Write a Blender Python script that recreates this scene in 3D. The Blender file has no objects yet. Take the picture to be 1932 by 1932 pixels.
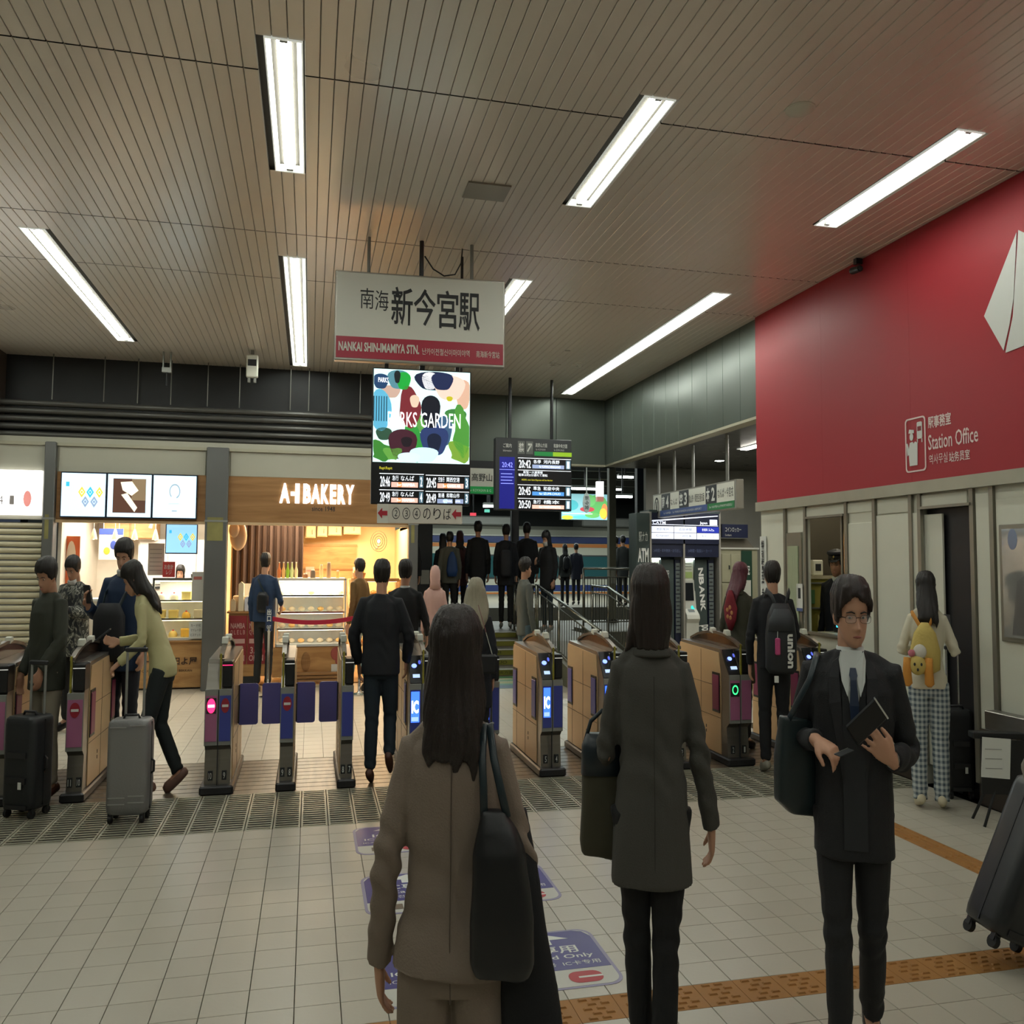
import bpy, bmesh, math, random
import numpy as np
from mathutils import Vector, Matrix
from math import pi, sin, cos, radians, tan, atan, sqrt

# ---------------------------------------------------------------- camera, world, exposure
S = bpy.context.scene
COL = S.collection
F, CXY, EYE = 1600.0, 966.0, 1.65
YAW, PITCH, ROLL = 0.233, 0.059, radians(0.33)
_f = Vector((sin(YAW) * cos(PITCH), cos(YAW) * cos(PITCH), sin(PITCH)))
_r0 = Vector((cos(YAW), -sin(YAW), 0)); _u0 = _r0.cross(_f)
_r = _r0 * cos(ROLL) + _u0 * sin(ROLL); _u = -_r0 * sin(ROLL) + _u0 * cos(ROLL)
cam = bpy.data.objects.new('camera', bpy.data.cameras.new('camera')); COL.objects.link(cam)
m = Matrix((_r, _u, -_f)).transposed().to_4x4(); m.translation = Vector((0, 0, EYE)); cam.matrix_world = m
cam.data.sensor_width = 36; cam.data.lens = 36 * F / 1932; cam.data.clip_start = .05; cam.data.clip_end = 200
S.camera = cam
w = bpy.data.worlds.new('night'); S.world = w; w.use_nodes = True
w.node_tree.nodes['Background'].inputs[0].default_value = (.02, .025, .035, 1)
w.node_tree.nodes['Background'].inputs[1].default_value = 1.0
S.view_settings.view_transform = 'Standard'; S.view_settings.look = 'None'
S.view_settings.gamma = 1; S.view_settings.use_curve_mapping = False
S.view_settings.exposure = 0.55
try:
    S.cycles.use_denoising = True; S.cycles.max_bounces = 7; S.cycles.sample_clamp_indirect = 4
    S.cycles.caustics_reflective = False; S.cycles.caustics_refractive = False
except Exception: pass

def ray(x, y): return _f + _r * ((x - CXY) / F) - _u * ((y - CXY) / F)
def at(x, y, axis, val):
    """point of the hall seen at that place on the plane axis=val"""
    d = ray(x, y); o = Vector((0, 0, EYE)); t = (val - o[axis]) / d[axis]
    return o + d * t

# ---------------------------------------------------------------- materials
def lin(h):
    if isinstance(h, str):
        h = h.lstrip('#'); c = [int(h[i:i + 2], 16) / 255 for i in (0, 2, 4)]
    else: c = [v / 255 for v in h]
    return tuple((v / 12.92 if v <= .04045 else ((v + .055) / 1.055) ** 2.4) for v in c) + (1,)
MC = {}
def M(name, col, rough=.55, metal=0., emis=0., ecol=None, var=.12, scale=6., bump=0., bscale=None, stretch=None, coat=0., alpha=1., trans=0., sheen=0.):
    if name in MC: return MC[name]
    mt = bpy.data.materials.new(name); mt.use_nodes = True; MC[name] = mt
    nt = mt.node_tree; n = nt.nodes; l = nt.links; b = n['Principled BSDF']; c = lin(col)
    b.inputs['Roughness'].default_value = rough; b.inputs['Metallic'].default_value = metal
    b.inputs['Base Color'].default_value = c
    if coat: b.inputs['Coat Weight'].default_value = coat
    if trans: b.inputs['Transmission Weight'].default_value = trans
    if alpha < 1: b.inputs['Alpha'].default_value = alpha
    if sheen: b.inputs['Sheen Weight'].default_value = sheen
    if emis:
        b.inputs['Emission Color'].default_value = lin(ecol) if ecol else c
        b.inputs['Emission Strength'].default_value = emis
    if var or bump:
        tc = n.new('ShaderNodeTexCoord'); mp = n.new('ShaderNodeMapping'); l.new(tc.outputs['Object'], mp.inputs['Vector'])
        if stretch: mp.inputs['Scale'].default_value = stretch
        nz = n.new('ShaderNodeTexNoise'); nz.inputs['Scale'].default_value = scale; nz.inputs['Detail'].default_value = 4
        l.new(mp.outputs[0], nz.inputs['Vector'])
        if var and not emis:
            mx = n.new('ShaderNodeMixRGB'); mx.blend_type = 'MIX'
            mx.inputs[1].default_value = tuple(min(1, v * (1 - var)) for v in c[:3]) + (1,)
            mx.inputs[2].default_value = tuple(min(1, v * (1 + var)) for v in c[:3]) + (1,)
            l.new(nz.outputs['Fac'], mx.inputs[0]); l.new(mx.outputs[0], b.inputs['Base Color'])
            rr = n.new('ShaderNodeMapRange'); rr.inputs['To Min'].default_value = max(.02, rough - .08); rr.inputs['To Max'].default_value = min(1, rough + .08)
            l.new(nz.outputs['Fac'], rr.inputs['Value']); l.new(rr.outputs[0], b.inputs['Roughness'])
        if bump:
            nb = n.new('ShaderNodeTexNoise'); nb.inputs['Scale'].default_value = bscale or scale * 8; nb.inputs['Detail'].default_value = 3
            l.new(mp.outputs[0], nb.inputs['Vector'])
            bp = n.new('ShaderNodeBump'); bp.inputs['Strength'].default_value = bump; bp.inputs['Distance'].default_value = .01
            l.new(nb.outputs['Fac'], bp.inputs['Height']); l.new(bp.outputs[0], b.inputs['Normal'])
    return mt
def wood(name, c1, c2, rough=.4, scale=3., stretch=(1, 1, 8)):
    mt = M(name, c1, rough, var=0); nt = mt.node_tree; n = nt.nodes; l = nt.links
    tc = n.new('ShaderNodeTexCoord'); mp = n.new('ShaderNodeMapping'); mp.inputs['Scale'].default_value = stretch
    l.new(tc.outputs['Object'], mp.inputs[0]); nz = n.new('ShaderNodeTexNoise'); nz.inputs['Scale'].default_value = scale; nz.inputs['Detail'].default_value = 6; nz.inputs['Distortion'].default_value = .8
    l.new(mp.outputs[0], nz.inputs[0]); cr = n.new('ShaderNodeValToRGB'); cr.color_ramp.elements[0].position = .35; cr.color_ramp.elements[1].position = .65
    cr.color_ramp.elements[0].color = lin(c1); cr.color_ramp.elements[1].color = lin(c2)
    l.new(nz.outputs['Fac'], cr.inputs[0]); l.new(cr.outputs[0], n['Principled BSDF'].inputs['Base Color']); return mt

# ---------------------------------------------------------------- mesh builder
class MB:
    def __init__(s): s.v = []; s.f = []; s.m = []; s.mi = 0
    def add(s, vs, fs, T=None):
        o = len(s.v)
        s.v += [tuple(T @ Vector(v)) if T is not None else tuple(v) for v in vs]
        s.f += [tuple(i + o for i in f) for f in fs]; s.m += [s.mi] * len(fs); return s
    def box(s, x0, x1, y0, y1, z0, z1, T=None):
        v = [(x, y, z) for z in (z0, z1) for y in (y0, y1) for x in (x0, x1)]
        return s.add(v, [(0, 2, 3, 1), (4, 5, 7, 6), (0, 1, 5, 4), (2, 6, 7, 3), (0, 4, 6, 2), (1, 3, 7, 5)], T)
    def chbox(s, x0, x1, y0, y1, z0, z1, c=.01, T=None):
        """box with chamfered top/bottom and vertical edges"""
        rs = []
        for z, i in ((z0, c), (z0 + c, 0), (z1 - c, 0), (z1, c)):
            k = c
            rs.append([(x0 + i + k, y0 + i, z), (x1 - i - k, y0 + i, z), (x1 - i, y0 + i + k, z), (x1 - i, y1 - i - k, z), (x1 - i - k, y1 - i, z), (x0 + i + k, y1 - i, z), (x0 + i, y1 - i - k, z), (x0 + i, y0 + i + k, z)])
        return s.rings(rs, T)
    def rings(s, rs, T=None, caps=True, close=True):
        n = len(rs[0]); vs = [p for r in rs for p in r]; fs = []
        for i in range(len(rs) - 1):
            for j in range(n if close else n - 1):
                a = i * n + j; b = i * n + (j + 1) % n; fs.append((a, b, b + n, a + n))
        if caps: fs.append(tuple(range(n))[::-1]); fs.append(tuple(range((len(rs) - 1) * n, len(rs) * n)))
        return s.add(vs, fs, T)
    def cyl(s, p0, p1, r0, r1=None, n=10, T=None, caps=True):
        return s.tube([p0, p1], [r0, r0 if r1 is None else r1], n, T, caps)
    def tube(s, pts, rad, n=8, T=None, caps=True):
        pts = [Vector(p) for p in pts]; rs = []
        if not hasattr(rad, '__len__'): rad = [rad] * len(pts)
        ref = None
        for i, p in enumerate(pts):
            t = (pts[min(i + 1, len(pts) - 1)] - pts[max(i - 1, 0)]).normalized()
            if ref is None: ref = Vector((0, 0, 1)) if abs(t.z) < .9 else Vector((1, 0, 0))
            a = t.cross(ref).normalized(); b = a.cross(t).normalized(); ref = b
            r = rad[i]; rx, ry = r if hasattr(r, '__len__') else (r, r)
            rs.append([p + a * cos(2 * pi * k / n) * rx + b * sin(2 * pi * k / n) * ry for k in range(n)])
        return s.rings(rs, T, caps)
    def ell(s, c, r, n=12, m=8, T=None):
        rs = []
        for i in range(m + 1):
            t = pi * (i if 0 < i < m else (.02 if i == 0 else m - .02)) / m
            rs.append([(c[0] + r[0] * sin(t) * cos(2 * pi * k / n), c[1] + r[1] * sin(t) * sin(2 * pi * k / n), c[2] - r[2] * cos(t)) for k in range(n)])
        return s.rings(rs, T)
    def lathe(s, prof, c=(0, 0, 0), n=14, T=None):
        return s.rings([[(c[0] + r * cos(2 * pi * k / n), c[1] + r * sin(2 * pi * k / n), c[2] + z) for k in range(n)] for r, z in prof], T)
    def prism(s, poly, axis, a, b, T=None):
        """polygon in the two other axes, extruded along axis"""
        def P(u, v, w): return (w, u, v) if axis == 0 else ((u, w, v) if axis == 1 else (u, v, w))
        n = len(poly); vs = [P(u, v, a) for u, v in poly] + [P(u, v, b) for u, v in poly]
        fs = [tuple(range(n))[::-1], tuple(range(n, 2 * n))] + [(i, (i + 1) % n, (i + 1) % n + n, i + n) for i in range(n)]
        return s.add(vs, fs, T)
    def mesh(s, name, mats, smooth=False, fix=True):
        me = bpy.data.meshes.new(name); me.from_pydata(s.v, [], s.f)
        for x in (mats if isinstance(mats, (list, tuple)) else [mats]): me.materials.append(x)
        if any(s.m): me.polygons.foreach_set('material_index', s.m)
        if fix:
            bm = bmesh.new(); bm.from_mesh(me); bmesh.ops.recalc_face_normals(bm, faces=bm.faces); bm.to_mesh(me); bm.free()
        if smooth: me.shade_smooth() if smooth is True else me.set_sharp_from_angle(angle=radians(smooth))
        me.update(); return me
    def build(s, name, mats, parent=None, bevel=0, smooth=False, org=None):
        """org: verts are world coordinates, parent stands at org"""
        if org is not None: s.v = [tuple(Vector(v) - Vector(org)) for v in s.v]
        o = bpy.data.objects.new(name, s.mesh(name, mats, smooth)); COL.objects.link(o)
        if parent is not None: o.parent = parent
        if bevel:
            bm = bmesh.new(); bm.from_mesh(o.data); bmesh.ops.bevel(bm, geom=[e for e in bm.edges if e.calc_face_angle(0) > .5], offset=bevel, segments=1, affect='EDGES'); bm.to_mesh(o.data); bm.free()
        return o
def B(*a): return MB().box(*a)
def tag(o, label=None, cat=None, group=None, kind=None):
    if label: o['label'] = label
    if cat: o['category'] = cat
    if group: o['group'] = group
    if kind: o['kind'] = kind
    return o
def thing(name, label, cat, loc=(0, 0, 0), rz=0, group=None):
    o = bpy.data.objects.new(name, None); COL.objects.link(o); o.location = loc; o.rotation_euler = (0, 0, rz); o.empty_display_size = .1
    return tag(o, label, cat, group)
def struct(o): o['kind'] = 'structure'; return o
def link_copy(o, parent=None, loc=None, name=None):
    c = o.copy(); COL.objects.link(c); c.parent = parent
    if loc is not None: c.location = loc
    return c
def copy_tree(o, parent=None):
    c = link_copy(o, parent)
    for ch in list(o.children): copy_tree(ch, c)
    return c
def RX(a): return Matrix.Rotation(a, 4, 'X')
def RY(a): return Matrix.Rotation(a, 4, 'Y')
def RZ(a): return Matrix.Rotation(a, 4, 'Z')
def TR(*a): return Matrix.Translation(a)

# ---------------------------------------------------------------- lettering
def text(body, loc, w, h, mat, parent, xd=(1, 0, 0), up=(0, 0, 1), bold=.0, name='lettering', ext=.0015, shear=0, res=2, line=1.0):
    """flat print; loc = centre of the box w x h the letters fill"""
    cu = bpy.data.curves.new(name, 'FONT'); cu.body = body; cu.size = 1; cu.offset = bold; cu.extrude = 0; cu.resolution_u = res; cu.shear = shear; cu.space_line = line
    if '\n' in body: cu.align_x = 'CENTER'
    t = bpy.data.objects.new(name, cu); COL.objects.link(t)
    dg = bpy.context.evaluated_depsgraph_get(); me = bpy.data.meshes.new_from_object(t.evaluated_get(dg))
    bpy.data.objects.remove(t); bpy.data.curves.remove(cu)
    n = len(me.vertices)
    if n == 0: return None
    co = np.empty(n * 3); me.vertices.foreach_get('co', co); co = co.reshape(-1, 3)
    lo, hi = co.min(0), co.max(0); c = (lo + hi) / 2; sz = np.maximum(hi - lo, 1e-6)
    X = Vector(xd).normalized(); U = Vector(up).normalized(); N = X.cross(U)
    u = (co[:, 0] - c[0]) / sz[0] * w; v = (co[:, 1] - c[1]) / sz[1] * h
    p = np.outer(u, X) + np.outer(v, U) + np.array(Vector(loc) + N * ext)
    if parent is not None and getattr(text, 'world', False): p -= np.array(parent.matrix_world_cache)
    me.vertices.foreach_set('co', p.ravel()); me.materials.clear(); me.materials.append(mat); me.update(); me.name = name
    o = bpy.data.objects.new(name, me); COL.objects.link(o)
    if parent is not None: o.parent = parent
    return o
def panel(name, x0, x1, z0, z1, y, mat, parent, t=.004): return B(x0, x1, y - t, y, z0, z1).build(name, mat, parent)

# shared materials
white_l = M('lamp_tube', 'ffffff', .5, emis=26, ecol=(247, 252, 243), var=0)
ink = M('black_ink', '26282a', .6, var=0); inkw = M('white_ink', 'd8dad4', .6, var=0); red_ink = M('red_ink', 'b02838', .6, var=0)
steel = M('brushed_steel', '8f8b84', .32, .85, var=.15, scale=3, stretch=(1, 1, 12)); darkst = M('dark_steel', '3a3a3c', .4, .6)
black = M('black_plastic', '17181a', .4, var=.1); chrome = M('chrome', 'd5d7d8', .12, 1, var=0); rubber = M('rubber', '101112', .7)
grey_paint = M('grey_paint', '8b8d88', .45, .2); offwhite = M('offwhite_panel', 'd6d6c8', .5)
# ================================================================= ROOM SHELL
CE, XR, XL, YF = 4.24, 4.56, -4.6, 11.5      # ceiling, right wall, left wall, shop front
TS, TX, TY = .1682, -.026, 3.0
tile_m = M('floor_tile', 'b5afa0', .33, var=.05, scale=1.7, bump=.04, bscale=60)
tile_m2 = M('floor_tile_worn', 'b0aa9b', .36, var=.05, scale=1.7)
ground = M('grout_dark', '131211', .9)
floor = struct(B(XL, 9, -2.5, 12.05, -.14, -.06).build('floor', ground))
def tile_mesh(sx, sy, mat, gap=.0014):
    g = gap; c = .0012
    return MB().rings([[(g, g, -.06), (sx - g, g, -.06), (sx - g, sy - g, -.06), (g, sy - g, -.06)], [(g, g, -c), (sx - g, g, -c), (sx - g, sy - g, -c), (g, sy - g, -c)],
                       [(g + c, g + c, 0), (sx - g - c, g + c, 0), (sx - g - c, sy - g - c, 0), (g + c, sy - g - c, 0)]]).mesh('tile', mat)
me_t = [tile_mesh(TS, TS, tile_m), tile_mesh(TS, TS, tile_m2)]
rnd = random.Random(4)
GR0, GR1 = TY + 15 * TS, TY + 15 * TS + .86       # grating band 5.52 .. 6.38
tact_row = TY; tact_col = TX + 21 * TS
cells = []
for j in range(-33, 15):
    for i in range(-27, 28):
        x, y = TX + i * TS, TY + j * TS
        if x + TS > XR + .02 and y < 9: continue
        if j == 0: continue
        if i == 21 and j > 0: continue
        p = Vector((x + .08 - 0, y + .08 - 0, -EYE)); z = p.dot(_f)
        vis = z > .3 and abs(p.dot(_r) / z) < .62 and abs(p.dot(_u) / z) < .64
        cells.append((0 if vis else 1, p.length, x, y))
cells.sort(); stuff = MB()
for k, (nv, d, x, y) in enumerate(cells):
    if nv == 0 and k < 300:
        o = bpy.data.objects.new('tile', me_t[0 if rnd.random() < .8 else 1]); COL.objects.link(o); o.parent = floor; o.location = (x, y, 0)
    else: stuff.box(x + .0014, x + TS - .0014, y + .0014, y + TS - .0014, -.06, 0)
for j in range(0, 27):
    for i in range(-27, 54):
        x, y = TX + i * TS, 7.42 + j * TS
        if x > 4.3 and y < 8.0 or (1.9 < x < 4.45 and y > 11.75): continue
        if y + TS > 11.95: continue
        stuff.box(x + .0014, x + TS - .0014, y + .0014, y + TS - .0014, -.06, 0)
o = stuff.build('tile', tile_m, floor); o['kind'] = 'stuff'
# gratings
gm = M('grating_metal', 'aaa795', .45, .3, var=.12, scale=9)
g = MB(); gl = GR1 - GR0
g.box(.003, .014, .003, gl - .003, -.03, 0); g.box(TS - .014, TS - .003, .003, gl - .003, -.03, 0); g.box(.014, TS - .014, .003, .02, -.03, 0); g.box(.014, TS - .014, gl - .02, gl - .003, -.03, 0)
nb = 17
for k in range(nb):
    y = .026 + (gl - .05) * (k + .5) / nb; g.box(.014, TS - .014, y - .0085, y + .0085, -.006, -.001)
gme = g.mesh('grate_panel', gm)
for i in range(-26, 27):
    o = bpy.data.objects.new('grate_panel', gme); COL.objects.link(o); o.parent = floor; o.location = (TX + i * TS, GR0, 0)
# dark planks under the gates
pm = wood('gate_plank', '4a423a', '6b5d4d', .3, 2, (8, 1, 1))
nn = 9; pw = (7.42 - GR1) / nn
for k in range(nn): MB().chbox(XL, XR - .01, GR1 + k * pw + .003, GR1 + (k + 1) * pw - .003, -.05, -.002, .003).build('floor_plank', pm, floor)
# tactile strips
tm = M('tactile_ochre', '9a6a30', .6, var=.15, scale=12)
t = MB().box(.001, TS - .001, .001, TS - .001, -.06, -.0005)
for a in range(3):
    for b in range(5):
        x = .03 + a * .052 + (.026 if b % 2 else 0); y = .018 + b * .033
        if x + .036 > TS: continue
        t.rings([[(x, y - .008, -.001), (x + .036, y - .008, -.001), (x + .036, y + .008, -.001), (x, y + .008, -.001)], [(x + .005, y - .004, .005), (x + .031, y - .004, .005), (x + .031, y + .004, .005), (x + .005, y + .004, .005)]])
tme = t.mesh('tactile_tile', tm)
for i in range(-27, 28):
    if TX + i * TS + TS < XR: o = bpy.data.objects.new('tactile_tile', tme); COL.objects.link(o); o.parent = floor; o.location = (TX + i * TS, TY, 0)
t2 = MB().box(.001, TS - .001, .001, TS - .001, -.06, -.0005)
for a in range(4):
    x = .021 + a * .042
    t2.rings([[(x - .009, .012, -.001), (x + .009, .012, -.001), (x + .009, .156, -.001), (x - .009, .156, -.001)], [(x - .005, .017, .005), (x + .005, .017, .005), (x + .005, .151, .005), (x - .005, .151, .005)]])
tme2 = t2.mesh('tactile_tile', tm)
for j in range(1, 15): o = bpy.data.objects.new('tactile_tile', tme2); COL.objects.link(o); o.parent = floor; o.location = (tact_col, TY + j * TS, 0)
# floor decals
pur = M('decal_purple', '3a3478', .35, var=.1); lil = M('decal_lilac', '8a84a0', .4); dwh = M('decal_white', 'bdbcb2', .4)
def rrect(x0, x1, y0, y1, r, n=5):
    P = []
    for cx, cy, a in ((x1 - r, y0 + r, -pi / 2), (x1 - r, y1 - r, 0), (x0 + r, y1 - r, pi / 2), (x0 + r, y0 + r, pi)):
        P += [(cx + r * cos(a + pi / 2 * k / n), cy + r * sin(a + pi / 2 * k / n)) for k in range(n + 1)]
    return P
def decal(x0, x1, y0, y1, label):
    t = thing('floor_decal', label, 'floor sticker', (x0, y0, 0)); W, D = x1 - x0, y1 - y0
    MB().prism(rrect(0, W, 0, D, .07), 2, .0003, .0015).build('sticker_border', lil, t)
    MB().prism(rrect(.014, W - .014, .014, D - .014, .06), 2, .0016, .0022).build('white_field', dwh, t)
    MB().prism([(.015, .15)] + [(W - .015, .15)] + [(W - .015, D - .08), (W - .04, D - .03), (W - .08, D - .015), (.08, D - .015), (.04, D - .03), (.015, D - .08)], 2, .0023, .0028).build('purple_field', pur, t)
    c = W / 2
    MB().prism([(c - .035, D * .74), (c + .035, D * .74), (c + .035, D * .83), (c + .12, D * .83), (c, D * .96), (c - .12, D * .83), (c - .035, D * .83)], 2, .0029, .0033).build('arrow', inkw, t)
    kw = dict(xd=(1, 0, 0), up=(0, 1, 0), ext=0)
    text('IC専用', (c, D * .64, .0034), .26, .07, inkw, t, bold=.015, **kw); text('IC Card Only', (c, D * .5, .0034), .36, .045, inkw, t, bold=.012, **kw)
    text('IC카드전용  IC卡专用', (c, D * .39, .0034), .38, .035, inkw, t, **kw)
    MB().prism(rrect(c + .02, c + .16, .035, .125, .04), 2, .0029, .0033).build('red_ticket_mark', M('decal_red', 'a83238', .5), t)
    B(c + .06, c + .16, .072, .085, .0034, .0037).build('ticket_slot', inkw, t); MB().box(c - .15, c - .06, .05, .11, .0029, .0033).build('ticket_mark', M('decal_brown', '6b5a48', .6), t)
decal(.285, .765, 4.93, 5.43, 'purple IC card only floor sticker nearest the gratings')
decal(.285, .765, 4.09, 4.6, 'purple floor sticker left of the brown-suited woman, middle row')
decal(.775, 1.25, 4.09, 4.6, 'purple floor sticker between the two women in jackets, farther one')
decal(.285, .765, 3.24, 3.75, 'purple floor sticker by the brown-suited woman\'s lowered hand')
decal(.775, 1.25, 3.24, 3.75, 'purple IC card only floor sticker nearest the ochre tactile strip')

# ceiling
cm = M('ceiling_metal', 'e0d8cc', .3, .2, var=.03, scale=.6, bump=.03, bscale=5)
nt = cm.node_tree
ceil_ = struct(B(XL, XR + .02, -2.5, 12.8, CE + .03, CE + .09).build('ceiling', M('ceiling_void', '4a453e', .9)))
SW = .0785; lamps = []
for x, yy in ((-.18, ((-2.1, -.6), (1.1, 2.6), (4.22, 5.71), (7.34, 11.5))), (1.85, ((-2.1, -.6), (1.1, 2.6), (4.27, 5.76), (7.42, 8.9), (9.0, 11.0))), (3.8, ((-2.1, -.6), (1.1, 2.6), (4.16, 5.65), (7.32, 12.4))), (-2.17, ((-2.1, -.6), (1.1, 2.6), (4.2, 5.7), (7.19, 10.7))), (-3.9, ((4.2, 5.7), (7.3, 10.6)))):  # lamps behind the camera are unseen, added to light the near figures' backs
    for a, b in yy: lamps.append((x, a, b))
LW = .095
def slat_profile(y0, y1, w):
    g = .0016; r = .003
    return [[(g, y, .03), (g, y, r), (g + r, y, 0), (w - g - r, y, 0), (w - g, y, r), (w - g, y, .03)] for y in (y0, y1)]
joints = [-2.5, 1.4, 4.53, 6.82, 7.94, 12.8]
sl = []
i0 = int(XL / SW)
for i in range(i0, int(XR / SW) + 1):
    x = i * SW
    if x < XL: continue
    wdt = min(SW, XR - x)
    if wdt < .02: continue
    for a, b in zip(joints[:-1], joints[1:]):
        segs = [(a + .006, b - .006)]
        for lx, l0, l1 in lamps:
            if x + SW > lx - LW and x < lx + LW:
                ns = []
                for s0, s1 in segs:
                    if l1 <= s0 or l0 >= s1: ns.append((s0, s1)); continue
                    if s0 < l0: ns.append((s0, l0))
                    if s1 > l1: ns.append((l1, s1))
                segs = ns
        for s0, s1 in segs:
            if s1 - s0 < .02: continue
            p = Vector((x, (s0 + min(s1, s0 + 2)) / 2, CE - EYE)); z = p.dot(_f); vis = z > .2 and abs(p.dot(_r) / z) < .75 and p.dot(_u) / z < .95
            sl.append((0 if vis else 1, p.length, x, s0, s1, wdt))
sl.sort(); cs = MB(); cache = {}
for k, (nv, d, x, s0, s1, wd) in enumerate(sl):
    if nv == 0 and k < 300:
        key = (round(s1 - s0, 3), round(wd, 3))
        if key not in cache: cache[key] = MB().rings(slat_profile(0, s1 - s0, wd), close=False, caps=False).mesh('ceiling_slat', cm, fix=False)
        o = bpy.data.objects.new('ceiling_slat', cache[key]); COL.objects.link(o); o.parent = ceil_; o.location = (x, s0, CE)
    else: cs.rings(slat_profile(s0, s1, wd), TR(x, 0, CE), close=False, caps=False)
o = cs.build('ceiling_slat', cm, ceil_); o['kind'] = 'stuff'
# light fittings
tro = M('lamp_reflector', 'e8e6da', .3, .1, var=0, emis=.25, ecol=(246, 252, 243)); diff = M('lamp_diffuser', 'ffffff', .4, emis=24, ecol=(246, 252, 243), var=0)
names = {}
for x, a, b in lamps:
    side = {-.18: 'row left of the station sign', 1.85: 'row right of the station sign', 3.8: 'row nearest the red wall', -2.17: 'leftmost visible row', -3.9: 'row beyond the left edge'}[x]
    near = 'hindmost, added out of view,' if a < 0 else 'first' if a < 2 else ('second' if a < 6 else ('farthest' if (x == 1.85 and a > 8.95) else 'third'))
    t = thing('ceiling_light', f'white recessed strip light, {near} along the {side}', 'ceiling light', (x, a, CE), 0, 'recessed ceiling lights')
    L = b - a
    MB().rings([[(-LW, 0, 0), (LW, 0, 0), (LW, L, 0), (-LW, L, 0)], [(-LW, 0, -.006), (LW, 0, -.006), (LW, L, -.006), (-LW, L, -.006)], [(-LW + .008, .012, -.006), (LW - .008, .012, -.006), (LW - .008, L - .012, -.006), (-LW + .008, L - .012, -.006)],
                [(-.045, .06, .06), (.045, .06, .06), (.045, L - .06, .06), (-.045, L - .06, .06)]], caps=False).build('reflector', tro, t)
    B(-.045, .045, .05, L - .05, .058, .066).build('housing', tro, t)
    nseg = max(1, round(L / 1.45))
    for q in range(nseg):
        y0 = .04 + (L - .08) * q / nseg; y1 = .04 + (L - .08) * (q + 1) / nseg - .015
        MB().tube([(0, y0, .025), (0, y0 + .02, .025), (0, y1 - .02, .025), (0, y1, .025)], [(.03, .02), (.036, .026), (.036, .026), (.03, .02)], 12).build('tube_lamp', diff, t, smooth=True)
    MB().box(-.02, .02, .005, .04, .0, .05).box(-.02, .02, L - .04, L - .005, .0, .05).build('end_holder', grey_paint, t)
t = thing('smoke_detector', 'round white smoke detector on the ceiling between two lights', 'smoke detector', (2.67, 4.19, CE)); MB().lathe([(.075, 0), (.075, -.008), (.06, -.02), (.03, -.03), (.001, -.03)]).build('dome', offwhite, t, smooth=40); MB().lathe([(.085, 0.002), (.085, -.005), (.07, -.008), (.001, -.008)]).build('base_ring', offwhite, t)
struct(B(1.0, 1.3, 5.55, 5.8, CE - .012, CE).build('ceiling_hatch', M('hatch', '9a958a', .35, .5), ceil_))['kind'] = 'structure'
# walls of the hall
wl = M('wall_grey', '8c8c82', .5)
struct(B(XL - .1, XL, -2.5, 12.1, 0, CE + .1).build('wall_left', wl)); struct(B(XL, XR, -2.6, -2.5, 0, CE + .1).build('wall_back', wl))
# bulkhead over platform stairs and alcove
bk = M('bulkhead_metal', '5c645c', .34, .35, var=.05, scale=1.5)
bh = struct(B(1.3, XR + .12, 12.75, 12.85, 3.2, CE + .03).build('wall_bulkhead', bk))
for k in range(4): x0 = 1.3 + k * .81; MB().chbox(x0 + .003, x0 + .807, 12.735, 12.76, 3.2, CE, .003).build('metal_panel', bk, bh)
bh2 = struct(B(XR, XR + .12, 7.96, 12.85, 3.2, CE + .03).build('wall_alcove_bulkhead', bk))
for k in range(12): y0 = 7.97 + k * .4; MB().chbox(XR - .014, XR + .005, y0 + .002, y0 + .398, 3.2, CE, .003).build('metal_panel', bk, bh2)
struct(MB().box(XR - .02, XR + .14, 7.96, 12.87, 3.17, 3.2).box(1.3, XR + .14, 12.72, 12.87, 3.17, 3.2).build('trim_1', M('cream_trim', 'a9a590', .5)))

# right wall, lower part
pan = M('wall_panel_white', 'd6d6c6', .42, var=.04); fr = M('aluminium_frame', '8a867a', .38, .5)
red_m = M('red_panel', 'a02a33', .48, .0, var=.04, scale=1, coat=.0); red_m.node_tree.nodes['Principled BSDF'].inputs['Specular IOR Level'].default_value = .35
WR = struct(MB().box(XR, XR + .12, -2.5, 5.07, 0, 2.25).box(XR, XR + .12, 5.6, 6.3, 0, 2.25).box(XR, XR + .03, 6.3, 6.53, 0, 2.25).box(XR, XR + .12, 5.07, 5.6, 2.08, 2.25).box(XR, XR + .03, 6.53, 7.14, 2.08, 2.25).box(XR, XR + .03, 6.53, 7.14, 0, 1.02).box(XR, XR + .03, 7.14, 7.3, 0, 2.25).box(XR, XR + .12, 7.3, 7.98, 0, 2.25)
            .box(XR, XR + .12, -2.5, 7.98, 2.25, CE + .03).build('wall_right', pan))
for k in range(9):
    y1 = 7.98 - k * 1.17; y0 = max(-2.5, y1 - 1.17); MB().box(XR - .045, XR - .001, y0 + .0007, y1 - .0007, 2.285, CE - .002).build('red_panel', red_m, WR)
B(XR - .06, XR - .001, -2.5, 7.99, 2.19, 2.283).build('wall_ledge', M('ledge', 'a8a594', .4, .2), WR)
for (y0, y1, z0, z1) in ((5.62, 6.12, .2, 2.05), (6.16, 6.5, .2, 2.0), (5.12, 5.6, 2.09, 2.18), (5.72, 6.1, 2.06, 2.18), (6.14, 7.18, 2.09, 2.18), (4.92, 5.04, .2, 2.15), (4.37, 4.86, .16, 2.1), (3.3, 4.33, .16, 2.15), (2.2, 3.26, .16, 2.15), (1.1, 2.16, .16, 2.15), (7.54, 7.96, .2, 2.15)):
    MB().chbox(XR - .012, XR - .001, y0, y1, z0, z1, .003).build('wall_panel', pan, WR)
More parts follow.
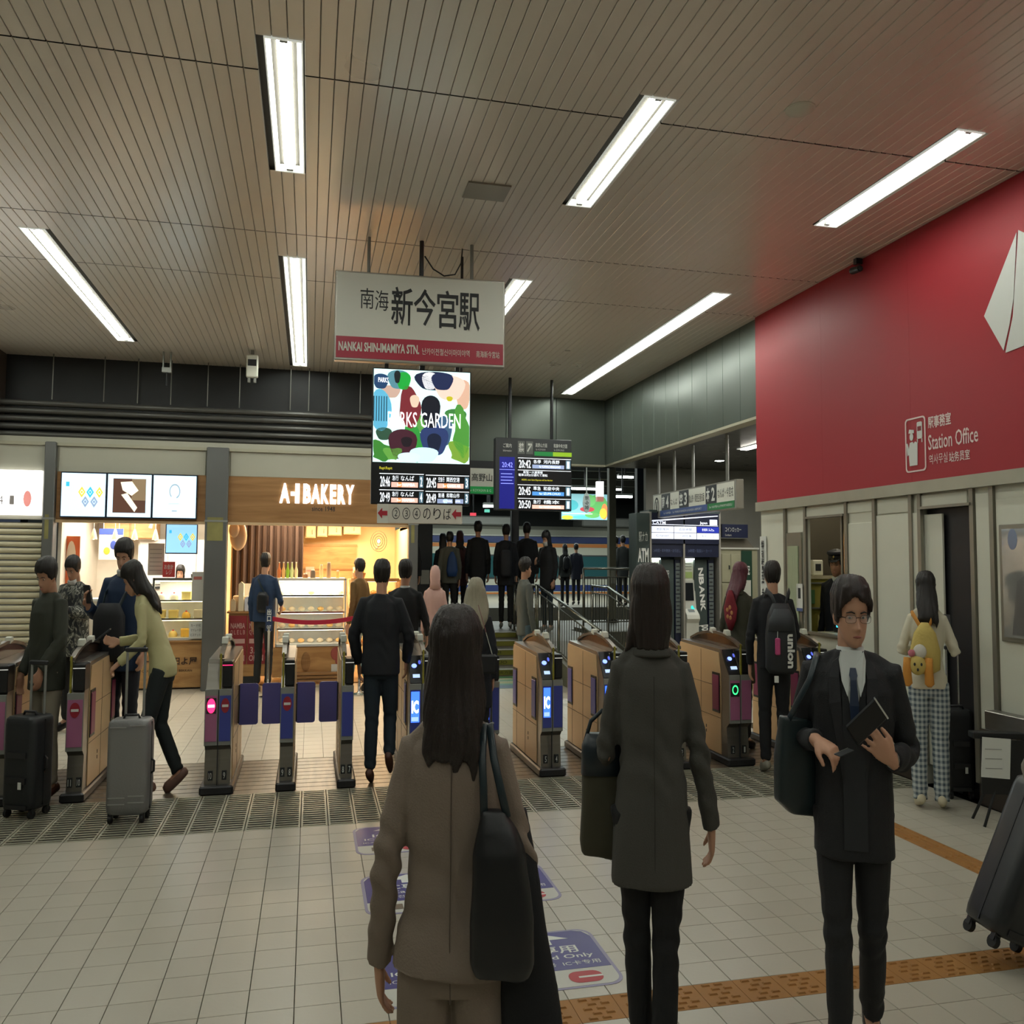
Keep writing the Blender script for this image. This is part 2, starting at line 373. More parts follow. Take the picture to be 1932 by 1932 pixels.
for y in (5.07, 5.6, 5.7, 6.14, 6.52, 7.15, 7.5, 4.89, 4.35, 3.28): MB().box(XR - .025, XR - .001, y - .018, y + .018, .14, 2.19).build('frame_post', fr, WR)
for y0, y1, z in ((5.07, 5.6, 2.07), (6.54, 7.14, 2.07), (6.54, 7.14, 1.0)): MB().box(XR - .04, XR + .02, y0, y1, z, z + .02).build('frame_rail', fr, WR)
struct(MB().box(XR - .03, XR, -2.5, 5.05, 0, .14).box(XR - .03, XR, 5.62, 7.98, 0, .14).build('baseboard_right', M('baseboard', '3a322c', .4)))
# dark doorway, ticket-office room behind
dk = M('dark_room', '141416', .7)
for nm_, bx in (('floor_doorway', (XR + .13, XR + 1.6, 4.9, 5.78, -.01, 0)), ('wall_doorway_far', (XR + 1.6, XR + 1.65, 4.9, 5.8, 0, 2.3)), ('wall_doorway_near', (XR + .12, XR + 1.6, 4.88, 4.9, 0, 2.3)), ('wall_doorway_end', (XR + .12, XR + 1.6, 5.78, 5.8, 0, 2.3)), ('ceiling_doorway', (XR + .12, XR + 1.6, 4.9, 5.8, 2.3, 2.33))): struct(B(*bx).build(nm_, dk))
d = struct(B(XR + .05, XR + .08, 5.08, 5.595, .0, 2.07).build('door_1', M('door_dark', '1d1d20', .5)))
B(XR + .015, XR + .03, 5.4, 5.59, .15, 2.03).build('wall_panel', pan, WR)
orm = M('office_wall', '4e483c', .8)
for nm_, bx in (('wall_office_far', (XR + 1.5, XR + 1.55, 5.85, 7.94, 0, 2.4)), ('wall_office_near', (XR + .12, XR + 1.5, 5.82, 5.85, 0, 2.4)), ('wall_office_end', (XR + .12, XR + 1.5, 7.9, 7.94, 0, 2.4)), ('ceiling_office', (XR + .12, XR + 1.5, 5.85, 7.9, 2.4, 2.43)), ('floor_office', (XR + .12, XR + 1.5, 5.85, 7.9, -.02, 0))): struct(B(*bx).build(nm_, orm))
t = thing('office_counter', 'white counter with a grey safe behind the ticket office window', 'counter', (XR + .25, 6.56, 0))
B(-.1, .35, 0, .62, 0, .98).build('cabinet', offwhite, t); B(-.12, .38, -.02, .64, .98, 1.01).build('worktop', M('worktop', 'c9c0a4', .4), t)
B(.0, .18, .25, .58, 1.011, 1.2).build('card_reader', black, t, .01)
B(-.012, -.005, .42, .5, 1.06, 1.1).build('lit_display', M('cyan_display', '3ac0e8', emis=2, var=0), t)
t = thing('ticket_shelf', 'yellow ticket rack behind the office window', 'rack', (4.72, 7.6, 0))
B(0, .8, 0, .25, .9, 1.5).build('rack_body', M('rack_yellow', 'a8a04e', .6), t); B(-.01, .81, -.02, .26, 1.5, 1.53).build('worktop', M('worktop', 'c9c0a4', .4), t); B(0, .8, .02, .25, 0, .9).build('base_cabinet', offwhite, t)
for k in range(3): B(0, .8, -.02, 0, .95 + k * .25, .965 + k * .25).build('shelf', grey_paint, t)
for k in range(8): B(.03 + k * .1, .1 + k * .1, -.012, 0, 1.0 + (k % 2) * .25, 1.14 + (k % 2) * .25).build('leaflet', M('leaflet_%d' % (k % 2), ['d8d08a', '5b8a5a'][k % 2], .6), t)
t = thing('office_printer', 'beige printer on the rack behind the office window', 'printer', (4.95, 7.66, 1.53)); B(0, .12, 0, .14, 0, .16).build('printer_body', offwhite, t, .01); B(.03, .09, -.004, 0, .05, .12).build('screen', ink, t)
t = thing('hanging_file', 'tall pale paper rack standing on the office shelf', 'paper rack', (4.76, 7.68, 1.53)); B(0, .12, 0, .1, 0, .42).build('rack_body', offwhite, t, .004); B(.02, .1, -.004, 0, .04, .38).build('paper_sheet', M('pale_paper2', 'c8c4b4'), t)
t = thing('office_lamp', 'pale strip lamp inside the ticket office', 'lamp', (XR + .7, 7.2, 2.34)); B(-.04, .04, -.5, .5, 0, .05).build('housing', grey_paint, t); B(-.03, .03, -.48, .48, -.02, 0).build('tube_lamp', M('office_tube', 'ffffff', emis=16, ecol=(255, 245, 215), var=0), t)
# window glass of the office
wd = struct(MB().box(XR + .012, XR + .016, 6.54, 6.62, 1.02, 2.07).build('window_1', M('clear_glass', 'ffffff', .02, trans=1, var=0)))
B(XR + .008, XR + .02, 6.54, 6.56, 1.02, 2.07).build('sash_edge', pan, wd); B(XR + .005, XR + .025, 6.615, 6.635, 1.02, 2.07).build('window_frame', fr, wd)
# narrow glazed door near the wall's end
t = struct(B(XR - .02, XR - .002, 7.22, 7.48, .1, 1.95).build('door_2', fr)); B(XR - .03, XR - .02, 7.26, 7.44, .25, 1.82).build('pane', M('green_blind', '9fa88c', .3, var=.3, scale=40, stretch=(1, 8, .1)), t); B(XR - .06, XR - .03, 7.245, 7.26, .9, 1.1).build('door_handle', chrome, t)
t = thing('vertical_notice', 'white vertical notice strip of black writing at the red wall\'s end', 'notice', (XR - .02, 7.9, 1.15)); B(-.008, 0, -.06, .06, -.05, .78).build('board', inkw, t)
text('特\n別\n警\n戒\n実\n施\n中', (-.012, 0, .38), .055, .72, ink, t, xd=(0, -1, 0), bold=.02, line=.95)
t = thing('window_notice', 'small white notice with a blue foot beside the office window', 'notice', (XR - .02, 7.33, 1.25))
t.location = (XR - .026, 7.34 - .1, 1.2)
B(-.004, 0, -.05, .05, 0, .26).build('sheet', inkw, t); B(-.006, -.004, -.05, .05, 0, .03).build('blue_foot', M('nblue', '4a5a8a'), t); B(-.006, -.004, -.02, .02, .12, .22).build('dark_mark', ink, t)
# red wall signage
SG = thing('station_office_sign', 'white station office pictogram and lettering on the red wall', 'sign', (XR - .047, 5.5, 2.3))
X = -.001; kw = dict(xd=(0, -1, 0), ext=.0)
pk = M('sign_pinkwhite', 'e6d2cc', .5, var=0)
# pictogram frame (rounded), local y positive = away from camera = left in view
def rring(y0, y1, z0, z1, r, t, x0, x1):
    a = rrect(y0, y1, z0, z1, r); b = rrect(y0 + t, y1 - t, z0 + t, z1 - t, r * .8); n = len(a); mb = MB()
    vs = [(x0, u, v) for u, v in a] + [(x0, u, v) for u, v in b] + [(x1, u, v) for u, v in a] + [(x1, u, v) for u, v in b]; fs = []
    for i in range(n):
        j = (i + 1) % n; fs += [(i, j, j + n, i + n), (i + 2 * n, i + 3 * n, j + 3 * n, j + 2 * n), (i, i + 2 * n, j + 2 * n, j), (i + n, j + n, j + 3 * n, i + 3 * n)]
    return mb.add(vs, fs)
rring(-.025, .2, .08, .5, .03, .012, -.003, 0).build('pictogram_frame', pk, SG)
f = MB(); f.prism([(.155, .13), (.07, .13), (.065, .3), (.09, .315), (.105, .3), (.12, .315), (.15, .31), (.16, .26), (.175, .31), (.19, .305), (.178, .21), (.162, .22)], 0, -.003, 0)
f.prism([(.13 + .02 * cos(a * pi / 8), .355 + .03 * sin(a * pi / 8)) for a in range(16)], 0, -.003, 0); f.prism([(.16, .385), (.1, .38), (.1, .405), (.152, .415)], 0, -.004, -.001)
f.build('station_master_figure', inkw, SG)
f = MB(); f.prism(rrect(.012, .068, .33, .46, .012), 0, -.003, 0); f.box(-.003, 0, .06, .068, .3, .33); f.box(-.003, 0, .012, .02, .3, .33); f.build('train_figure', inkw, SG); B(-.005, -.003, .02, .06, .39, .425).build('train_window', M('red_dark', '8a2a30'), SG)
text('駅事務室', (X, -.17, .435), .235, .095, pk, SG, bold=.02, **kw); text('Station Office', (X, -.295, .285), .49, .115, pk, SG, bold=.008, **kw)
text('역사무실', (X, -.15, .155), .19, .075, pk, SG, **kw); text('站务员室', (X, -.36, .15), .2, .075, pk, SG, bold=.01, **kw)
SG.location = (XR - .047, 5.5, 2.28)
t = thing('white_arrow_emblem', 'large white curved blade shape on the red wall at the right edge', 'sign', (XR - .047, 4.6, 3.0))
MB().prism([(.275, .37), (-.02, .85), (-.02, .84), (.02, .42), (.06, .25), (.115, .09)], 0, -.003, 0).build('blade', inkw, t)
MB().prism([(-.035, .86), (-.5, .5), (-.3, .1), (.1, .07), (.03, .3)], 0, -.003, 0).build('body', inkw, t)
t = thing('wall_camera', 'small dark security camera at the top of the red wall', 'camera', (XR - .05, 6.2, CE - .02)); B(-.06, 0, -.02, .02, -.03, 0.02).build('bracket', darkst, t); MB().tube([(-.05, .05, -.07), (-.06, -.07, -.09)], [.03, .026], 10).build('housing', black, t, smooth=40); MB().ell((-.06, -.075, -.09), (.02, .01, .02)).build('lens', ink, t)
# framed board and bench on the right
t = thing('framed_poster', 'silver-framed glazed notice board at the right edge', 'poster board', (XR - .013, 4.82, 1.14)); B(-.02, 0, -1.1, 0, 0, .78).build('frame', fr, t, .004)
pm2 = M('poster_print', '8a8a86', .15, var=.5, scale=2.5, coat=.6); B(-.024, -.018, -1.07, -.03, .03, .75).build('poster', pm2, t)
MB().prism([(-.1, .05), (-.4, .05), (-.42, .3), (-.35, .42), (-.25, .47), (-.15, .4)], 0, -.026, -.0245).build('grey_shape', M('poster_grey', '6a6866', .3), t); MB().ell((-.0245, -.12, .68), (.0015, .04, .07)).build('emblem', M('poster_blue', '7a86a0', .3), t)
t = thing('steel_shelf', 'narrow stainless steel ledge below the framed board', 'shelf', (XR - .014, 4.9, .53)); B(-.1, 0, -1.2, 0, .02, .14).build('shelf_body', steel, t, .005); B(-.12, 0, -1.2, .02, 0, .02).build('lip', chrome, t)
# ================================================================= SHOP ROW (front plane y = YF)
band = M('fascia_beige', 'aeac9c', .5, var=.04); pil = M('pillar_steel', '6c6d6b', .4, .5, var=.15, scale=2)
wf = wood('fascia_wood', '8a6238', 'a2784a', .45, 2.2, (.6, 1, 6)); wfd = wood('shop_wood', 'a87a48', 'c29660', .45, 2.5, (1, 1, 5))
DB = 13.5      # shop back wall
FW = struct(MB().box(XL, 1.41, YF, YF + .1, 2.72, 3.17).box(XL, -3.2, YF, YF + .1, 2.14, 2.72).build('wall_shopfront', band))
for a, b in ((XL, -3.2), (-3.06, -1.33), (-1.03, 1.38)): MB().chbox(a, b, YF - .012, YF + .002, 2.74, 3.06, .004).build('band_panel', band, FW)
struct(B(XL, 1.42, YF - .04, YF + .06, 3.06, 3.1).build('trim_2', M('cream_trim', 'a9a590')))
B(-3.07, -1.315, YF - .012, YF + .02, 2.14, 2.74).build('wood_fascia', wf, FW); B(-1.044, 1.41, YF - .012, YF + .02, 2.14, 2.74).build('wood_fascia', wf, FW)
MB().box(-3.07, -1.315, YF - .02, YF + .06, 2.11, 2.145).box(-1.044, 1.41, YF - .02, YF + .06, 2.11, 2.145).build('fascia_edge', M('lit_edge', 'd2b48c', .4), FW)
# shop columns
for nm, a, b, lab in (('a', -3.2, -3.075, 'thin grey steel column between the shutter and the cake shop'), ('b', -1.315, -1.044, 'broad grey steel column between the cake shop and the bakery'), ('c', 1.285, 1.41, 'dark grey column at the bakery\'s right end')):
    t = thing('steel_column', lab, 'column', ((a + b) / 2, YF - .03, 0)); h = (b - a) / 2
    MB().chbox(-h, h, -.06, .12, 0, 3.1, .008).build('shaft', pil, t); MB().box(-h + .03, h - .05, -.062, -.06, 1.9, 2.2).build('sticker', M('column_yellow', '8a8450', .5, var=.4), t); MB().box(-h - .005, h + .005, -.066, .12, 2.14, 2.165).build('band', grey_paint, t)
# louvre and dark clerestory
lm = M('louvre_dark', '4e4d49', .45, .3); dv = M('clerestory_dark', '191a1b', .6)
LV = struct(B(XL, 1.41, YF + .28, YF + .34, 3.1, CE + .03).build('wall_clerestory', dv))
for k in range(5):
    z = 3.2 + k * .098
    MB().tube([(XL, YF + .06, z), (XL + 3, YF + .06, z), (1.4, YF + .06, z)], [(.05, .038)] * 3, 10).build('louvre_blade', lm, LV, smooth=60)
for x in (-3.2, -2.6, -2.2, -1.8, -1.35, -.95, -.3, -.06, .2, .62, 1.0): MB().tube([(x, YF + .12, 3.66), (x + .003, YF + .12, CE)], [.007, .007], 6).build('hanger_rod', M('rod_grey', '7a7a74', .4, .4), LV)
MB().box(XL, 1.4, YF + .03, YF + .13, 3.12, 3.15).build('louvre_sill', lm, LV)
struct(B(XL, -3.78, YF - .55, YF + .3, 3.15, CE + .02).build('wall_side_duct', M('duct_brown', '4b4038', .6)))
struct(B(1.3, 1.41, YF, 12.75, 2.1, CE + .03).build('wall_shop_end', bk))
for x, y, l in ((-1.78, YF - .35, 'small grey ceiling camera bracket above the cake shop'), ):
    t = thing('ceiling_bracket', l, 'camera', (x, y, CE)); MB().box(-.05, -.035, -.02, .02, -.2, 0).box(.035, .05, -.02, .02, -.2, 0).build('hanger', grey_paint, t); MB().box(-.055, .055, -.03, .03, -.26, -.2).build('crossbar', grey_paint, t); MB().tube([(0, 0, -.26), (0, 0, -.42)], [.012, .012], 8).build('sensor', darkst, t)
t = thing('ceiling_speaker', 'white boxy wireless unit hanging from the ceiling left of the sign', 'wifi unit', (-.74, YF - .7, CE)); MB().chbox(-.07, .07, -.04, .04, -.34, -.06, .012).build('housing', offwhite, t); B(-.02, .02, -.02, .02, -.06, 0).build('bracket', grey_paint, t); MB().box(-.05, -.02, -.02, .02, -.4, -.34).box(.02, .05, -.02, .02, -.4, -.34).build('antenna', grey_paint, t); B(-.05, .05, -.045, -.04, -.2, -.12).build('label_plate', darkst, t)
# interior shells
wh = M('shop_white_wall', 'd8d0c0', .6); cr = M('shop_cream_wall', 'd9bd8c', .6, var=.04)
for nm_, bx in (('wall_cake_left', (-3.07, -3.03, YF + .12, DB, 0, 2.4)), ('wall_cake_back', (-3.07, -1.2, DB, DB + .05, 0, 2.4)), ('ceiling_cake_shop', (-3.07, -1.2, YF + .12, DB, 2.36, 2.4)), ('wall_cake_right', (-1.2, -1.16, YF + .12, DB, 0, 2.4))): struct(B(*bx).build(nm_, wh))
for nm_, bx in (('wall_bakery_left', (-1.14, -1.1, YF + .12, DB, 0, 2.4)), ('wall_bakery_back', (-1.1, 1.3, DB, DB + .05, 0, 2.4)), ('ceiling_bakery', (-1.1, 1.3, YF + .12, DB, 2.36, 2.4)), ('wall_bakery_right', (1.3, 1.34, YF + .12, 13.5, 0, 2.14))): struct(B(*bx).build(nm_, cr))
struct(B(XL, 1.32, 11.9, 13.55, -.1, .002).build('floor_shop', M('shop_floor', '9a7a58', .35)))
def area(name, loc, sx, sy, power, col=(1, .93, .8), rx=0.):
    l = bpy.data.lights.new(name, 'AREA'); l.shape = 'RECTANGLE'; l.size = sx; l.size_y = sy; l.energy = power; l.color = col
    o = bpy.data.objects.new(name, l); COL.objects.link(o); o.location = loc; o.rotation_euler = (rx, 0, 0); return o
area('cake_shop_downlights', (-2.1, 12.3, 2.33), 1.5, .7, 45, (1, .92, .8)); area('bakery_downlights', (.3, 12.3, 2.33), 2.0, .9, 100, (1, .78, .5))
# left shutter shop
t = thing('roller_shutter', 'cream roller shutter pulled down over the left shop', 'shutter', (-3.9, YF + .05, 0))
sm = M('shutter_cream', 'c6bea2', .5, .2)
for k in range(27): MB().tube([(-.75, 0, .04 + k * .078), (.68, 0, .04 + k * .078)], [(.03, .036)] * 2, 8).build('shutter_slat', sm, t, smooth=60)
t = thing('lit_shop_sign', 'glowing white shop sign with a red mark above the shutter', 'sign', (-3.72, YF - .06, 2.19)); B(-.6, .49, 0, .06, 0, .55).build('light_box', M('sign_white_lit', 'ffffff', emis=1.6, ecol=(255, 252, 248), var=0), t)
for x in (.05, .17): text('41'[x > .1], (x, -.003, .18), .05, .11, M('pale_grey_ink', 'b0a8a8', var=0), t)
MB().prism([(.34 + .045 * cos(a * pi / 8), .2 + .1 * sin(a * pi / 8)) for a in range(16)], 1, -.004, -.001).build('red_mark', M('soft_red', 'e09a94', .6, emis=.5, ecol='e08880', var=0), t)
# menu screens
scr = M('screen_pale', 'cfe6f5', .3, emis=.82, ecol='c6e2f4', var=0); scb = M('screen_blue', '8cc4ee', .3, emis=.75, ecol='92c8ea', var=0)
def E_(name, col, e=.7): return M(name, col, .4, emis=e, ecol=col, var=0)
def menu(x0, x1, z0, z1, y, kind, lab, mat=None):
    t = thing('menu_screen', lab, 'screen', ((x0 + x1) / 2, y, z0)); w = x1 - x0; h = z1 - z0; k = w / .55
    MB().box(-w / 2, w / 2, 0, .05, 0, h).build('bezel', M('bezel_navy', '1a2638', .3), t); B(-w / 2 + .012, w / 2 - .012, -.004, 0, .015, h - .015).build('display', mat or scr, t)
    if kind == 0:
        for q, (dx, dz, c) in enumerate(((0, 0, 'e0c84a'), (.1, 0, '38b0e0'), (.21, 0, 'e0c84a'), (.045, -.125, '8a9cb8'), (.15, -.125, '8a9cb8'))):
            cx, cz = (-.02 + dx) * k, h * .56 + dz * k; mb = MB(); r0, r1 = .045 * k, .024 * k; a, b = .075 * k, .036 * k
            vs = [(cx + r0, -.006, cz), (cx, -.006, cz + a), (cx - r0, -.006, cz), (cx, -.006, cz - a), (cx + r1, -.006, cz), (cx, -.006, cz + b), (cx - r1, -.006, cz), (cx, -.006, cz - b)]
            mb.add(vs, [(i, (i + 1) % 4, (i + 1) % 4 + 4, i + 4) for i in range(4)]); mb.build('diamond_mark', E_('scr_' + c, c), t)
            MB().ell((cx, -.006, cz), (.014 * k, .001, .018 * k), 8, 6).build('diamond_core', E_('scr_' + c, c), t)
        B(-.21 * k, -.17 * k, -.006, -.004, h * .68, h * .78).build('blue_mark', E_('scr_38b0e0', '38b0e0'), t)
    if kind == 1:
        B(-w * .36, w * .36, -.006, -.004, h * .12, h * .88).build('photo', E_('scr_brown', '5a3c30', .4), t)
        B(w * .05, w * .36, -.0065, -.006, h * .4, h * .88).build('photo_corner', E_('scr_tan', '8a7458', .45), t)
        MB().prism([(-w * .2, h * .8), (w * .05, h * .82), (w * .2, h * .62), (w * .05, h * .5), (-w * .15, h * .62)], 1, -.009, -.007).prism([(-w * .18, h * .52), (w * .12, h * .14), (w * .18, h * .24), (-w * .05, h * .56)], 1, -.009, -.007).build('white_pastry', E_('scr_cream', 'e4e0cc', .8), t)
    if kind == 2:
        mb = MB(); n = 18
        for r, tt in ((.055, .006),):
            for q in range(n - 3):
                a0, a1 = 2 * pi * q / n - 1.2, 2 * pi * (q + 1) / n - 1.2
                mb.add([(rr * cos(a), -.006, h * .62 + rr * 1.45 * sin(a)) for a in (a0, a1) for rr in (r, r + .01)], [(0, 1, 3, 2)])
        mb.build('ring_mark', E_('scr_grey', '8a98a8', .6), t); MB().box(-.07, .05, -.006, -.004, h * .34, h * .345).box(-.03, .03, -.006, -.004, h * .17, h * .19).build('caption_line', E_('scr_grey', '8a98a8', .6), t)
    return t
menu(-3.012, -2.487, 2.17, 2.735, YF - .07, 0, 'leftmost of three menu screens over the cake shop, showing diamonds')
menu(-2.485, -1.955, 2.17, 2.735, YF - .07, 1, 'middle menu screen over the cake shop, showing a cake photograph')
menu(-1.953, -1.42, 2.17, 2.735, YF - .07, 2, 'right menu screen over the cake shop, showing a pale ring mark')
t = menu(-1.81, -1.42, 1.73, 2.12, YF + .1, 0, 'small blue menu screen hanging inside the cake shop opening', scb); B(-.01, .01, .01, .03, .39, .43).build('hanger', darkst, t)
# cake shop contents
def sheet(name, lab, cat, x, y, z0, w, h, m, t_=.01):
    t = thing(name, lab, cat, (x, y, z0)); B(-w / 2, w / 2, 0, t_, 0, h).build('sheet', m, t); return t
t = thing('fridge_cabinet', 'row of white kitchen cabinets at the back of the cake shop', 'cabinet', (-1.76, DB - .36, 0)); wm = M('cabinet_white', 'd8d8d2', .35)
B(-.65, .53, 0, .35, 0, 1.95).build('cabinet_body', wm, t)
for k in range(3):
    for z0, z1 in ((.1, 1.25), (1.3, 1.92)): MB().chbox(-.63 + k * .39, -.63 + k * .39 + .38, -.02, .0, z0, z1, .005).build('door', wm, t); 
    B(-.5 + k * .39, -.3 + k * .39, -.04, -.02, 1.24, 1.27).build('door_handle', ink, t)
t = sheet('orange_banner', 'orange vertical banner with white ovals on the cake shop wall', 'banner', -2.95, YF + .35, .95, .16, 1.0, M('orange', 'd86a3a', .6)); MB().prism([(-.02 + .055 * cos(a * pi / 8), .72 + .22 * sin(a * pi / 8)) for a in range(16)], 1, -.004, 0).prism([(-.02 + .045 * cos(a * pi / 8), .34 + .1 * sin(a * pi / 8)) for a in range(16)], 1, -.004, 0).build('oval_print', M('oval_cream', 'e8d2b8'), t)
t = sheet('hanging_calendar', 'white poster with blue header and yellow cakes hanging in the cake shop', 'poster', -2.62, 12.4, 1.65, .3, .42, inkw); B(-.15, .15, -.004, 0, .34, .42).build('blue_header', M('hdr_blue', '3a50a0'), t); MB().box(-.1, -.095, 0, .004, .42, .71).box(.095, .1, 0, .004, .42, .71).build('cord', inkw, t); MB().ell((.03, -.002, .2), (.04, .004, .06)).build('blue_emblem', M('hdr_blue', '3a50a0'), t); MB().ell((-.05, -.002, .12), (.04, .004, .05)).ell((.1, -.002, .13), (.04, .004, .06)).build('yellow_print', M('ylw', 'd8c040'), t)
t = thing('wood_cupboard', 'light wooden wall cupboard high in the cake shop', 'cupboard', (-2.5, 13.0, 1.95)); B(-.35, .35, 0, .3, 0, .4).build('cupboard_body', wfd, t); MB().chbox(-.34, -.01, -.015, 0, .01, .39, .004).build('door', wfd, t); MB().chbox(.01, .34, -.015, 0, .01, .39, .004).build('door', wfd, t)
for x, l in ((-2.78, 'left'), (-2.52, 'middle'), (-2.28, 'third'), (-2.02, 'right')):
    t = thing('pendant_lamp', f'small cone pendant lamp in the cake shop, {l} one of four', 'pendant lamp', (x, 12.15, 2.36), 0, 'cake shop pendants'); MB().tube([(0, 0, 0), (0, 0, -.3)], [.003, .003], 5).build('cord', inkw, t)
    MB().lathe([(.01, 0), (.025, -.05), (.045, -.14), (.04, -.14), (.02, -.05)], (0, 0, -.3)).build('lamp_shade', M('shade_peach', 'e0c8a4', .5), t, smooth=40); MB().ell((0, 0, -.42), (.02, .02, .025)).build('bulb', M('bulb', 'ffffff', emis=12, ecol=(255, 225, 180), var=0), t)
t = thing('wall_pipe', 'white duct pipe under the cake shop ceiling', 'pipe', (-1.95, 12.8, 2.2)); MB().tube([(-.25, 0, -.1), (-.22, 0, 0), (.6, 0, -.01)], [.025, .03, .03], 8).build('pipe_body', inkw, t, smooth=40)
def showcase(name, lab, x0, x1, y0, y1, z0, z1, shelves, metal, lit, gl=True):
    t = thing(name, lab, 'display case', ((x0 + x1) / 2, y0, z0)); w = x1 - x0; d = y1 - y0; h = z1 - z0
    MB().box(-w / 2, w / 2, d - .02, d, 0, h).build('back_panel', inkw, t)
    MB().box(-w / 2, w / 2, 0, d, 0, .03).build('deck', inkw, t); MB().box(-w / 2, w / 2, 0, d, h - .03, h).build('top_panel', metal, t)
    for sx in (-1, 1): MB().box(sx * w / 2 - .012, sx * w / 2 + .012, 0, .02, 0, h).build('corner_post', metal, t)
    for z in shelves: B(-w / 2 + .01, w / 2 - .01, .03, d - .03, z, z + .012).build('shelf', M('shelf_glass', 'dce8e4', .15, var=0), t); B(-w / 2 + .01, w / 2 - .01, .022, .03, z - .004, z + .018).build('price_rail', metal, t)
    for z in list(shelves) + [h - .035]: B(-w / 2 + .03, w / 2 - .03, .045, .065, z - .012, z - .001).build('strip_lamp', lit, t)
    if gl: B(-w / 2 + .01, w / 2 - .01, .002, .006, .03, h - .03).build('glass_front', M('clear_glass', 'ffffff', .02, trans=1, var=0), t)
    return t
litw = M('case_strip_warm', 'ffffff', emis=16, ecol=(255, 225, 170), var=0); litc = M('case_strip_white', 'ffffff', emis=150, ecol=(255, 238, 215), var=0)
showcase('cake_showcase', 'lit glass case of boxed cakes in the cake shop', -1.95, -1.33, YF + .2, YF + .7, .62, 1.42, (.26, .5), chrome, litw)
rnd = random.Random(8)
for zi, z in enumerate((.65, .895, 1.135)):
    for k in range(4):
        x = -1.88 + k * .155; y = YF + .38; ty = rnd.choice('bcb')
        nm, la = (('gift_box', 'box') if ty == 'b' else ('cream_cake', 'cake'))
        lvl = ['bottom', 'middle', 'top'][zi]; pos = ['first', 'second', 'third', 'fourth'][k]
        col = rnd.choice([('e8d488', 'yellow'), ('e6e0d0', 'white'), ('e0b850', 'golden')])
        t = thing(nm, f'{col[1]} {la} on the {lvl} shelf of the cake case, {pos} from left', la, (x, y, z), 0, 'cakes and boxes in the cake case')
        if ty == 'b': MB().chbox(-.055, .055, -.06, .06, 0, .1, .006).build('box_body', M('c' + col[0], col[0]), t); B(-.057, .057, -.062, .062, .085, .105).build('lid', M('c' + col[0], col[0]), t)
        else: MB().lathe([(.05, 0), (.055, .02), (.05, .05), (.03, .075), (.001, .08)]).build('cake_body', M('c' + col[0], col[0]), t, smooth=50); MB().ell((0, 0, .085), (.012, .012, .012), 8, 6).build('topping', red_ink, t)
t = thing('cake_counter', 'wooden cake shop counter with dark lettering below the glass case', 'counter', (-2.2, YF + .12, 0))
MB().chbox(-.8, .86, .03, .62, .02, .6, .005).build('counter_body', wfd, t); B(-.81, .87, 0, .64, .6, .618).build('worktop', wfd, t)
text('ケーキ半田よ屋', (.45, .025, .36), .72, .1, M('burnt_brown', '3a2416', var=0), t, bold=.02); text('CAKE AND HOKUSEN BEKKAN', (.45, .025, .24), .6, .03, M('burnt_brown', '3a2416', var=0), t)
t = thing('cake_worktop_display', 'low white shelf unit with ledges left in the cake shop', 'shelf unit', (-2.6, YF + .3, .62)); B(-.35, .3, 0, .4, 0, .5).build('shelf_body', wh, t); B(-.36, .31, -.02, .42, .5, .53).build('worktop', inkw, t)
t = sheet('red_price_sign', 'red and white sign standing on the cake case', 'sign', -1.78, YF + .25, 1.43, .15, .2, M('sign_red2', 'c03c38')); text('お会計\nレジ', (0, -.003, .1), .11, .13, inkw, t)
t = sheet('white_list_sign', 'grey handwritten list clipped to a stand in the cake shop', 'sign', -1.97, YF + .45, 1.45, .2, .42, M('list_grey', 'b8b2a8')); 
for k in range(6): B(-.08, .07, -.003, 0, .06 + k * .055, .07 + k * .055).build('text_line', M('txt_grey', '8a8680'), t)
t = sheet('paper_notice_case', 'white paper notice with black lines at the case\'s lower right', 'notice', -1.42, YF + .16, .64, .16, .22, inkw)
for k in range(3): text(['ビスケット', 'マドレーヌ', 'カード可'][k], (0, -.003, .05 + k * .06), .12, .035, ink, t)
t = sheet('clear_notice', 'pale notice with red lines at the case\'s upper right', 'notice', -1.41, YF + .15, 1.12, .14, .38, M('pale_paper', 'c4c2ba')); B(-.05, .05, -.003, 0, .28, .32).build('red_line', M('soft_red2', 'b86a60'), t)
for k in range(4):
    t = thing('glass_bottle', f'dark bottle on the ledge behind the cake case, {["first", "second", "third", "fourth"][k]} from left', 'bottle', (-1.62 + k * .07, 12.7, 1.25), 0, 'bottles behind the cake case'); MB().lathe([(.022, 0), (.024, .1), (.01, .14), (.009, .19), (.001, .19)]).build('bottle_body', M('bottle_dark', '3a3a34', .2), t, smooth=50); MB().cyl((0, 0, .19), (0, 0, .205), .011).build('cap', ink, t)
t = thing('back_ledge', 'white ledge carrying bottles at the back of the cake shop', 'shelf', (-1.6, 12.62, 1.2)); B(-.3, .35, 0, .2, .03, .05).build('ledge', inkw, t); MB().box(-.28, -.25, .05, .15, -1.2, .03).box(.3, .33, .05, .15, -1.2, .03).build('leg', inkw, t)
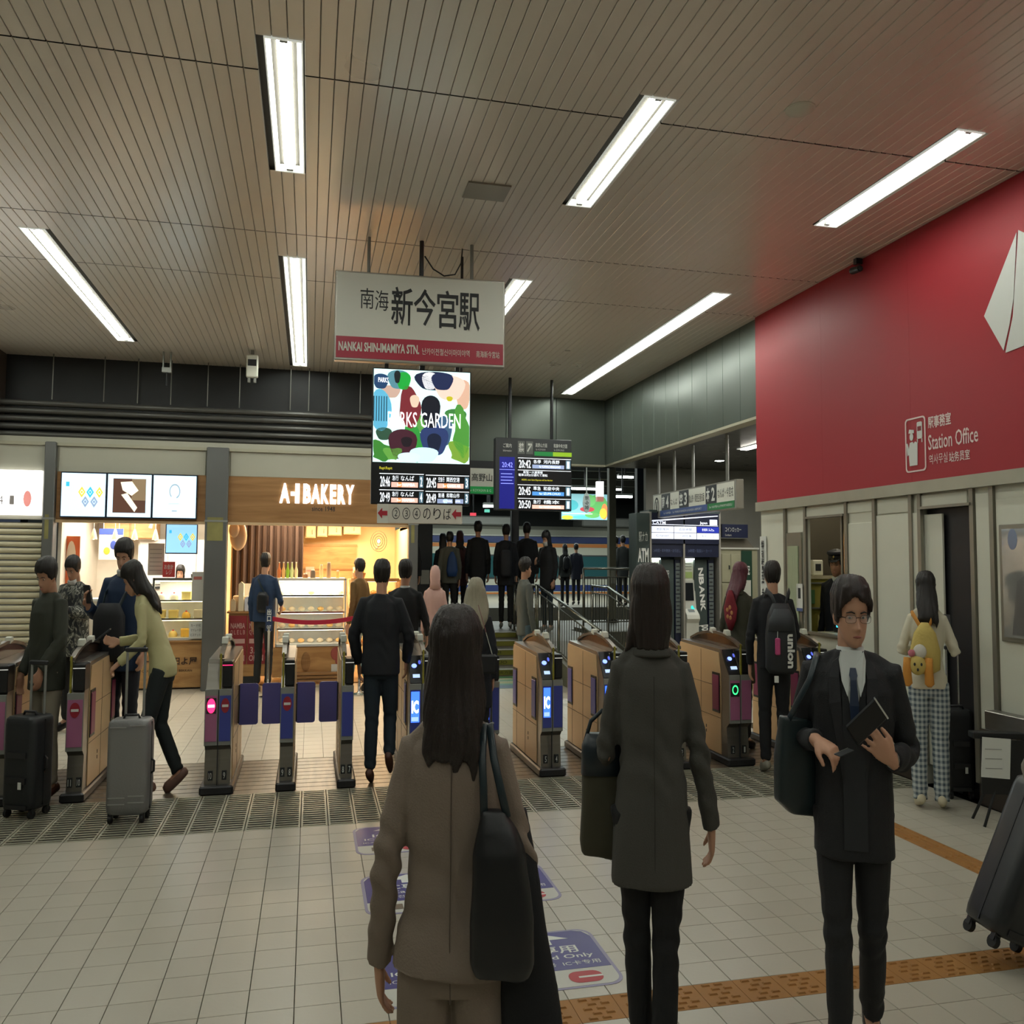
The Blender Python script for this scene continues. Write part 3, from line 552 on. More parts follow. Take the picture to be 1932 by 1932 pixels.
# ---- bakery
t = thing('bakery_lettering', 'white glowing bakery name letters on the wooden fascia', 'sign', (.1, YF - .03, 2.4)); lw = M('letter_glow', 'ffffff', emis=2.2, ecol=(255, 253, 250), var=0)
for ch, x, wd_ in (('A', -.44, .13), ('-', -.34, .05), ('1', -.28, .055), ('B', -.155, .1), ('A', -.045, .12), ('K', .075, .1), ('E', .18, .08), ('R', .29, .1), ('Y', .4, .11)):
    o = text(ch, (x, 0, .135 if ch != '-' else .13), wd_, .26 if ch != '-' else .05, lw, t, bold=.05, name='letter'); md = o.modifiers.new('thick', 'SOLIDIFY'); md.thickness = .02
text('since 1948', (.06, .016, -.06), .3, .065, ink, t, bold=.01)
t = thing('bakery_curtain', 'dark brown pleated curtain hanging behind the bakery till', 'curtain', (-.62, 12.75, 0)); cm_ = M('curtain_brown', '3a2a24', .8)
rs = []
n = 90
for z in (.9, 2.3): rs.append([(-.46 + .98 * k / n, .03 * sin(k * .75) + .012 * sin(k * 2.1), z) for k in range(n + 1)] + [(-.46 + .98 * k / n, .02 + .03 * sin(k * .75) + .012 * sin(k * 2.1), z) for k in range(n, -1, -1)])
MB().rings(rs).build('curtain_cloth', cm_, t, smooth=60); MB().cyl((-.5, .0, 2.31), (.55, 0, 2.31), .012).build('curtain_rail', chrome, t)
t = thing('wood_sign_board', 'large pale wooden board on the bakery back wall', 'board', (.28, DB - .045, 1.15)); B(-.42, .42, 0, .04, 0, .75).build('board', wfd, t); B(-.43, .43, -.01, .05, .36, .385).build('batten', wf, t); B(-.43, .43, -.01, .05, .73, .76).build('top_rail', wfd, t)
for k, (x, w_) in enumerate(((.0, .15), (.17, .15), (.36, .2), (.62, .26))):
    t = thing('wall_cupboard', f'cream wall cupboard high in the bakery, {["first", "second", "third", "fourth"][k]} from the curtain', 'cupboard', (x, DB - .3, 2.0 + .02 * k), 0, 'bakery wall cupboards'); B(-w_ / 2, w_ / 2, 0, .25, 0, .34).build('cupboard_body', cr, t); MB().chbox(-w_ / 2 + .008, w_ / 2 - .008, -.015, 0, .01, .33, .004).build('door', cr, t); B(.02, .03, -.025, -.015, .05, .12).build('door_handle', chrome, t)
t = thing('bakery_fan', 'round wire wall fan in the bakery', 'fan', (1.0, 12.9, 1.95)); 
for r in (.12, .09, .06, .03): MB().tube([(r * cos(a * pi / 10), 0, r * 1.3 * sin(a * pi / 10)) for a in range(21)], .004, 5).build('guard_ring', chrome, t)
MB().ell((0, .02, 0), (.03, .03, .04)).build('motor', inkw, t); MB().tube([(0, .02, -.05), (0, .2, -.1), (0, .6, -.1)], .012, 6).build('arm', inkw, t)
t = thing('chandelier_shell', 'cream shell-shaped hanging lamp in the bakery\'s upper left corner', 'lamp', (-.93, YF + .25, 2.1)); MB().ell((0, 0, -.12), (.11, .05, .2), 16, 10).build('lamp_shade', M('shell_cream', 'c8a888', .4), t, smooth=True); MB().ell((-.05, -.04, -.05), (.07, .03, .1), 12, 8).build('inner_shell', M('shell_pale', 'dcc4a8', .4), t, smooth=True); MB().cyl((0, 0, .05), (0, 0, .26), .01).build('cord', ink, t)
area('bakery_case_fill', (.02, YF + .42, 1.37), .8, .3, 10, (1, .9, .75)); area('cake_case_fill', (-1.64, YF + .42, 1.37), .5, .25, 4, (1, .88, .65))  # unseen fill lights added inside both glass cases to brighten their contents
cs_ = showcase('bakery_showcase', 'brightly lit glass bakery case with glowing shelves', -.42, .47, YF + .12, YF + .75, .52, 1.42, (.22, .44, .66), M('case_cream', 'e4dcc8', .35), litc)
t = thing('bakery_counter', 'wooden bakery counter front below the bright glass case', 'counter', (.1, YF + .1, 0)); MB().chbox(-.56, .37, .03, .7, .12, .515, .006).build('counter_body', wfd, t)
for k in range(3): MB().chbox(-.25, .35, -.06 - .0 * k, .03, .13 - k * .045 + .02, .165 - k * .045 + .02, .004).build('slatted_step', wf, t)
B(-.6, .38, -.12, .72, 0, .03).build('plinth', M('stone_cream', 'c8b898', .3), t)
MB().ell((-.13, .025, .32), (.06, .01, .13)).build('baguette_print', wf, t); MB().ell((.26, .025, .42), (.07, .01, .09)).ell((.3, .025, .32), (.05, .01, .06)).build('red_flower_print', M('flower_red', 'a05048'), t); B(.2, .34, .018, .028, .14, .28).build('white_notice', inkw, t)
# breads in the bright case and on side shelves
def bread(x, y, z, kind, lab, grp):
    c = ['c89048', 'd8a860', 'e8d8b8', 'b07030'][kind]; t = thing('bread_roll', lab, 'bread', (x, y, z), 0, grp)
    MB().ell((0, 0, .028), (.045, .04, .03), 10, 6).build('crust', M('bread' + c, c, .6), t, smooth=True); MB().ell((0, 0, .052), (.02, .018, .008), 8, 4).build('glaze', M('glaze', 'e8c070', .3), t, smooth=True)
od = ['first', 'second', 'third', 'fourth', 'fifth', 'sixth', 'seventh']
for zi, z in enumerate((.552, .755, .975, 1.195)):
    for k in range(7): bread(-.35 + k * .125, YF + .36, z, (2, 2, 1, 2)[(k + zi) % 4], f'pale roll in the bright bakery case, {od[zi]} shelf up, {od[k]} from left', 'rolls in the bright bakery case')
t = thing('bread_shelf', 'tiered wooden bread shelves right of the bright bakery case', 'shelf unit', (.88, YF + .35, 0))
MB().box(-.36, -.33, 0, .5, 0, 1.4).box(.33, .36, 0, .5, 0, 1.4).build('side_panel', wfd, t)
for k, z in enumerate((.5, .72, .95, 1.17, 1.38)): MB().box(-.33, .33, 0, .5, z, z + .02).build('shelf', wfd, t); B(-.33, .33, -.01, 0, z - .01, z + .035).build('shelf_lip', wf, t); B(-.3, .3, .04, .055, z - .012, z - .001).build('strip_lamp', litw, t)
for zi, z in enumerate((.52, .74, .97, 1.19)):
    for k in range(5): bread(.63 + k * .12, YF + .5, z, (k + zi) % 2 + (0 if zi % 2 else 0), f'golden loaf on the wooden bread shelves, {od[zi]} shelf up, {od[k]} from left', 'loaves on the wooden shelves')
for k in range(5):
    c = ['c87848', 'd8b070', '8ab83a', 'c8d8a0', 'd8c8a0'][k]; t = thing('sauce_bottle', ['orange', 'amber', 'green', 'pale green', 'cream'][k] + ' bottle standing on the bright bakery case', 'bottle', (-.4 + k * .055, YF + .3, 1.42)); MB().lathe([(.02, 0), (.024, .1), (.01, .15), (.008, .2), (.001, .2)]).build('bottle_body', M('b' + c, c, .3), t, smooth=50); MB().cyl((0, 0, .2), (0, 0, .215), .01).build('cap', inkw, t)
for k, (x, w_, h, c, l) in enumerate(((-.06, .07, .05, '7a5030', 'brown low tub'), (.04, .07, .1, '5a5048', 'grey tub with white label'), (.15, .05, .17, 'e0c890', 'tall cream jar'), (.25, .06, .2, 'a08468', 'handled clear jar'), (.37, .05, .09, 'c8a060', 'tan jar'))):
    t = thing('counter_jar', l + ' on the bright bakery case', 'jar', (x, YF + .32, 1.42)); MB().lathe([(w_ / 2, 0), (w_ / 2, h * .8), (w_ / 2.6, h), (.001, h)]).build('jar_body', M('j' + c, c, .4), t, smooth=40); MB().cyl((0, 0, h), (0, 0, h + .015), w_ / 2.8).build('lid', inkw, t)
for k in range(2):
    t = thing('bread_basket', ['basket of yellow rolls on top of the wooden shelves, left one', 'basket of bagged bread on top of the wooden shelves, right one'][k], 'basket', (.66 + .3 * k, YF + .45, 1.4)); MB().lathe([(.07, 0), (.1, .09), (.09, .09), (.06, .01)]).build('basket_body', wf, t)
    for q in range(4): MB().ell((.035 * cos(q * 1.6), .035 * sin(q * 1.6), .11), (.04, .04, .035), 8, 6).build('loaf', M('bread_y', 'e8c858'), t, smooth=True)
t = thing('till_counter', 'wooden till counter with two red posters at the bakery\'s left', 'counter', (-.78, YF + .15, 0)); MB().chbox(-.24, .24, .02, .5, .14, .96, .005).build('counter_body', wfd, t); B(-.26, .26, 0, .52, .96, .985).build('worktop', wfd, t); B(-.2, .1, .03, .4, 0, .14).build('plinth', ink, t)
redp = M('poster_red', '8e2a30', .5)
for x, lb in ((-.12, 'left'), (.115, 'right')):
    B(x - .112, x + .112, .008, .018, .3, .93).build('red_poster', redp, t)
    for s, z, h_, w_ in (('NAMBA', .8, .07, .18), ('ＱＬＥＬＢ', .71, .07, .18), ('3.27', .48, .09, .15), ('OPEN', .38, .08, .18)): text(s, (x, .005, z), w_, h_, M('poster_pink', 'd0a8a0', var=0), t, bold=.02)
    B(x - .09, x + .09, .004, .007, .57, .63).build('caption_box', M('poster_pink', 'd0a8a0', var=0), t)
t = thing('till_machine', 'white till with a grey label on the bakery counter', 'till', (-.84, YF + .35, .985)); MB().chbox(-.14, .14, -.1, .1, 0, .2, .01).build('till_body', M('till_white', 'b8a890', .4), t); B(.06, .13, -.105, -.1, .02, .17).build('grille', ink, t); B(-.05, .0, -.104, -.1, .07, .13).build('label_mark', darkst, t); B(-.06, .1, -.02, .0, .2, .36).build('screen', offwhite, t)
for k, (x, h, c, l) in enumerate(((-.97, .14, 'e0c8a0', 'cream carton'), (-.87, .36, 'ecdcb8', 'tall lit white carton'), (-.79, .17, 'd8d8e0', 'white carton with blue square'), (-.69, .2, 'd8b040', 'yellow carton'))):
    t = thing('drink_carton', l + ' standing at the bakery till', 'carton', (x, YF + .2, .985)); MB().chbox(-.035, .035, -.03, .03, 0, h, .006).build('carton_body', M('k' + c, c, .5), t); MB().prism([(-.03, h), (.03, h), (0, h + .03)], 1, -.03, .03).build('gable_top', M('k' + c, c), t)
t = sheet('pink_notice', 'pink vertical notice on the bakery\'s back board', 'notice', .0, DB - .07, 1.2, .13, .36, M('pink_paper', 'd8a898')); text('お知らせ', (0, -.003, .3), .1, .03, ink, t)
t = sheet('striped_notice', 'cream notice with grey lines on the bakery\'s back board', 'notice', .72, DB - .07, 1.2, .14, .36, M('cream_paper', 'e8dcc4')); B(-.05, .05, -.003, 0, .2, .22).build('text_line', ink, t); B(-.05, .05, -.003, 0, .26, .27).build('text_line', ink, t)
# queue posts and red belt
for x, lab, tx, c in ((-.47, 'chrome queue post with a blue exit sign before the bakery', '出\n口', '2a3a5a'), (.62, 'chrome queue post with a red entrance sign before the bakery', '入\n口', 'a02a38')):
    t = thing('queue_post', lab, 'barrier post', (x, 10.75, 0)); MB().lathe([(.1, 0), (.1, .015), (.03, .03), (.016, .05), (.016, .78), (.024, .8), (.024, .84), (.001, .85)]).build('post', chrome, t, smooth=40)
    B(-.04, .04, -.02, -.012, .8, 1.1).build('sign_plate', M('plate' + c, c, .4), t); text(tx, (0, -.022, .99), .05, .15, inkw, t, bold=.03); text('OUT' if c[0] == '2' else 'IN', (0, -.022, .85), .05, .04, inkw, t, bold=.03)
t = thing('red_barrier_belt', 'red belt stretched between the two queue posts', 'barrier belt', (.06, 10.74, .93)); n = 16
MB().rings([[(-.54 + 1.08 * k / n, -.003 + .006 * (q % 2), -.06 * (1 - (2 * k / n - 1) ** 2) + (0, 0, .055, .055)[q] + .0) for q in (0, 1, 3, 2)] for k in range(n + 1)]).build('belt', M('belt_red', 'b01f3a', .5), t)
# ================================================================= TICKET GATES
side_m = M('gate_side_sheet', 'd8b88c', .4, .2, var=.1, scale=2.5, stretch=(1, 1, 3), bump=.05, bscale=4)
blue_p = M('gate_blue', '3c4798', .35, var=.05); pink_p = M('gate_pink', 'a8668a', .4, var=.05); flap_b = M('flap_violet', '6462ae', .4, var=.05); flap_p = M('flap_crimson', '8a3058', .45)
noe = M('noentry_red', '9a2434', .4); noel = M('noentry_lit', 'ff2a5a', emis=2.2, ecol='ff2458', var=0); icb = M('ic_screen', '2040d0', emis=1.5, ecol='3b6cf0', var=0); icw = M('ic_white', 'ffffff', emis=2.5, ecol='e8f0ff', var=0)
grn = M('green_ring_lit', '20d060', emis=2, ecol='30e070', var=0); rdb = M('reader_blue', '4060ff', emis=1.8, ecol='7a92ff', var=0); ylb = M('hazard_yellow', '8a8228', .5, var=.5, scale=30); hood_m = M('gate_hood', '6e665c', .35, .6)
ZP0, ZP1 = .37, .69
def disc(mb, cx, cz, rx, rz, y0, y1, n=18): mb.prism([(cx + rx * cos(2 * pi * k / n), cz + rz * sin(2 * pi * k / n)) for k in range(n)], 1, y0, y1); return mb
def gate(x0, x1, lab, cols, signs, nums, flaps='open', rd=True, fcol=None, L=.95, tone=None):
    y0 = GR1 + .04
    t = thing('ticket_gate', lab, 'ticket gate', (x0, y0, 0), 0, 'ticket gates'); w = x1 - x0; n = len(cols)
    MB().chbox(-.02, w + .02, -.035, L + .03, -.002, .06, .01).build('plinth', darkst, t)
    poly = [(.03, .06), (.05, .3), (.0, .345), (0, .72), (.13, .9), (.16, .93), (L - .03, .95), (L, .9), (L, .06)]
    MB().prism(poly, 0, .006, w - .006).build('gate_body', steel, t)
    for xs in (0, w - .006):
        MB().prism([(.14, .065), (.14, .34), (.135, .71), (.17, .9), (L - .02, .925), (L - .005, .88), (L - .005, .065)], 0, xs, xs + .006).build('side_sheet', side_m, t)
        e = xs + .006 if xs else -.001
        if not xs: e = -.0015
        else: e = w
        sm = MB()
        for a, b, c, d in ((.14, L, .62, .623), (.14, L, .36, .363), (.5, .503, .06, .9), (.8, .803, .06, .6)): sm.box(min(e, e + .001), e + .0012, a, b, c, d)
        sm.box(min(e, e + .001), e + .0015, .4, .412, .2, .225).box(min(e, e + .001), e + .0015, .4, .412, .24, .265); sm.build('panel_seam', ink, t)
    # front colour panels, numbers
    hw = w / n
    for k, c in enumerate(cols):
        a, b = k * hw + .006, (k + 1) * hw - .006
        B(a - .003, b + .003, -.012, .0, ZP0 - .03, ZP1 + .045).build('front_frame', grey_paint, t, .002)
        B(a + .003, b - .003, -.016, -.012, ZP0, ZP1).build('front_panel', {'b': blue_p, 'p': pink_p}[c], t)
        cx = (a + b) / 2; sg = signs[k] if k < len(signs) else ''
        rx = min((b - a) * .34, .032)
        if sg in ('n', 'N'):
            if sg == 'N': B(a + .008, b - .008, -.0175, -.016, ZP1 - .125, ZP1 - .015).build('lit_screen', ink, t)
            disc(MB(), cx, ZP1 - .07, rx, .052, -.019, -.0175).build('no_entry_disc', noel if sg == 'N' else noe, t); B(cx - rx * .75, cx + rx * .75, -.0205, -.019, ZP1 - .08, ZP1 - .062).build('white_bar', icw if sg == 'N' else inkw, t)
        if sg == 'i':
            B(a + .008, b - .012, -.018, -.016, ZP0 + .08, ZP1 - .012).build('lit_screen', icb, t); text('IC', (cx - .003, -.0185, (ZP0 + ZP1) / 2 + .035), (b - a) * .62, .095, icw, t, bold=.04)
            B(a + .012, b - .02, -.0185, -.018, ZP0 + .09, ZP0 + .12).build('lit_band', E_('ic_pale', '8aa8f0', 1.2), t)
        if sg == 'o':
            B(a + .006, b - .006, -.018, -.016, ZP1 - .13, ZP1 - .02).build('dark_screen', ink, t)
            mb = MB(); q = 20
            for i in range(q):
                a0, a1 = 2 * pi * i / q, 2 * pi * (i + 1) / q; mb.add([(cx + r_ * cos(a_), -.02, ZP1 - .075 + r_ * 1.45 * sin(a_)) for a_ in (a0, a1) for r_ in (.019, .027)], [(0, 1, 3, 2)])
            mb.build('green_ring', grn, t)
    if n == 2: B(w / 2 - .002, w / 2 + .002, -.004, .02, .06, ZP1 + .04).build('centre_seam', ink, t)
    for k, s in enumerate(nums):
        cx = w * (k + .5) / len(nums); B(cx - min(.016, w / 5), cx + min(.016, w / 5), .024, .032, .09, .155).build('number_plate', ink, t)
        text(s, (cx, .0235, .122), .014 if len(s) == 1 else .02, .045, inkw, t, bold=.01)
    # upper part: reader, black ticket box, post, hood
    post = w * .55 if n == 2 else w * .18
    B(post - .006, post + .006, -.006, .01, .735, .985).build('hood_post', ylb, t)
    B(post + .012, w - .004, .0, .14, .745, .93).build('ticket_slot_box', black, t, .006)
    B(post + .012, w - .004, -.004, .0, .9, .905).build('slot_light', noel if 'N' in signs else M('slot_white', 'd8d8d0', emis=.4, var=0), t)
    if rd:
        xm = post - .008; MB().prism([(-.004, .74), (.12, .93), (.128, .925), (.006, .73)], 0, .008, xm).build('reader_plate', black, t)
        def rp(s, o): return Vector((0, -.006 + .122 * s - o * .84, .742 + .186 * s + o * .54))
        for i, (u, s) in enumerate(((.45, .62), (.88, .75))):
            mb = MB(); vs = []; q = 14; c = rp(s, .006)
            for k in range(q): a_ = 2 * pi * k / q; vs.append((xm * u + .02 * cos(a_) * (1 if i == 0 else .5), c.y + .018 * sin(a_) * .55, c.z + .018 * sin(a_) * .84))
            mb.add(vs, [tuple(range(q))]); mb.build('reader_light', rdb if i == 0 else M('reader_dim', '3040a0', emis=.7, ecol='5a68d8', var=0), t)
        c = rp(.24, .006); MB().add([(xm * .3, c.y - .008, c.z - .012), (xm * .85, c.y - .008, c.z - .012), (xm * .85, c.y + .008, c.z + .012), (xm * .3, c.y + .008, c.z + .012)], [(0, 1, 2, 3)]).build('reader_display', M('rd_disp', '90a8d0', emis=.9, ecol='a8c0e8', var=0), t)
    hx0, hx1 = post - .012, post + .02
    arch = [(0, .975), (.1, 1.01), (.25, 1.045), (.42, 1.06), (.6, 1.05), (.78, 1.02), (L - .02, .97)]
    MB().prism(arch + [(y, z - .022) for y, z in arch[::-1]], 0, hx0, hx1).build('arch_hood', hood_m, t)
    MB().prism([(.02, .955)] + [(y, z - .022) for y, z in arch[1:-1]] + [(L - .05, .95), (L - .06, .93), (.12, .92)], 0, post - .002, post + .005).build('hood_screen', M('smoked_acrylic', '3a2c26', .12, var=0, alpha=.85), t)
    for y in (.24, .5): MB().prism([(y - .035, 1.035), (y + .035, 1.05), (y + .02, 1.085), (y - .02, 1.08)], 0, hx0 - .006, hx1 + .006).build('sensor_head', offwhite, t, .003)
    fc = fcol or (flap_b if 'b' in cols else flap_p)
    if flaps == 'open':
        for xs in (-.006, w + .001):
            for ya in (.16, .8): B(xs, xs + .005, ya - .01, ya + .12, .4, .73).build('flap_slot', black, t); MB().box(xs - .004 if xs < 0 else xs + .003, xs + .002 if xs < 0 else xs + .009, ya, ya + .11, .42, .71).build('gate_flap', fc, t, .002)
    for sd in flaps if flaps != 'open' else '':
        xa, xb = (w + .003, w + .15) if sd == 'r' else (-.15, -.003)
        o = MB().prism(rrect(xa, xb, .385, .7, .02), 1, .5, .512).build('gate_flap', fc, t); B(xa if sd == 'r' else xb - .01, xa + .01 if sd == 'r' else xb, .49, .52, .4, .69).build('flap_hinge', black, t)
    return t
gate(-2.17, -1.97, 'pink ticket gate at the far left edge, beside the black suitcase', 'p', 'n', ['12'], rd=False)
gate(-1.604, -1.49, 'pink-fronted ticket gate with no-entry disc between the two suitcases', 'p', 'n', ['11', '10'], rd=False)
gate(-.709, -.52, 'double ticket gate with lit pink no-entry and blue panel, numbered 10 and 9', 'pb', 'Nn', ['10', '9'], 'r', rd=False)
gate(-.192, -.09, 'slim blue ticket gate with no-entry disc, numbered 9 and 8', 'b', 'n', ['9', '8'], 'lr', rd=False)
gate(.24, .335, 'slim plain blue ticket gate numbered 8 and 7', 'b', '', ['8', '7'], 'l', rd=False)
gate(.74, .93, 'blue ticket gate with IC screen behind the man in the navy coat', 'bb', 'i', ['7', '6'])
gate(1.3, 1.435, 'blue ticket gate mostly hidden behind the brown-suited woman', 'bb', 'i', ['6', '5'])
gate(1.767, 1.941, 'ticket gate with glowing IC screen numbered 5 and 4', 'bb', 'i', ['5', '4'])
gate(2.27, 2.45, 'blue-flapped ticket gate left of the bob-haired woman\'s shoulder', 'bb', 'i', ['4', '3'])
gate(2.82, 3.0, 'pink-fronted ticket gate right behind the bob-haired woman', 'pp', '', ['3', '2'], fcol=flap_p)
gate(3.357, 3.56, 'pink ticket gate with green ring sign, numbered 2 and 1', 'pp', 'o', ['2', '1'], fcol=flap_p)
gate(4.1, 4.28, 'ticket gate nearest the red wall, behind the rucksack man', 'pp', 'o', ['1', '0'], fcol=flap_p)

# ================================================================= HANGING SIGNS
sgw = M('sign_white', 'dadace', .4, var=.02, emis=0); sgr = M('sign_crimson', 'a8283e', .4, var=.03); sgf = M('sign_frame', 'a8a49a', .35, .5)
t = thing('station_sign', 'white and crimson hanging station name board', 'sign', (.83, 6.7, 3.225)); t.rotation_euler = (0, 0, -.045)
B(-.68, .68, -.03, .05, 0, .715).build('frame', sgf, t, .006); B(-.665, .665, -.034, -.03, .19, .7).build('white_panel', sgw, t); B(-.665, .665, -.034, -.03, .02, .19).build('red_band', sgr, t)
for s, x, w_, h_, z in (('南', -.43, .105, .165, .5), ('海', -.315, .105, .165, .49), ('新', -.155, .17, .31, .455), ('今', .025, .175, .3, .455), ('宮', .21, .17, .31, .45), ('駅', .385, .17, .31, .44)): text(s, (x, -.035, z), w_, h_, ink, t, bold=.012 if x > -.25 else 0)
text('NANKAI SHIN-IMAMIYA STN.', (-.33, -.035, .11), .63, .075, sgw, t, bold=.03); text('난카이전철신이마미야역', (.2, -.035, .1), .38, .055, sgw, t); text('南海新今宮站', (.54, -.035, .1), .19, .055, sgw, t)
for x in (-.42, 0, .41): MB().cyl((x, .02, .715), (x, .02, CE - 3.225), .014 if x else .018).build('hanging_pole', grey_paint if x else darkst, t)
t = thing('sign_cable', 'black cable looping from the centre pole of the station sign', 'cable', (.86, 6.75, 4.1)); MB().tube([(.0, 0, .03), (.07, 0, -.07), (.16, 0, -.12), (.25, 0, -.1), (.3, 0, 0), (.31, 0, .12)], .006, 6).build('cable_run', black, t, smooth=True)
# advertising + timetable screen
t = thing('advert_departure_screen', 'large hanging display with garden advert above four departures', 'screen', (.85, 6.74, 2.1)); t.rotation_euler = (0, 0, -.045); dkb = M('board_black', '0d0f14', .35)
B(-.395, .395, -.02, .07, 0, 1.09).build('cabinet', dkb, t, .006)
MB().box(-.3, -.27, .0, .05, 1.09, 1.13).box(-.02, .02, 0, .05, 1.09, 1.13).box(.27, .3, 0, .05, 1.09, 1.13).build('hanger', darkst, t)
B(-.385, .385, -.024, -.02, .335, 1.08).build('advert_base', E_('ad_mint', 'c8e6e2', .9), t)
def blob(cx, cz, rx, rz, col, k, e=.7, ph=0, wob=.12, n=22):
    y = -.0245 - .0006 * k
    rx *= 1.22; rz *= 1.15
    P_ = []
    for i in range(n):
        a = 2 * pi * i / n; u_ = cx + rx * cos(a) * (1 + wob * sin(3 * a + ph)); v_ = cz + rz * sin(a) * (1 + wob * cos(2 * a + ph)); P_.append((max(-.383, min(.383, u_)), max(.338, min(1.078, v_))))
    MB().prism(P_, 1, y, y + .0005).build('advert_shape', E_('ad_' + col, col, e), t)
for q in ((-.19, 1.0, .07, .075, '5890a0', 1, .5), (-.15, .99, .045, .07, '18a038', 2, .6), (-.2, 1.02, .02, .05, '0c1418', 3), (.1, 1.0, .13, .075, '101c3a', 1, .6), (.22, .95, .1, .1, 'e0c8b8', 2, .7), (.16, 1.0, .07, .07, '16224a', 3, .6), (-.33, .75, .07, .15, '58a8c8', 1, .7, 1, .05), (-.1, .78, .07, .14, '7a2830', 2, .5, 2), (-.06, .83, .03, .05, 'd8c0a8', 3), (.07, .75, .06, .13, '0c1020', 3, .4), (.1, .52, .09, .12, '283868', 2, .6), (.1, .5, .045, .075, '101830', 3), (.27, .72, .07, .06, '3a7a3a', 1, .6), (.32, .6, .06, .16, '4a9038', 2, .6, 2, .3), (.31, .43, .08, .08, '78a038', 2, .6, 1, .3), (-.32, .42, .07, .08, '3a8030', 2, .6, 1, .35), (-.06, .5, .08, .12, '2e9038', 1, .6, 2, .3), (-.15, .48, .09, .12, '4a2030', 3, .4), (-.12, .5, .035, .04, '181018', 4), (-.1, .37, .07, .045, 'c8e0f0', 5, .8), (-.23, .4, .05, .06, '68a848', 3, .5, 0, .4), (.02, .4, .09, .06, 'c0dce8', 4, .8), (.22, .86, .02, .02, 'b8b020', 4), (-.33, .98, .05, .06, '1a3a60', 1), (-.02, .66, .06, .08, '5a9848', 0, .6, 1, .4), (.18, .6, .05, .12, '385878', 1, .6), (-.3, .56, .05, .05, '2a4a38', 1), (.06, 1.0, .05, .07, 'e8e8e8', 1, 1), (.33, .9, .05, .12, 'd0a890', 0, .7), (-.25, .9, .06, .05, 'c8a898', 0, .6)): blob(*q)
for k in range(6): B(-.385 + .02 * k, -.378 + .02 * k, -.028, -.0275, .66, .86).build('advert_stripe', E_('ad_teal', '184860', .4), t)
text('PARKS GARDEN', (.02, -.0285, .68), .58, .12, E_('ad_white', 'ffffff', 1.2), t, bold=.0, name='lettering'); text('PARKS', (-.31, -.0285, .99), .08, .04, E_('ad_white', 'ffffff', 1.2), t)
lw2 = E_('led_white', 'e8eef4', 1.1); lb2 = E_('led_blue', 'a8c4d8', .8); lo = E_('led_orange', 'e88a50', .8); ly = E_('led_yellow', 'c8c030', .8); lpk = E_('led_rose', 'e8b0a0', .8)
def row(t, x0, x1, z, h, y, tm, k1, dst, rom, num, col, sub=None):
    w = x1 - x0; B(x0, x1, y - .002, y, z + h * .93, z + h * .97).build('rule', lw2, t)
    text(tm, (x0 + w * .13, y, z + h * .45), w * .22, h * .68, lw2, t, bold=.008); text(k1, (x0 + w * .36, y, z + h * .68), w * .14, h * .32, lw2, t); text(dst, (x0 + w * .63, y, z + h * .68), w * .3, h * .32, lw2, t)
    B(x0 + w * .27, x1 - w * .13, y - .001, y, z + h * .1, z + h * .42).build('colour_bar', col, t); B(x0 + w * .42, x0 + w * .5, y - .0015, y - .001, z + h * .1, z + h * .42).build('colour_bar', sub or col, t)
    text(rom, (x0 + w * .6, y - .002, z + h * .26), w * .4, h * .18, lw2, t)
    B(x1 - w * .1, x1 - w * .01, y - .001, y, z + h * .1, z + h * .85).build('platform_plate', M('led_plate', '5f7f90', emis=.35, ecol='5f7f90', var=0), t); text(num, (x1 - w * .055, y - .002, z + h * .47), w * .045, h * .6, lw2, t, bold=.02)
text('Rapi:Rapit', (-.28, -.022, .285), .1, .028, ly, t)
row(t, -.33, .02, .125, .125, -.022, '20:46', '急行', 'なんば', 'for NAMBA', '2', lpk, lo); row(t, -.33, .02, .005, .115, -.022, '20:49', '急行', 'なんば', 'for NAMBA', '4', lpk, lo)
row(t, .035, .385, .125, .12, -.022, '20:45', '空急行', '関西空港', 'for KANSAI AIR', '3', lpk, lo); row(t, .035, .385, .005, .11, -.022, '20:49', '普通', '和歌山市', 'for WAKAYAMA', '3', E_('led_slate', '8a98b8', .7), lb2)
t = thing('second_display_back', 'dark slim display directly behind the advert screen', 'screen', (1.24, 6.95, 2.12)); B(-.1, .045, 0, .08, 0, .56).build('cabinet', dkb, t); MB().cyl((-.03, .04, .56), (-.03, .04, CE - 2.12), .012).build('hanging_pole', darkst, t); B(.0, .04, -.004, 0, .32, .4).build('blue_patch', E_('scr_blue2', '3a6a9a', .4), t); B(.0, .04, -.004, 0, .14, .15).build('rule', lw2, t)
t = thing('platform_guide_plate', 'narrow plate of circled numbers with red arrows below the advert screen', 'sign', (.84, 6.7, 1.95)); t.rotation_euler = (0, 0, -.045); pgl = M('plate_lit', 'ccc8ba', .4, emis=.05, ecol='b8b0a2')
B(-.335, .335, -.02, .03, 0, .15).build('plate', pgl, t, .003); B(-.335, -.25, -.022, -.02, 0, .15).build('end_plate', sgw, t)
for k, s in enumerate('②③④のりば'): text(s, (-.19 + k * .081, -.021, .078), .06, .09, ink, t)
for cx in (-.292, .29): MB().prism([(cx + .035, .06), (cx + .035, .095), (cx - .005, .095), (cx - .005, .12), (cx - .04, .078), (cx - .005, .035), (cx - .005, .06)], 1, -.025, -.022).build('red_arrow', red_ink, t)
MB().box(-.28, -.26, 0, .02, .15, .2).box(.26, .28, 0, .02, .15, .2).build('hanger', darkst, t)
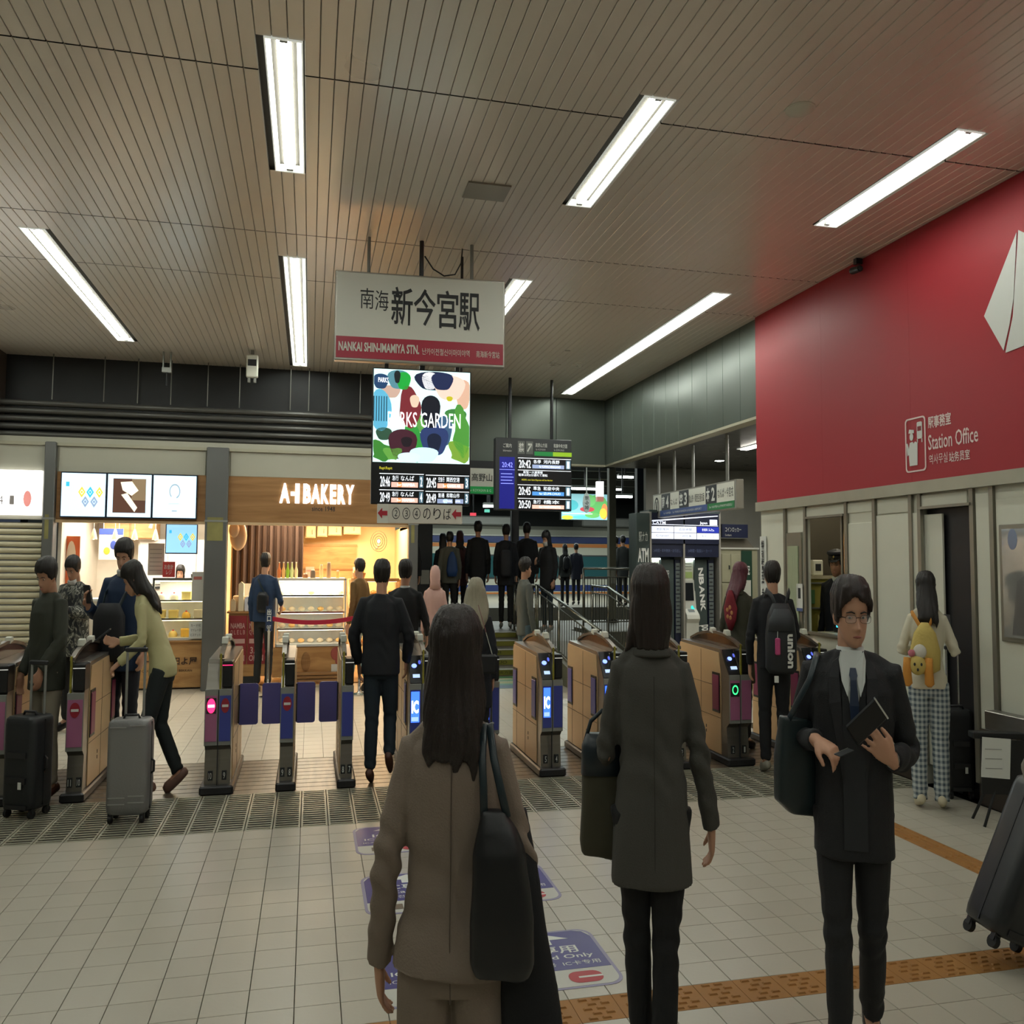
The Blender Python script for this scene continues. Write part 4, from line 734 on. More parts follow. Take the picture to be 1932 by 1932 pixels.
# information board
t = thing('departure_board', 'black hanging departure board on two poles over the platform stairs', 'screen', (3.03, 11.45, 2.37)); bdk = M('board_grey', '34373a', .4)
B(-.555, .545, -.02, .12, 0, 1.01).build('cabinet', bdk, t, .006); B(-.5, -.285, -.024, -.02, .02, .74).build('blue_panel', E_('info_navy', '14187a', .45), t); B(-.25, .54, -.024, -.02, .0, .74).build('black_panel', dkb, t)
for x in (-.34, .27): MB().cyl((x, .05, 1.01), (x, .05, CE - 2.37), .022).build('hanging_pole', darkst, t)
text('ご案内', (-.39, -.022, .9), .12, .06, inkw, t, bold=.01); text('Information', (-.39, -.022, .83), .12, .03, inkw, t)
text('20:42', (-.39, -.026, .63), .15, .07, E_('led_indigo', '8a90ff', 1), t)
for k in range(4): B(-.48, -.32 + .02 * (k % 2), -.026, -.024, .5 - k * .045, .508 - k * .045).build('text_line', E_('led_indigo', '8a90ff', 1), t)
B(-.5, -.285, -.026, -.024, .56, .565).build('rule', E_('led_indigo', '8a90ff', 1), t)
for x, s in ((-.19, '禁'), (-.07, '↗')): B(x - .05, x + .05, -.024, -.02, .79, .97).build('pictogram_plate', M('pict_grey', '6a6e6a'), t); text(s, (x, -.025, .88), .075, .13, inkw, t, bold=.03)
text('高野山方面', (.1, -.022, .92), .17, .06, inkw, t, bold=.01); text('和泉中央方面', (.38, -.022, .92), .2, .06, inkw, t, bold=.01); text('for KOYASAN', (.09, -.022, .86), .14, .025, inkw, t); text('for IZUMI-CHUO', (.36, -.022, .86), .15, .025, inkw, t)
B(0, .27, -.024, -.02, .77, .83).build('green_strip', E_('strip_green', '1d7a3c', .35), t); B(.27, .545, -.024, -.02, .77, .83).build('lime_strip', E_('strip_lime', '88b024', .45), t)
for z, h, tm, k1, ds, rom, c in ((.575, .165, '20:42', '各停', '河内長野', 'for KAWACHINAGANO', E_('led_slate', '8a98b8', .7)), (.195, .17, '20:45', '準急', '和泉中央', 'for IZUMI-CHUO', E_('led_sky', '4a88c8', .7)), (.01, .165, '20:50', '急行', '橋本', 'for HASHIMOTO', lpk)): row(t, -.24, .535, z, h, -.026, tm, k1, ds, rom, '1', c)
text('新型一大連情報\n電車は約2分遅れて運転', (-.02, -.026, .515), .42, .075, lw2, t); text('ADDR. next Semi Express will be Harbor', (.04, -.026, .425), .45, .03, ly, t); B(-.24, .535, -.027, -.026, .56, .566).build('rule', lw2, t)
t = thing('platform_one_sign', 'white and green line sign for platform 1 under the bulkhead', 'sign', (2.55, 12.7, 2.68)); B(-.42, .3, -.03, .03, 0, .42).build('frame', darkst, t); B(-.4, .28, -.034, -.03, .12, .4).build('white_panel', sgw, t); B(-.4, .28, -.034, -.03, .01, .12).build('green_band', E_('strip_green', '1d7a3c', .35), t)
B(-.4, -.22, -.037, -.034, .12, .4).build('grey_panel', bdk, t); text('1', (-.31, -.038, .26), .05, .2, inkw, t, bold=.04); text('高野山', (-.02, -.035, .26), .32, .12, ink, t, bold=.01); text('for KOYASAN & G', (-.05, -.035, .06), .35, .04, inkw, t)
B(-.4, .28, .0, .02, .42, .52).build('hanger', darkst, t)
# direction sign in the alcove (plane x = 4.9)
t = thing('line_guide_sign', 'long white hanging sign for platforms 4, 3 and 2 over the cash machines', 'sign', (4.9, 10.4, 2.3)); kw = dict(xd=(0, -1, 0))
B(0, .1, -1.26, 1.26, 0, .35).build('frame', sgf, t, .006); B(-.004, 0, -1.22, 1.22, .1, .33).build('white_panel', sgw, t); B(-.004, 0, .1 - .6, .98, .015, .1).build('blue_band', M('line_blue', '40558a', .4), t); B(-.004, 0, -1.22, -.52, .015, .1).build('green_band', M('line_green', '2a7a44', .4), t)
text('Ⓥ', (-.005, 1.1, .17), .16, .26, ink, t, bold=.02, **kw)
for yc, a, b in ((.8, '南', '4'), (.2, '空', '3'), (-.6, '本', '2')):
    B(-.006, -.003, yc - .17, yc + .13, .1, .33).build('grey_panel', bdk, t); text(a, (-.007, yc + .06, .215), .1, .17, inkw, t, bold=.03, **kw); text(b, (-.007, yc - .08, .215), .09, .17, inkw, t, bold=.03, **kw)
text('なんば', (-.005, .5, .2), .22, .09, ink, t, **kw); text('和歌山市・関西空港方面', (-.005, -.18, .2), .5, .11, ink, t, **kw); text('なんば・今宮戎', (-.005, -1.0, .21), .4, .12, ink, t, **kw)
text('for NAMBA    for WAKAYAMASHI & KANSAI AIRPORT', (-.005, .25, .055), 1.2, .03, inkw, t, **kw); text('for NAMBA & IMAMIYAEBISU', (-.005, -.87, .055), .6, .03, inkw, t, **kw)
for y in (-.95, .0, .6, 1.15): MB().cyl((.05, y, .35), (.05, y, .94), .02).build('hanging_pole', grey_paint, t)

# ================================================================= ALCOVE, CASH MACHINES, LOCKERS
ag = M('alcove_wall', '8c8c82', .6)
AX0 = at(1219, 1000, 1, 13.1).x
struct(MB().box(AX0, 9.0, 13.1, 13.2, 0, 3.24).box(8.9, 9.0, 7.98, 13.1, 0, 3.24).box(XR + .12, 9.0, 7.98, 8.02, 0, 3.24).build('wall_alcove', ag))
struct(B(XR + .1, 9.0, 7.98, 13.2, 3.22, 3.26).build('ceiling_alcove', M('alcove_ceiling', '55534c', .3, .5)))
t = thing('ceiling_light', 'narrow recessed fluorescent light in the alcove beyond the red wall', 'ceiling light', (5.75, 9.0, 3.21)); B(-.08, .08, -.8, 1.55, 0, .01).build('reflector', tro, t); B(-.045, .045, -.77, 1.5, -.012, 0).build('tube_lamp', M('lamp_alcove', 'ffffff', emis=26, ecol=(255, 249, 236), var=0), t)
t = thing('downlight', 'small round downlight in the alcove ceiling', 'ceiling light', (6.05, 11.8, 3.21)); MB().lathe([(.07, .01), (.07, 0), (.001, 0)]).build('lamp_disc', white_l, t); MB().lathe([(.08, .01), (.085, .002), (.08, .0)]).build('rim', grey_paint, t)
navy = M('atm_navy', '161c33', .4); dgr = M('atm_slate', '3b4644', .4); agrey = M('atm_grey', 'b4b5aa', .4)
t = thing('cash_machine_kiosk', 'dark slate kiosk framing two cash machines under a lit board', 'kiosk', (4.77, 11.5, 0))
MB().box(0, 1.12, .3, .35, 0, 2.42).box(0, 1.12, -.02, .3, 2.38, 2.42).build('back_shell', dgr, t)
for x in (-.02, .53, 1.1): MB().chbox(x, x + .03, -.02, .3, 0, 2.4, .004).build('steel_post', sgf, t)
B(.01, 1.1, -.02, .05, 1.93, 2.38).build('header_cabinet', navy, t); lt = M('atm_lit', 'd8dcec', emis=.62, ecol='e6ecfa', var=0)
for k in range(3):
    for j in range(2): B(.025 + k * .36, .375 + k * .36, -.024, -.02, 2.0 + .095 * j, 2.088 + .095 * j).build('lit_panel', E_('atm_blue_lit', '1c2a90', .6) if (k == 2 and j == 1) else lt, t)
for k, s in enumerate(('Citynet', '三井住友', 'キャッシュ', '池田泉州', '取扱時間', '振込')): text(s, (.2 + .36 * (k % 3), -.025, 2.045 + .095 * (k // 3)), .2, .04, lt if k == 5 else M('pale_grey_ink2', '8a90a0', var=0), t)
MB().prism([(.04, 2.25), (1.08, 2.34), (1.08, 2.352), (.04, 2.27)], 1, -.024, -.02).prism([(.04, 2.205), (1.08, 2.195), (1.08, 2.203), (.04, 2.215)], 1, -.024, -.02).build('light_stripe', lt, t); text('CATM', (.15, -.025, 2.235), .2, .045, lt, t, bold=.02); text('Japan', (.85, -.025, 2.235), .12, .05, lt, t, bold=.02); B(.95, 1.07, -.024, -.02, 2.21, 2.29).build('lit_panel', lt, t)
B(.01, 1.1, .0, .04, 1.74, 1.93).build('sub_header', navy, t); text('24時間・年中無休・お引出し', (.28, -.002, 1.83), .42, .05, M('dim_ink', '5a6484', var=0), t); text('24時間・取扱い・カード', (.8, -.002, 1.83), .38, .05, M('dim_ink', '5a6484', var=0), t)
for x0, s in ((.03, '駅ナカ'), (.56, '')):
    B(x0 + .2, x0 + .4, .1, .14, 0, 1.7).build('slate_panel', dgr, t); B(x0 + .41, x0 + .5, .08, .12, 0, 1.7).build('info_strip', navy, t)
    for k in range(9): B(x0 + .42, x0 + .49, .072, .08, 1.55 - k * .115, 1.65 - k * .115).build('info_label', M('info_grey', '5e6664', .5), t); B(x0 + .43, x0 + .475, .07, .072, 1.59 - k * .115, 1.61 - k * .115).build('text_line', ink, t)
text('駅\nナ\nカ', (.33, .098, 1.36), .05, .36, inkw, t); text('A', (.33, .098, .99), .13, .26, inkw, t, bold=.04); text('T', (.33, .098, .66), .13, .26, inkw, t, bold=.04); text('M', (.33, .098, .33), .13, .26, inkw, t, bold=.04)
for k, ch in enumerate('NBANK'): text(ch, (.86 + k * .008, .098, 1.52 - k * .13), .12, .08, inkw, t, xd=(.1, 0, -1), up=(1, 0, .1), bold=.04)
text('pos', (.9, .098, .68), .12, .18, inkw, t, xd=(.1, 0, -1), up=(1, 0, .1), bold=.03)
for x0, lab in ((4.8, 'left cash machine, half hidden behind the bob-haired woman'), (5.34, 'right cash machine with dark screen and teal keys')):
    t = thing('cash_machine', lab, 'cash machine', (x0, 11.5, 0), 0, 'cash machines')
    MB().prism([(.28, 0), (0, 0), (-.02, .78), (-.06, .84), (-.04, .9), (.06, .98), (.08, 1.08), (.12, 1.4), (.2, 1.4), (.28, 1.4)], 0, 0, .2).build('machine_body', agrey, t, .004); B(0, .19, .14, .28, 1.4, 1.72).build('back_sheet', M('atm_sheet', 'c8ccb8', .4), t)
    for k in range(3): B(.02, .16, .135, .14, 1.64 - k * .045, 1.652 - k * .045).build('text_line', M('txt_grey2', '8a8f80'), t)
    B(.02, .17, .134, .14, 1.43, 1.52).build('green_print', M('print_green', '9ab06a'), t)
    MB().add([(.03, .078, 1.1), (.17, .078, 1.1), (.17, .112, 1.36), (.03, .112, 1.36)], [(0, 1, 2, 3)]).build('dark_screen', M('atm_glass', '14181c', .1), t)
    MB().ell((.13, .06, 1.0), (.022, .01, .03)).ell((.15, .06, .97), (.022, .01, .03)).build('teal_key', M('teal_lit', '30a8a0', emis=1, ecol='30b8b0', var=0), t); MB().add([(.05, -.0, .935), (.15, -.0, .935), (.15, .05, .975), (.05, .05, .975)], [(0, 1, 2, 3)]).build('cash_tray', M('tray', '6c7270', .3), t)
    B(.0, .19, .1, .13, 1.70, 1.72).build('hood_lamp', M('atm_hood_lamp', 'ffffff', emis=8, ecol=(240, 250, 255), var=0), t)
t = thing('cash_machine_pillar', 'tall dark slate pillar sign reading ATM at the platform corner', 'sign', (4.5, 11.3, 0)); B(0, .2, 0, .3, 0, 2.36).build('pillar_body', dgr, t, .004); B(.2, .225, -.01, .3, 0, 2.38).build('steel_edge', sgf, t); text('駅ナカ', (.1, -.002, 2.02), .13, .14, inkw, t); text('ATM', (.1, -.002, 1.76), .16, .2, inkw, t, bold=.03); disc(MB(), .15, 1.5, .03, .06, -.004, 0).build('red_mark', E_('red_lit', 'c83040', .5), t); B(.03, .1, -.004, -.002, 1.5, 1.515).build('text_line', inkw, t)
t = thing('coin_lockers', 'beige coin locker block with dark green side strips', 'lockers', (5.93, 11.55, 0)); lkm = M('locker_beige', '8f8d74', .5)
B(0, .6, 0, .5, 0, 1.86).build('locker_body', lkm, t); MB().prism([(0, 1.86), (.6, 1.86), (.45, 2.02), (0, 2.02)], 1, .05, .45).build('sloped_top', M('locker_top', '5a554a', .5), t); B(-.02, .62, -.02, .52, 1.86, 1.885).build('cornice', agrey, t)
for k in range(2):
    for j in range(4): MB().chbox(.01 + .15 * k, .155 + .15 * k, -.012, 0, .05 + .44 * j, .47 + .44 * j, .004).build('locker_door', lkm, t); B(.12 + .15 * k, .135 + .15 * k, -.03, -.012, .24 + .44 * j, .3 + .44 * j).build('lock', ink, t)
B(.33, .5, -.02, 0, .02, 1.84).build('green_strip', M('locker_green', '1e3a2c', .4), t); text('ckers', (.41, -.022, .75), .42, .12, inkw, t, xd=(0, 0, -1), up=(1, 0, 0), bold=.03); B(.355, .475, -.024, -.02, .98, 1.4).build('price_list', agrey, t); text('宅配', (.41, -.022, 1.55), .1, .14, inkw, t, bold=.02)
t = thing('locker_header_sign', 'black sign of faint letters above the coin lockers', 'sign', (5.93, 11.5, 2.03)); B(0, .42, 0, .06, 0, .2).build('board', navy, t); text('コインロッカー', (.18, -.002, .12), .26, .07, agrey, t); text('Lockers', (.1, -.002, .04), .1, .03, agrey, t)
t = thing('wall_box', 'white electrical box on the alcove wall over the lockers', 'electrical box', (6.3, 12.9, 2.3)); B(0, .15, 0, .2, 0, .35).build('box_body', agrey, t, .005); MB().tube([(-.3, .15, .3), (-.3, .12, .1), (-.1, .1, .0), (0, .1, .02)], .008, 5).build('conduit', grey_paint, t)

# ================================================================= STAIRS, RAILINGS, PLATFORMS, TRAIN
conc = M('platform_paving', '6c675a', .55, var=.1, scale=2); grnd = M('trackbed', '1e1c1a', .9); sy = M('stair_yellow', '7c7a2c', .5, var=.15); sg_ = M('stair_green', '2c6a3a', .5)
ST0, PZ = 12.1, .5; SX0, SX1 = 1.9, 3.35
ST = struct(B(1.41, 9.2, 14.0, 16.1, -.2, PZ).build('floor_platform', conc)); B(1.41, 9.2, 16.0, 16.12, PZ - .02, PZ + .004).build('edge_tile', agrey, ST)
struct(B(-4, 22, 20.9, 30, -.2, PZ).build('floor_far_platform', conc)); struct(B(-4, 22, 16.1, 20.9, -.9, -.6).build('floor_trackbed', grnd)); struct(B(1.41, 22, 16.0, 16.1, -.9, PZ - .02).build('wall_platform_edge', grnd))
for k in range(5):
    z1 = .1 * (k + 1); y = ST0 + k * .4; s = struct(B(SX0 - .5, SX1, y, 14.05 if k == 4 else y + .4, 0, z1).build('step', conc)); s.name = 'stair_step'
    B(SX0 - .45, SX1 - .01, y - .006, y, z1 - .085, z1 - .012).build('yellow_riser', sy, s); B(SX0 - .45, SX0 - .1, y - .009, y - .006, z1 - .085, z1 - .012).build('green_riser', sg_, s); B(SX0 - .5, SX1, y - .012, y + .03, z1 - .012, z1 + .003).build('nosing', agrey, s)
    if k != 9: text(['なんば・和泉中央方面', 'for IZUMI-CHUO', '하시모토 방면', 'for KOYASAN', '和泉中央方面'][k], (2.55, y - .0105, z1 - .048), .7, .045, M('stair_ink', '3a3a18', var=0), s)
# ramp with railings
struct(MB().prism([(9.3, 0), (14.0, 0), (14.0, PZ), (12.0, PZ)], 0, SX1 + .05, SX1 + 1.0).build('floor_ramp', conc))
struct(MB().prism([(9.2, 0), (12.4, .52), (14.0, .52), (14.0, 0)], 0, SX1 - .02, SX1 + .05).build('wall_ramp_left', M('ramp_curb', '6a6656', .5)))
rm = M('railing_steel', '98988e', .22, .9, var=0); rb_ = M('railing_bar', '5a5a50', .4, .5)
def railing(name, lab, pts, n, top=.78, bars=True):
    t = thing(name, lab, 'railing', pts[0]); P0 = Vector(pts[0]); q = [Vector(p) - P0 for p in pts]; up = Vector((0, 0, top))
    MB().tube([p + up for p in q] + [q[-1] + up + Vector((0, .06, -.03))], .02, 8).build('handrail', rm, t, smooth=True)
    MB().tube([p + up * .86 for p in q], .01, 6).build('top_bar', rb_, t, smooth=True); MB().tube([p + up * .12 for p in q], .012, 6).build('bottom_bar', rb_, t, smooth=True)
    L = [(q[i + 1] - q[i]).length for i in range(len(q) - 1)]; tot = sum(L)
    for k in range(n):
        s = tot * (k + .5) / n; i = 0
        while s > L[i]: s -= L[i]; i += 1
        p = q[i].lerp(q[i + 1], s / L[i]); MB().tube([p + up * .12, p + up * .86], .006, 5).build('baluster', rb_, t)
    for p in q: MB().tube([p, p + up], .018, 8).build('post', rm, t, smooth=True)
area('alcove_fill', (6.0, 10.5, 3.15), 1.5, 2.5, 30, (1, .98, .92))  # unseen fill light added to lift the dark alcove
railing('stair_railing', 'steel railing sloping down right of the platform stairs', [(SX1, 12.4, .52), (SX1 + .01, 11.3, .34), (SX1 + .015, 9.6, .06)], 26)
railing('stair_railing', 'upright steel railing on the landing where the sloping rail begins', [(SX1, 13.9, .5), (SX1, 12.5, .5)], 12, .8)
railing('ramp_railing', 'steel railing down the far side of the ramp', [(4.35, 12.8, .5), (4.33, 12.0, .5), (4.3, 10.0, .1)], 26)
railing('ramp_railing', 'dense steel fence at the platform right of the stairs', [(4.4, 13.4, .55), (5.6, 13.45, .55)], 24, 1.0)
struct(B(4.42, 9.0, 12.9, 14.0, -.05, .55).build('wall_ramp_curb', M('ramp_curb', '6a6656', .5)))
t = thing('stair_floor_mat', 'colourful green and blue painted floor graphic at the foot of the stairs', 'floor sticker', (1.9, 10.9, 0))
B(0, 1.4, 0, 1.15, .0005, .003).build('mat_base', M('mat_cream', '9aa084', .4), t)
for q, (y0, y1, c) in enumerate(((.02, .3, '3a5a70'), (.3, .42, '3c8068'), (.45, .52, '8a9a40'), (.55, .63, 'b0a470'), (.66, .8, '3e8048'), (.84, .9, '9aa050'), (.95, 1.1, '2e7040'))):
    mb = MB(); n = 12; mb.add([(.02 + 1.36 * k / n, (y0 + (y1 - y0) * j) + (.02 * sin(k * 1.1 + q) if 0 < k < n and q > 1 else 0), .0035 + q * .0001) for j in (0, 1) for k in range(n + 1)], [(k, k + 1, k + n + 2, k + n + 1) for k in range(n)]); mb.build('painted_band', M('mat_' + c, c, .4, var=.4 if q == 0 else .15, scale=25 if q == 0 else 5), t)
# platform structures
pc = M('platform_column', '8a8a78', .5); pcd = M('platform_column_dark', '20262a', .4)
for x, y, r, mt, lab in ((at(801, 1000, 1, 15.2).x, 15.2, .13, pcd, 'dark column on the platform behind the bakery corner'), (at(1154, 1000, 1, 15.6).x, 15.6, .07, pc, 'pale cream column on the platform left of the cash machine pillar'), (at(971, 1000, 1, 15.5).x, 15.5, .07, pcd, 'dark post under the departure board'), (at(1207, 1000, 1, 14.6).x, 14.6, .07, pcd, 'dark column behind the slate ATM pillar')):
    t = thing('platform_column', lab, 'column', (x, y, PZ)); MB().chbox(-r, r, -r, r, 0, 4.0, .01).build('shaft', mt, t); MB().box(-r - .02, r + .02, -r - .02, r + .02, 0, .06).build('base', darkst, t); B(-r * .6, r * .6, -r - .006, -r, .75, 1.0).build('paper_notice', agrey, t)
roof = struct(B(1.3, 22, 12.85, 34, 4.5, 4.6).build('ceiling_platform', M('plat_roof', '2a2c2c', .7)))
for k in range(9): B(1.3, 22, 14 + k * 2.2, 14.15 + k * 2.2, 4.25, 4.5).build('roof_beam', M('plat_beam', '4a4e4c', .6), roof)
struct(B(-4, 22, 33.5, 33.6, -1, 4.6).build('wall_far', M('far_wall', '3a3d3a', .8))); struct(B(22, 22.1, 12.9, 33.6, -1, 4.6).build('wall_far_right', M('far_wall', '3a3d3a', .8))); struct(B(-4.1, -4, 13.6, 33.6, -1, 4.6).build('wall_far_left', M('far_wall', '3a3d3a', .8)))
fl_ = M('platform_tube', 'ffffff', emis=9, ecol=(235, 248, 240), var=0)
for k, (px_, py_, y, l, lab) in enumerate(((1180, 902, 21, .42, 'upper right'), (1174, 939, 20, .5, 'lower right'), (1104, 924, 21.5, .8, 'right of the departure board'), (904, 926, 17, .34, 'left of the departure board'), (931, 927, 17.4, .2, 'touching the departure board\'s left edge'), (923, 957, 18.5, .26, 'low, left of the departure board'), (1166, 925, 28, .22, 'smallest, far right'), (1000, 872, 24, 1.2, 'hidden high behind the departure board'))):
    x, _, z = at(px_, py_, 1, y)
    t = thing('platform_light', f'bright fluorescent tube light over the platforms, {lab}', 'light', (x, y, z), 0, 'platform tube lights'); B(-l / 2, l / 2, -.05, .05, 0, .05).build('tube_lamp', fl_, t); B(-l / 2, l / 2, -.08, .08, .05, .1).build('housing', grey_paint, t); MB().cyl((0, 0, .1), (0, 0, 4.5 - z), .02).build('hanging_pole', darkst, t)
area('platform_fill_near', (5, 17.5, 4.2), 6, 2, 60, (.85, 1, .95)); area('platform_fill_far', (6, 25, 4.2), 12, 3, 650, (.9, 1, .95))  # unseen ambient fills added over the platforms, the far one brightens the train
t = thing('platform_clock', 'lit white hanging box with reddish foot on the platform', 'sign', at(1133, 946, 1, 20)); B(-.085, .085, 0, .12, .12, .5).build('light_box', E_('clock_lit', 'eef4ee', 1.2), t); B(-.085, .085, 0, .12, 0, .12).build('red_foot', E_('clock_red', 'b87868', .5), t); MB().cyl((0, .06, .5), (0, .06, 1.45), .02).build('hanging_pole', darkst, t)
t = thing('lit_billboard', 'glowing billboard of a train among autumn trees beyond the tracks', 'billboard', (at(1103, 1000, 1, 28).x, 28.0, 3.12)); t.scale = (.9, 1, .68); B(-.95, .95, 0, .2, 0, 1.35).build('light_box', darkst, t); B(-.93, .93, -.01, 0, .02, 1.33).build('picture', E_('bb_sky', '7ab0b8', .6), t)
for q, (cx, cz, rx, rz, c) in enumerate(((.5, .8, .45, .5, '4a9a4a'), (.2, 1.0, .25, .3, '5aa858'), (-.55, .75, .3, .3, '38a0a8'), (.1, .55, .3, .15, 'b02838'), (.8, .45, .2, .45, 'f07838'), (.75, .35, .15, .3, 'f8b030'), (-.7, .12, .35, .12, 'b8e030'), (-.1, .15, .4, .1, '50c8b0'), (.3, .25, .3, .15, '58a050'))): disc(MB(), cx, cz, rx * .98 if abs(cx) + rx < .93 else .93 - abs(cx), rz * .9 if cz + rz < 1.3 else 1.3 - cz, -.012 - q * .002, -.011 - q * .002).build('picture_shape', E_('bb_' + c, c, .6), t)
B(-.9, .3, -.04, -.035, .3, .33).build('picture_rail', E_('bb_wh', 'e8f0f0', .9), t); MB().cyl((-.6, .1, 1.35), (-.6, .1, 2.05), .05).cyl((.6, .1, 1.35), (.6, .1, 2.05), .05).build('hanging_pole', darkst, t)
for x, y, z, c, s, lab in ((at(893, 973, 1, 20).x, 20, at(893, 973, 1, 20).z, 'd84050', .14, 'red lit sign glimpsed left of the departure board'), (at(921, 966, 1, 20).x, 20.1, at(921, 966, 1, 20).z, '60c0a8', .12, 'small green lit sign left of the departure board')):
    t = thing('distant_lit_sign', lab, 'sign', (x, y, z)); B(-s / 2, s / 2, 0, .06, 0, .07).build('light_box', E_('ds' + c, c, .7), t); MB().cyl((0, .03, .07), (0, .03, 4.5 - z), .015).build('hanging_pole', darkst, t)
t = thing('station_name_lantern', 'small oval white hanging plate of black letters over the tracks', 'sign', (at(1107, 974, 1, 19).x, 19, at(1107, 974, 1, 19).z)); t.scale = (.7, 1, .8); disc(MB(), 0, .4, .13, .3, 0, .03, 12).build('plate', inkw, t); text('新今宮', (0, -.003, .4), .4, .14, ink, t, xd=(0, 0, -1), up=(1, 0, 0)); MB().cyl((0, .015, .65), (0, .015, 2.15), .02).build('hanging_pole', agrey, t)
# train
TR_ = thing('commuter_train', 'cream train with blue and orange stripes standing across the tracks', 'train', (8, 30, PZ)); cmy = M('train_cream', 'a2a294', .35, var=.03); tb = M('train_blue', '22305e', .35); to = M('train_orange', 'a8662e', .4)
MB().prism([(0, 0), (-.0, 1.75), (.12, 2.05), (.35, 2.35), (.8, 2.5), (2.2, 2.5), (2.2, 0)], 0, -11, 12).build('car_body', cmy, TR_)
MB().prism([(-.004, 1.98), (.1, 2.08), (.34, 2.37), (.5, 2.42), (.34, 2.36)], 0, -11, 12); B(-11, 12, -.012, .05, 1.86, 2.08).build('upper_blue_stripe', tb, TR_); B(-11, 12, -.012, .0, 1.7, 1.83).build('orange_stripe', to, TR_); B(-11, 12, -.012, 0, .1, .32).build('lower_blue_stripe', tb, TR_); B(-11, 12, -.012, 0, .0, .06).build('lower_orange_stripe', to, TR_)
B(-11, 12, .1, .3, 2.1, 2.14).build('roof_gutter', agrey, TR_); wg = M('train_window', '1f4244', .12, emis=.05, ecol='4a7a7c', var=.5, scale=.9)
for k in range(11):
    x = -9.6 + k * 1.95
    if k in (3, 7): MB().box(x - .45, x + .35, -.015, 0, .06, 1.6).build('train_door', cmy, TR_, .01); MB().prism(rrect(x - .3, x + .2, .7, 1.45, .08), 1, -.025, -.014).build('door_window', wg, TR_); continue
    MB().prism(rrect(x - .78, x + .78, .55, 1.42, .14), 1, -.02, -.002).build('window_seal', ink, TR_); MB().prism(rrect(x - .73, x + .73, .6, 1.37, .12), 1, -.03, -.019).build('train_window', wg, TR_)
for x in (-3.2, 3.6): MB().ell((x, -.03, 1.62), (.1, .03, .05)).build('side_lamp', E_('train_lamp', 'e8b070', 1), TR_)
MB().box(-11, 12, .2, 2.0, -1.0, 0).build('underframe', grnd, TR_)
for k in range(4): MB().chbox(-8 + k * 5, -5.5 + k * 5, .6, 1.8, 2.5, 2.85, .05).build('roof_unit', grey_paint, TR_)
# ================================================================= PEOPLE
SQ = .75      # the hall's plan units are 3/4 of its height units
def gp(px, D, z=0.):
    """ground point in view column px at forward distance D"""
    d = ray(px, 1000); d = Vector((d.x, d.y)); f = Vector((_f.x, _f.y)).normalized(); d *= D / d.dot(f); return (d.x, d.y, z)
_rs = np.random.RandomState(3)
def bumpy(co, amp, fr, zf=1.0, seed=0):
    r = np.random.RandomState(seed); d = np.zeros(len(co))
    for k in range(7):
        a = r.normal(size=3) * fr * (1 + .5 * k / 2); a[2] *= zf; d += np.sin(co @ a + r.rand() * 6.28 + 1.3 * np.sin(co @ (a[[1, 2, 0]] * .6))) / (1 + .35 * k)
    return d * amp / 2.5
def finish(mb, name, mat, parent, vox, smooth=3, fold=None, hairgroove=None, squeeze=True, mats=None, wr=None):
    return finish_(mb, name, mat, parent, vox, smooth, fold, hairgroove, squeeze, mats, wr)
def finish_(mb, name, mat, parent, vox, smooth, fold, hairgroove, squeeze, mats, wr):
    me = mb.mesh(name, mats or mat); o = bpy.data.objects.new(name, me); COL.objects.link(o)
    md = o.modifiers.new('r', 'REMESH'); md.mode = 'VOXEL'; md.voxel_size = vox; md.use_smooth_shade = True
    if smooth: ms = o.modifiers.new('s', 'SMOOTH'); ms.factor = .5; ms.iterations = smooth
    dg = bpy.context.evaluated_depsgraph_get(); m2 = bpy.data.meshes.new_from_object(o.evaluated_get(dg)); o.modifiers.clear(); o.data = m2; bpy.data.meshes.remove(me)
    m2.name = name
    if not m2.materials: m2.materials.append(mat)
    n = len(m2.vertices); co = np.empty(n * 3, np.float32); m2.vertices.foreach_get('co', co); co = co.reshape(-1, 3).astype(float)
    if fold or hairgroove:
        nr = np.empty(n * 3, np.float32); m2.vertex_normals.foreach_get('vector', nr); nr = nr.reshape(-1, 3)
        if fold: d = bumpy(co, fold[0], fold[1], fold[2] if len(fold) > 2 else 1, seed=int(fold[3]) if len(fold) > 3 else 1)
        if fold:
            for (c_, r_, a_, f_) in (wr or ()):
                q_ = co - np.array(c_); e_ = np.exp(-(q_ ** 2).sum(1) / r_ ** 2); d = d + a_ * e_ * np.sin(q_[:, 2] * f_ + 5 * q_[:, 0] * 3 + 2.2 * np.sin(q_[:, 1] * 30 + q_[:, 0] * 22))
        else:
            ang = np.arctan2(co[:, 0] - hairgroove[1], -(co[:, 1] - hairgroove[2])); wob = .35 * np.sin(co[:, 2] * 14 + ang * 3)
            d = hairgroove[0] * (np.sin(ang * 46 + wob * 6) * .5 + np.sin(ang * 23 + 2 + wob * 4) * .6 + np.sin(ang * 11 + wob * 3)) 
        co = co + nr * d[:, None]
    if squeeze: co[:, 0] *= SQ; co[:, 1] *= SQ
    m2.vertices.foreach_set('co', co.astype(np.float32).ravel()); m2.shade_smooth(); m2.update(); o.parent = parent
    return o
def sq(mb):
    mb.v = [(x * SQ, y * SQ, z) for x, y, z in mb.v]; return mb
def ering(z, rx, ry, cy=0, cx=0, n=26, p=2.4):
    r = []
    for k in range(n):
        a = 2 * pi * k / n; c, s = cos(a), sin(a); r.append((cx + rx * math.copysign(abs(c) ** (2 / p), c), cy + ry * math.copysign(abs(s) ** (2 / p), s), z))
    return r
HZ = [0, .012, .03, .05, .075, .11, .15, .185, .212, .229, .235]
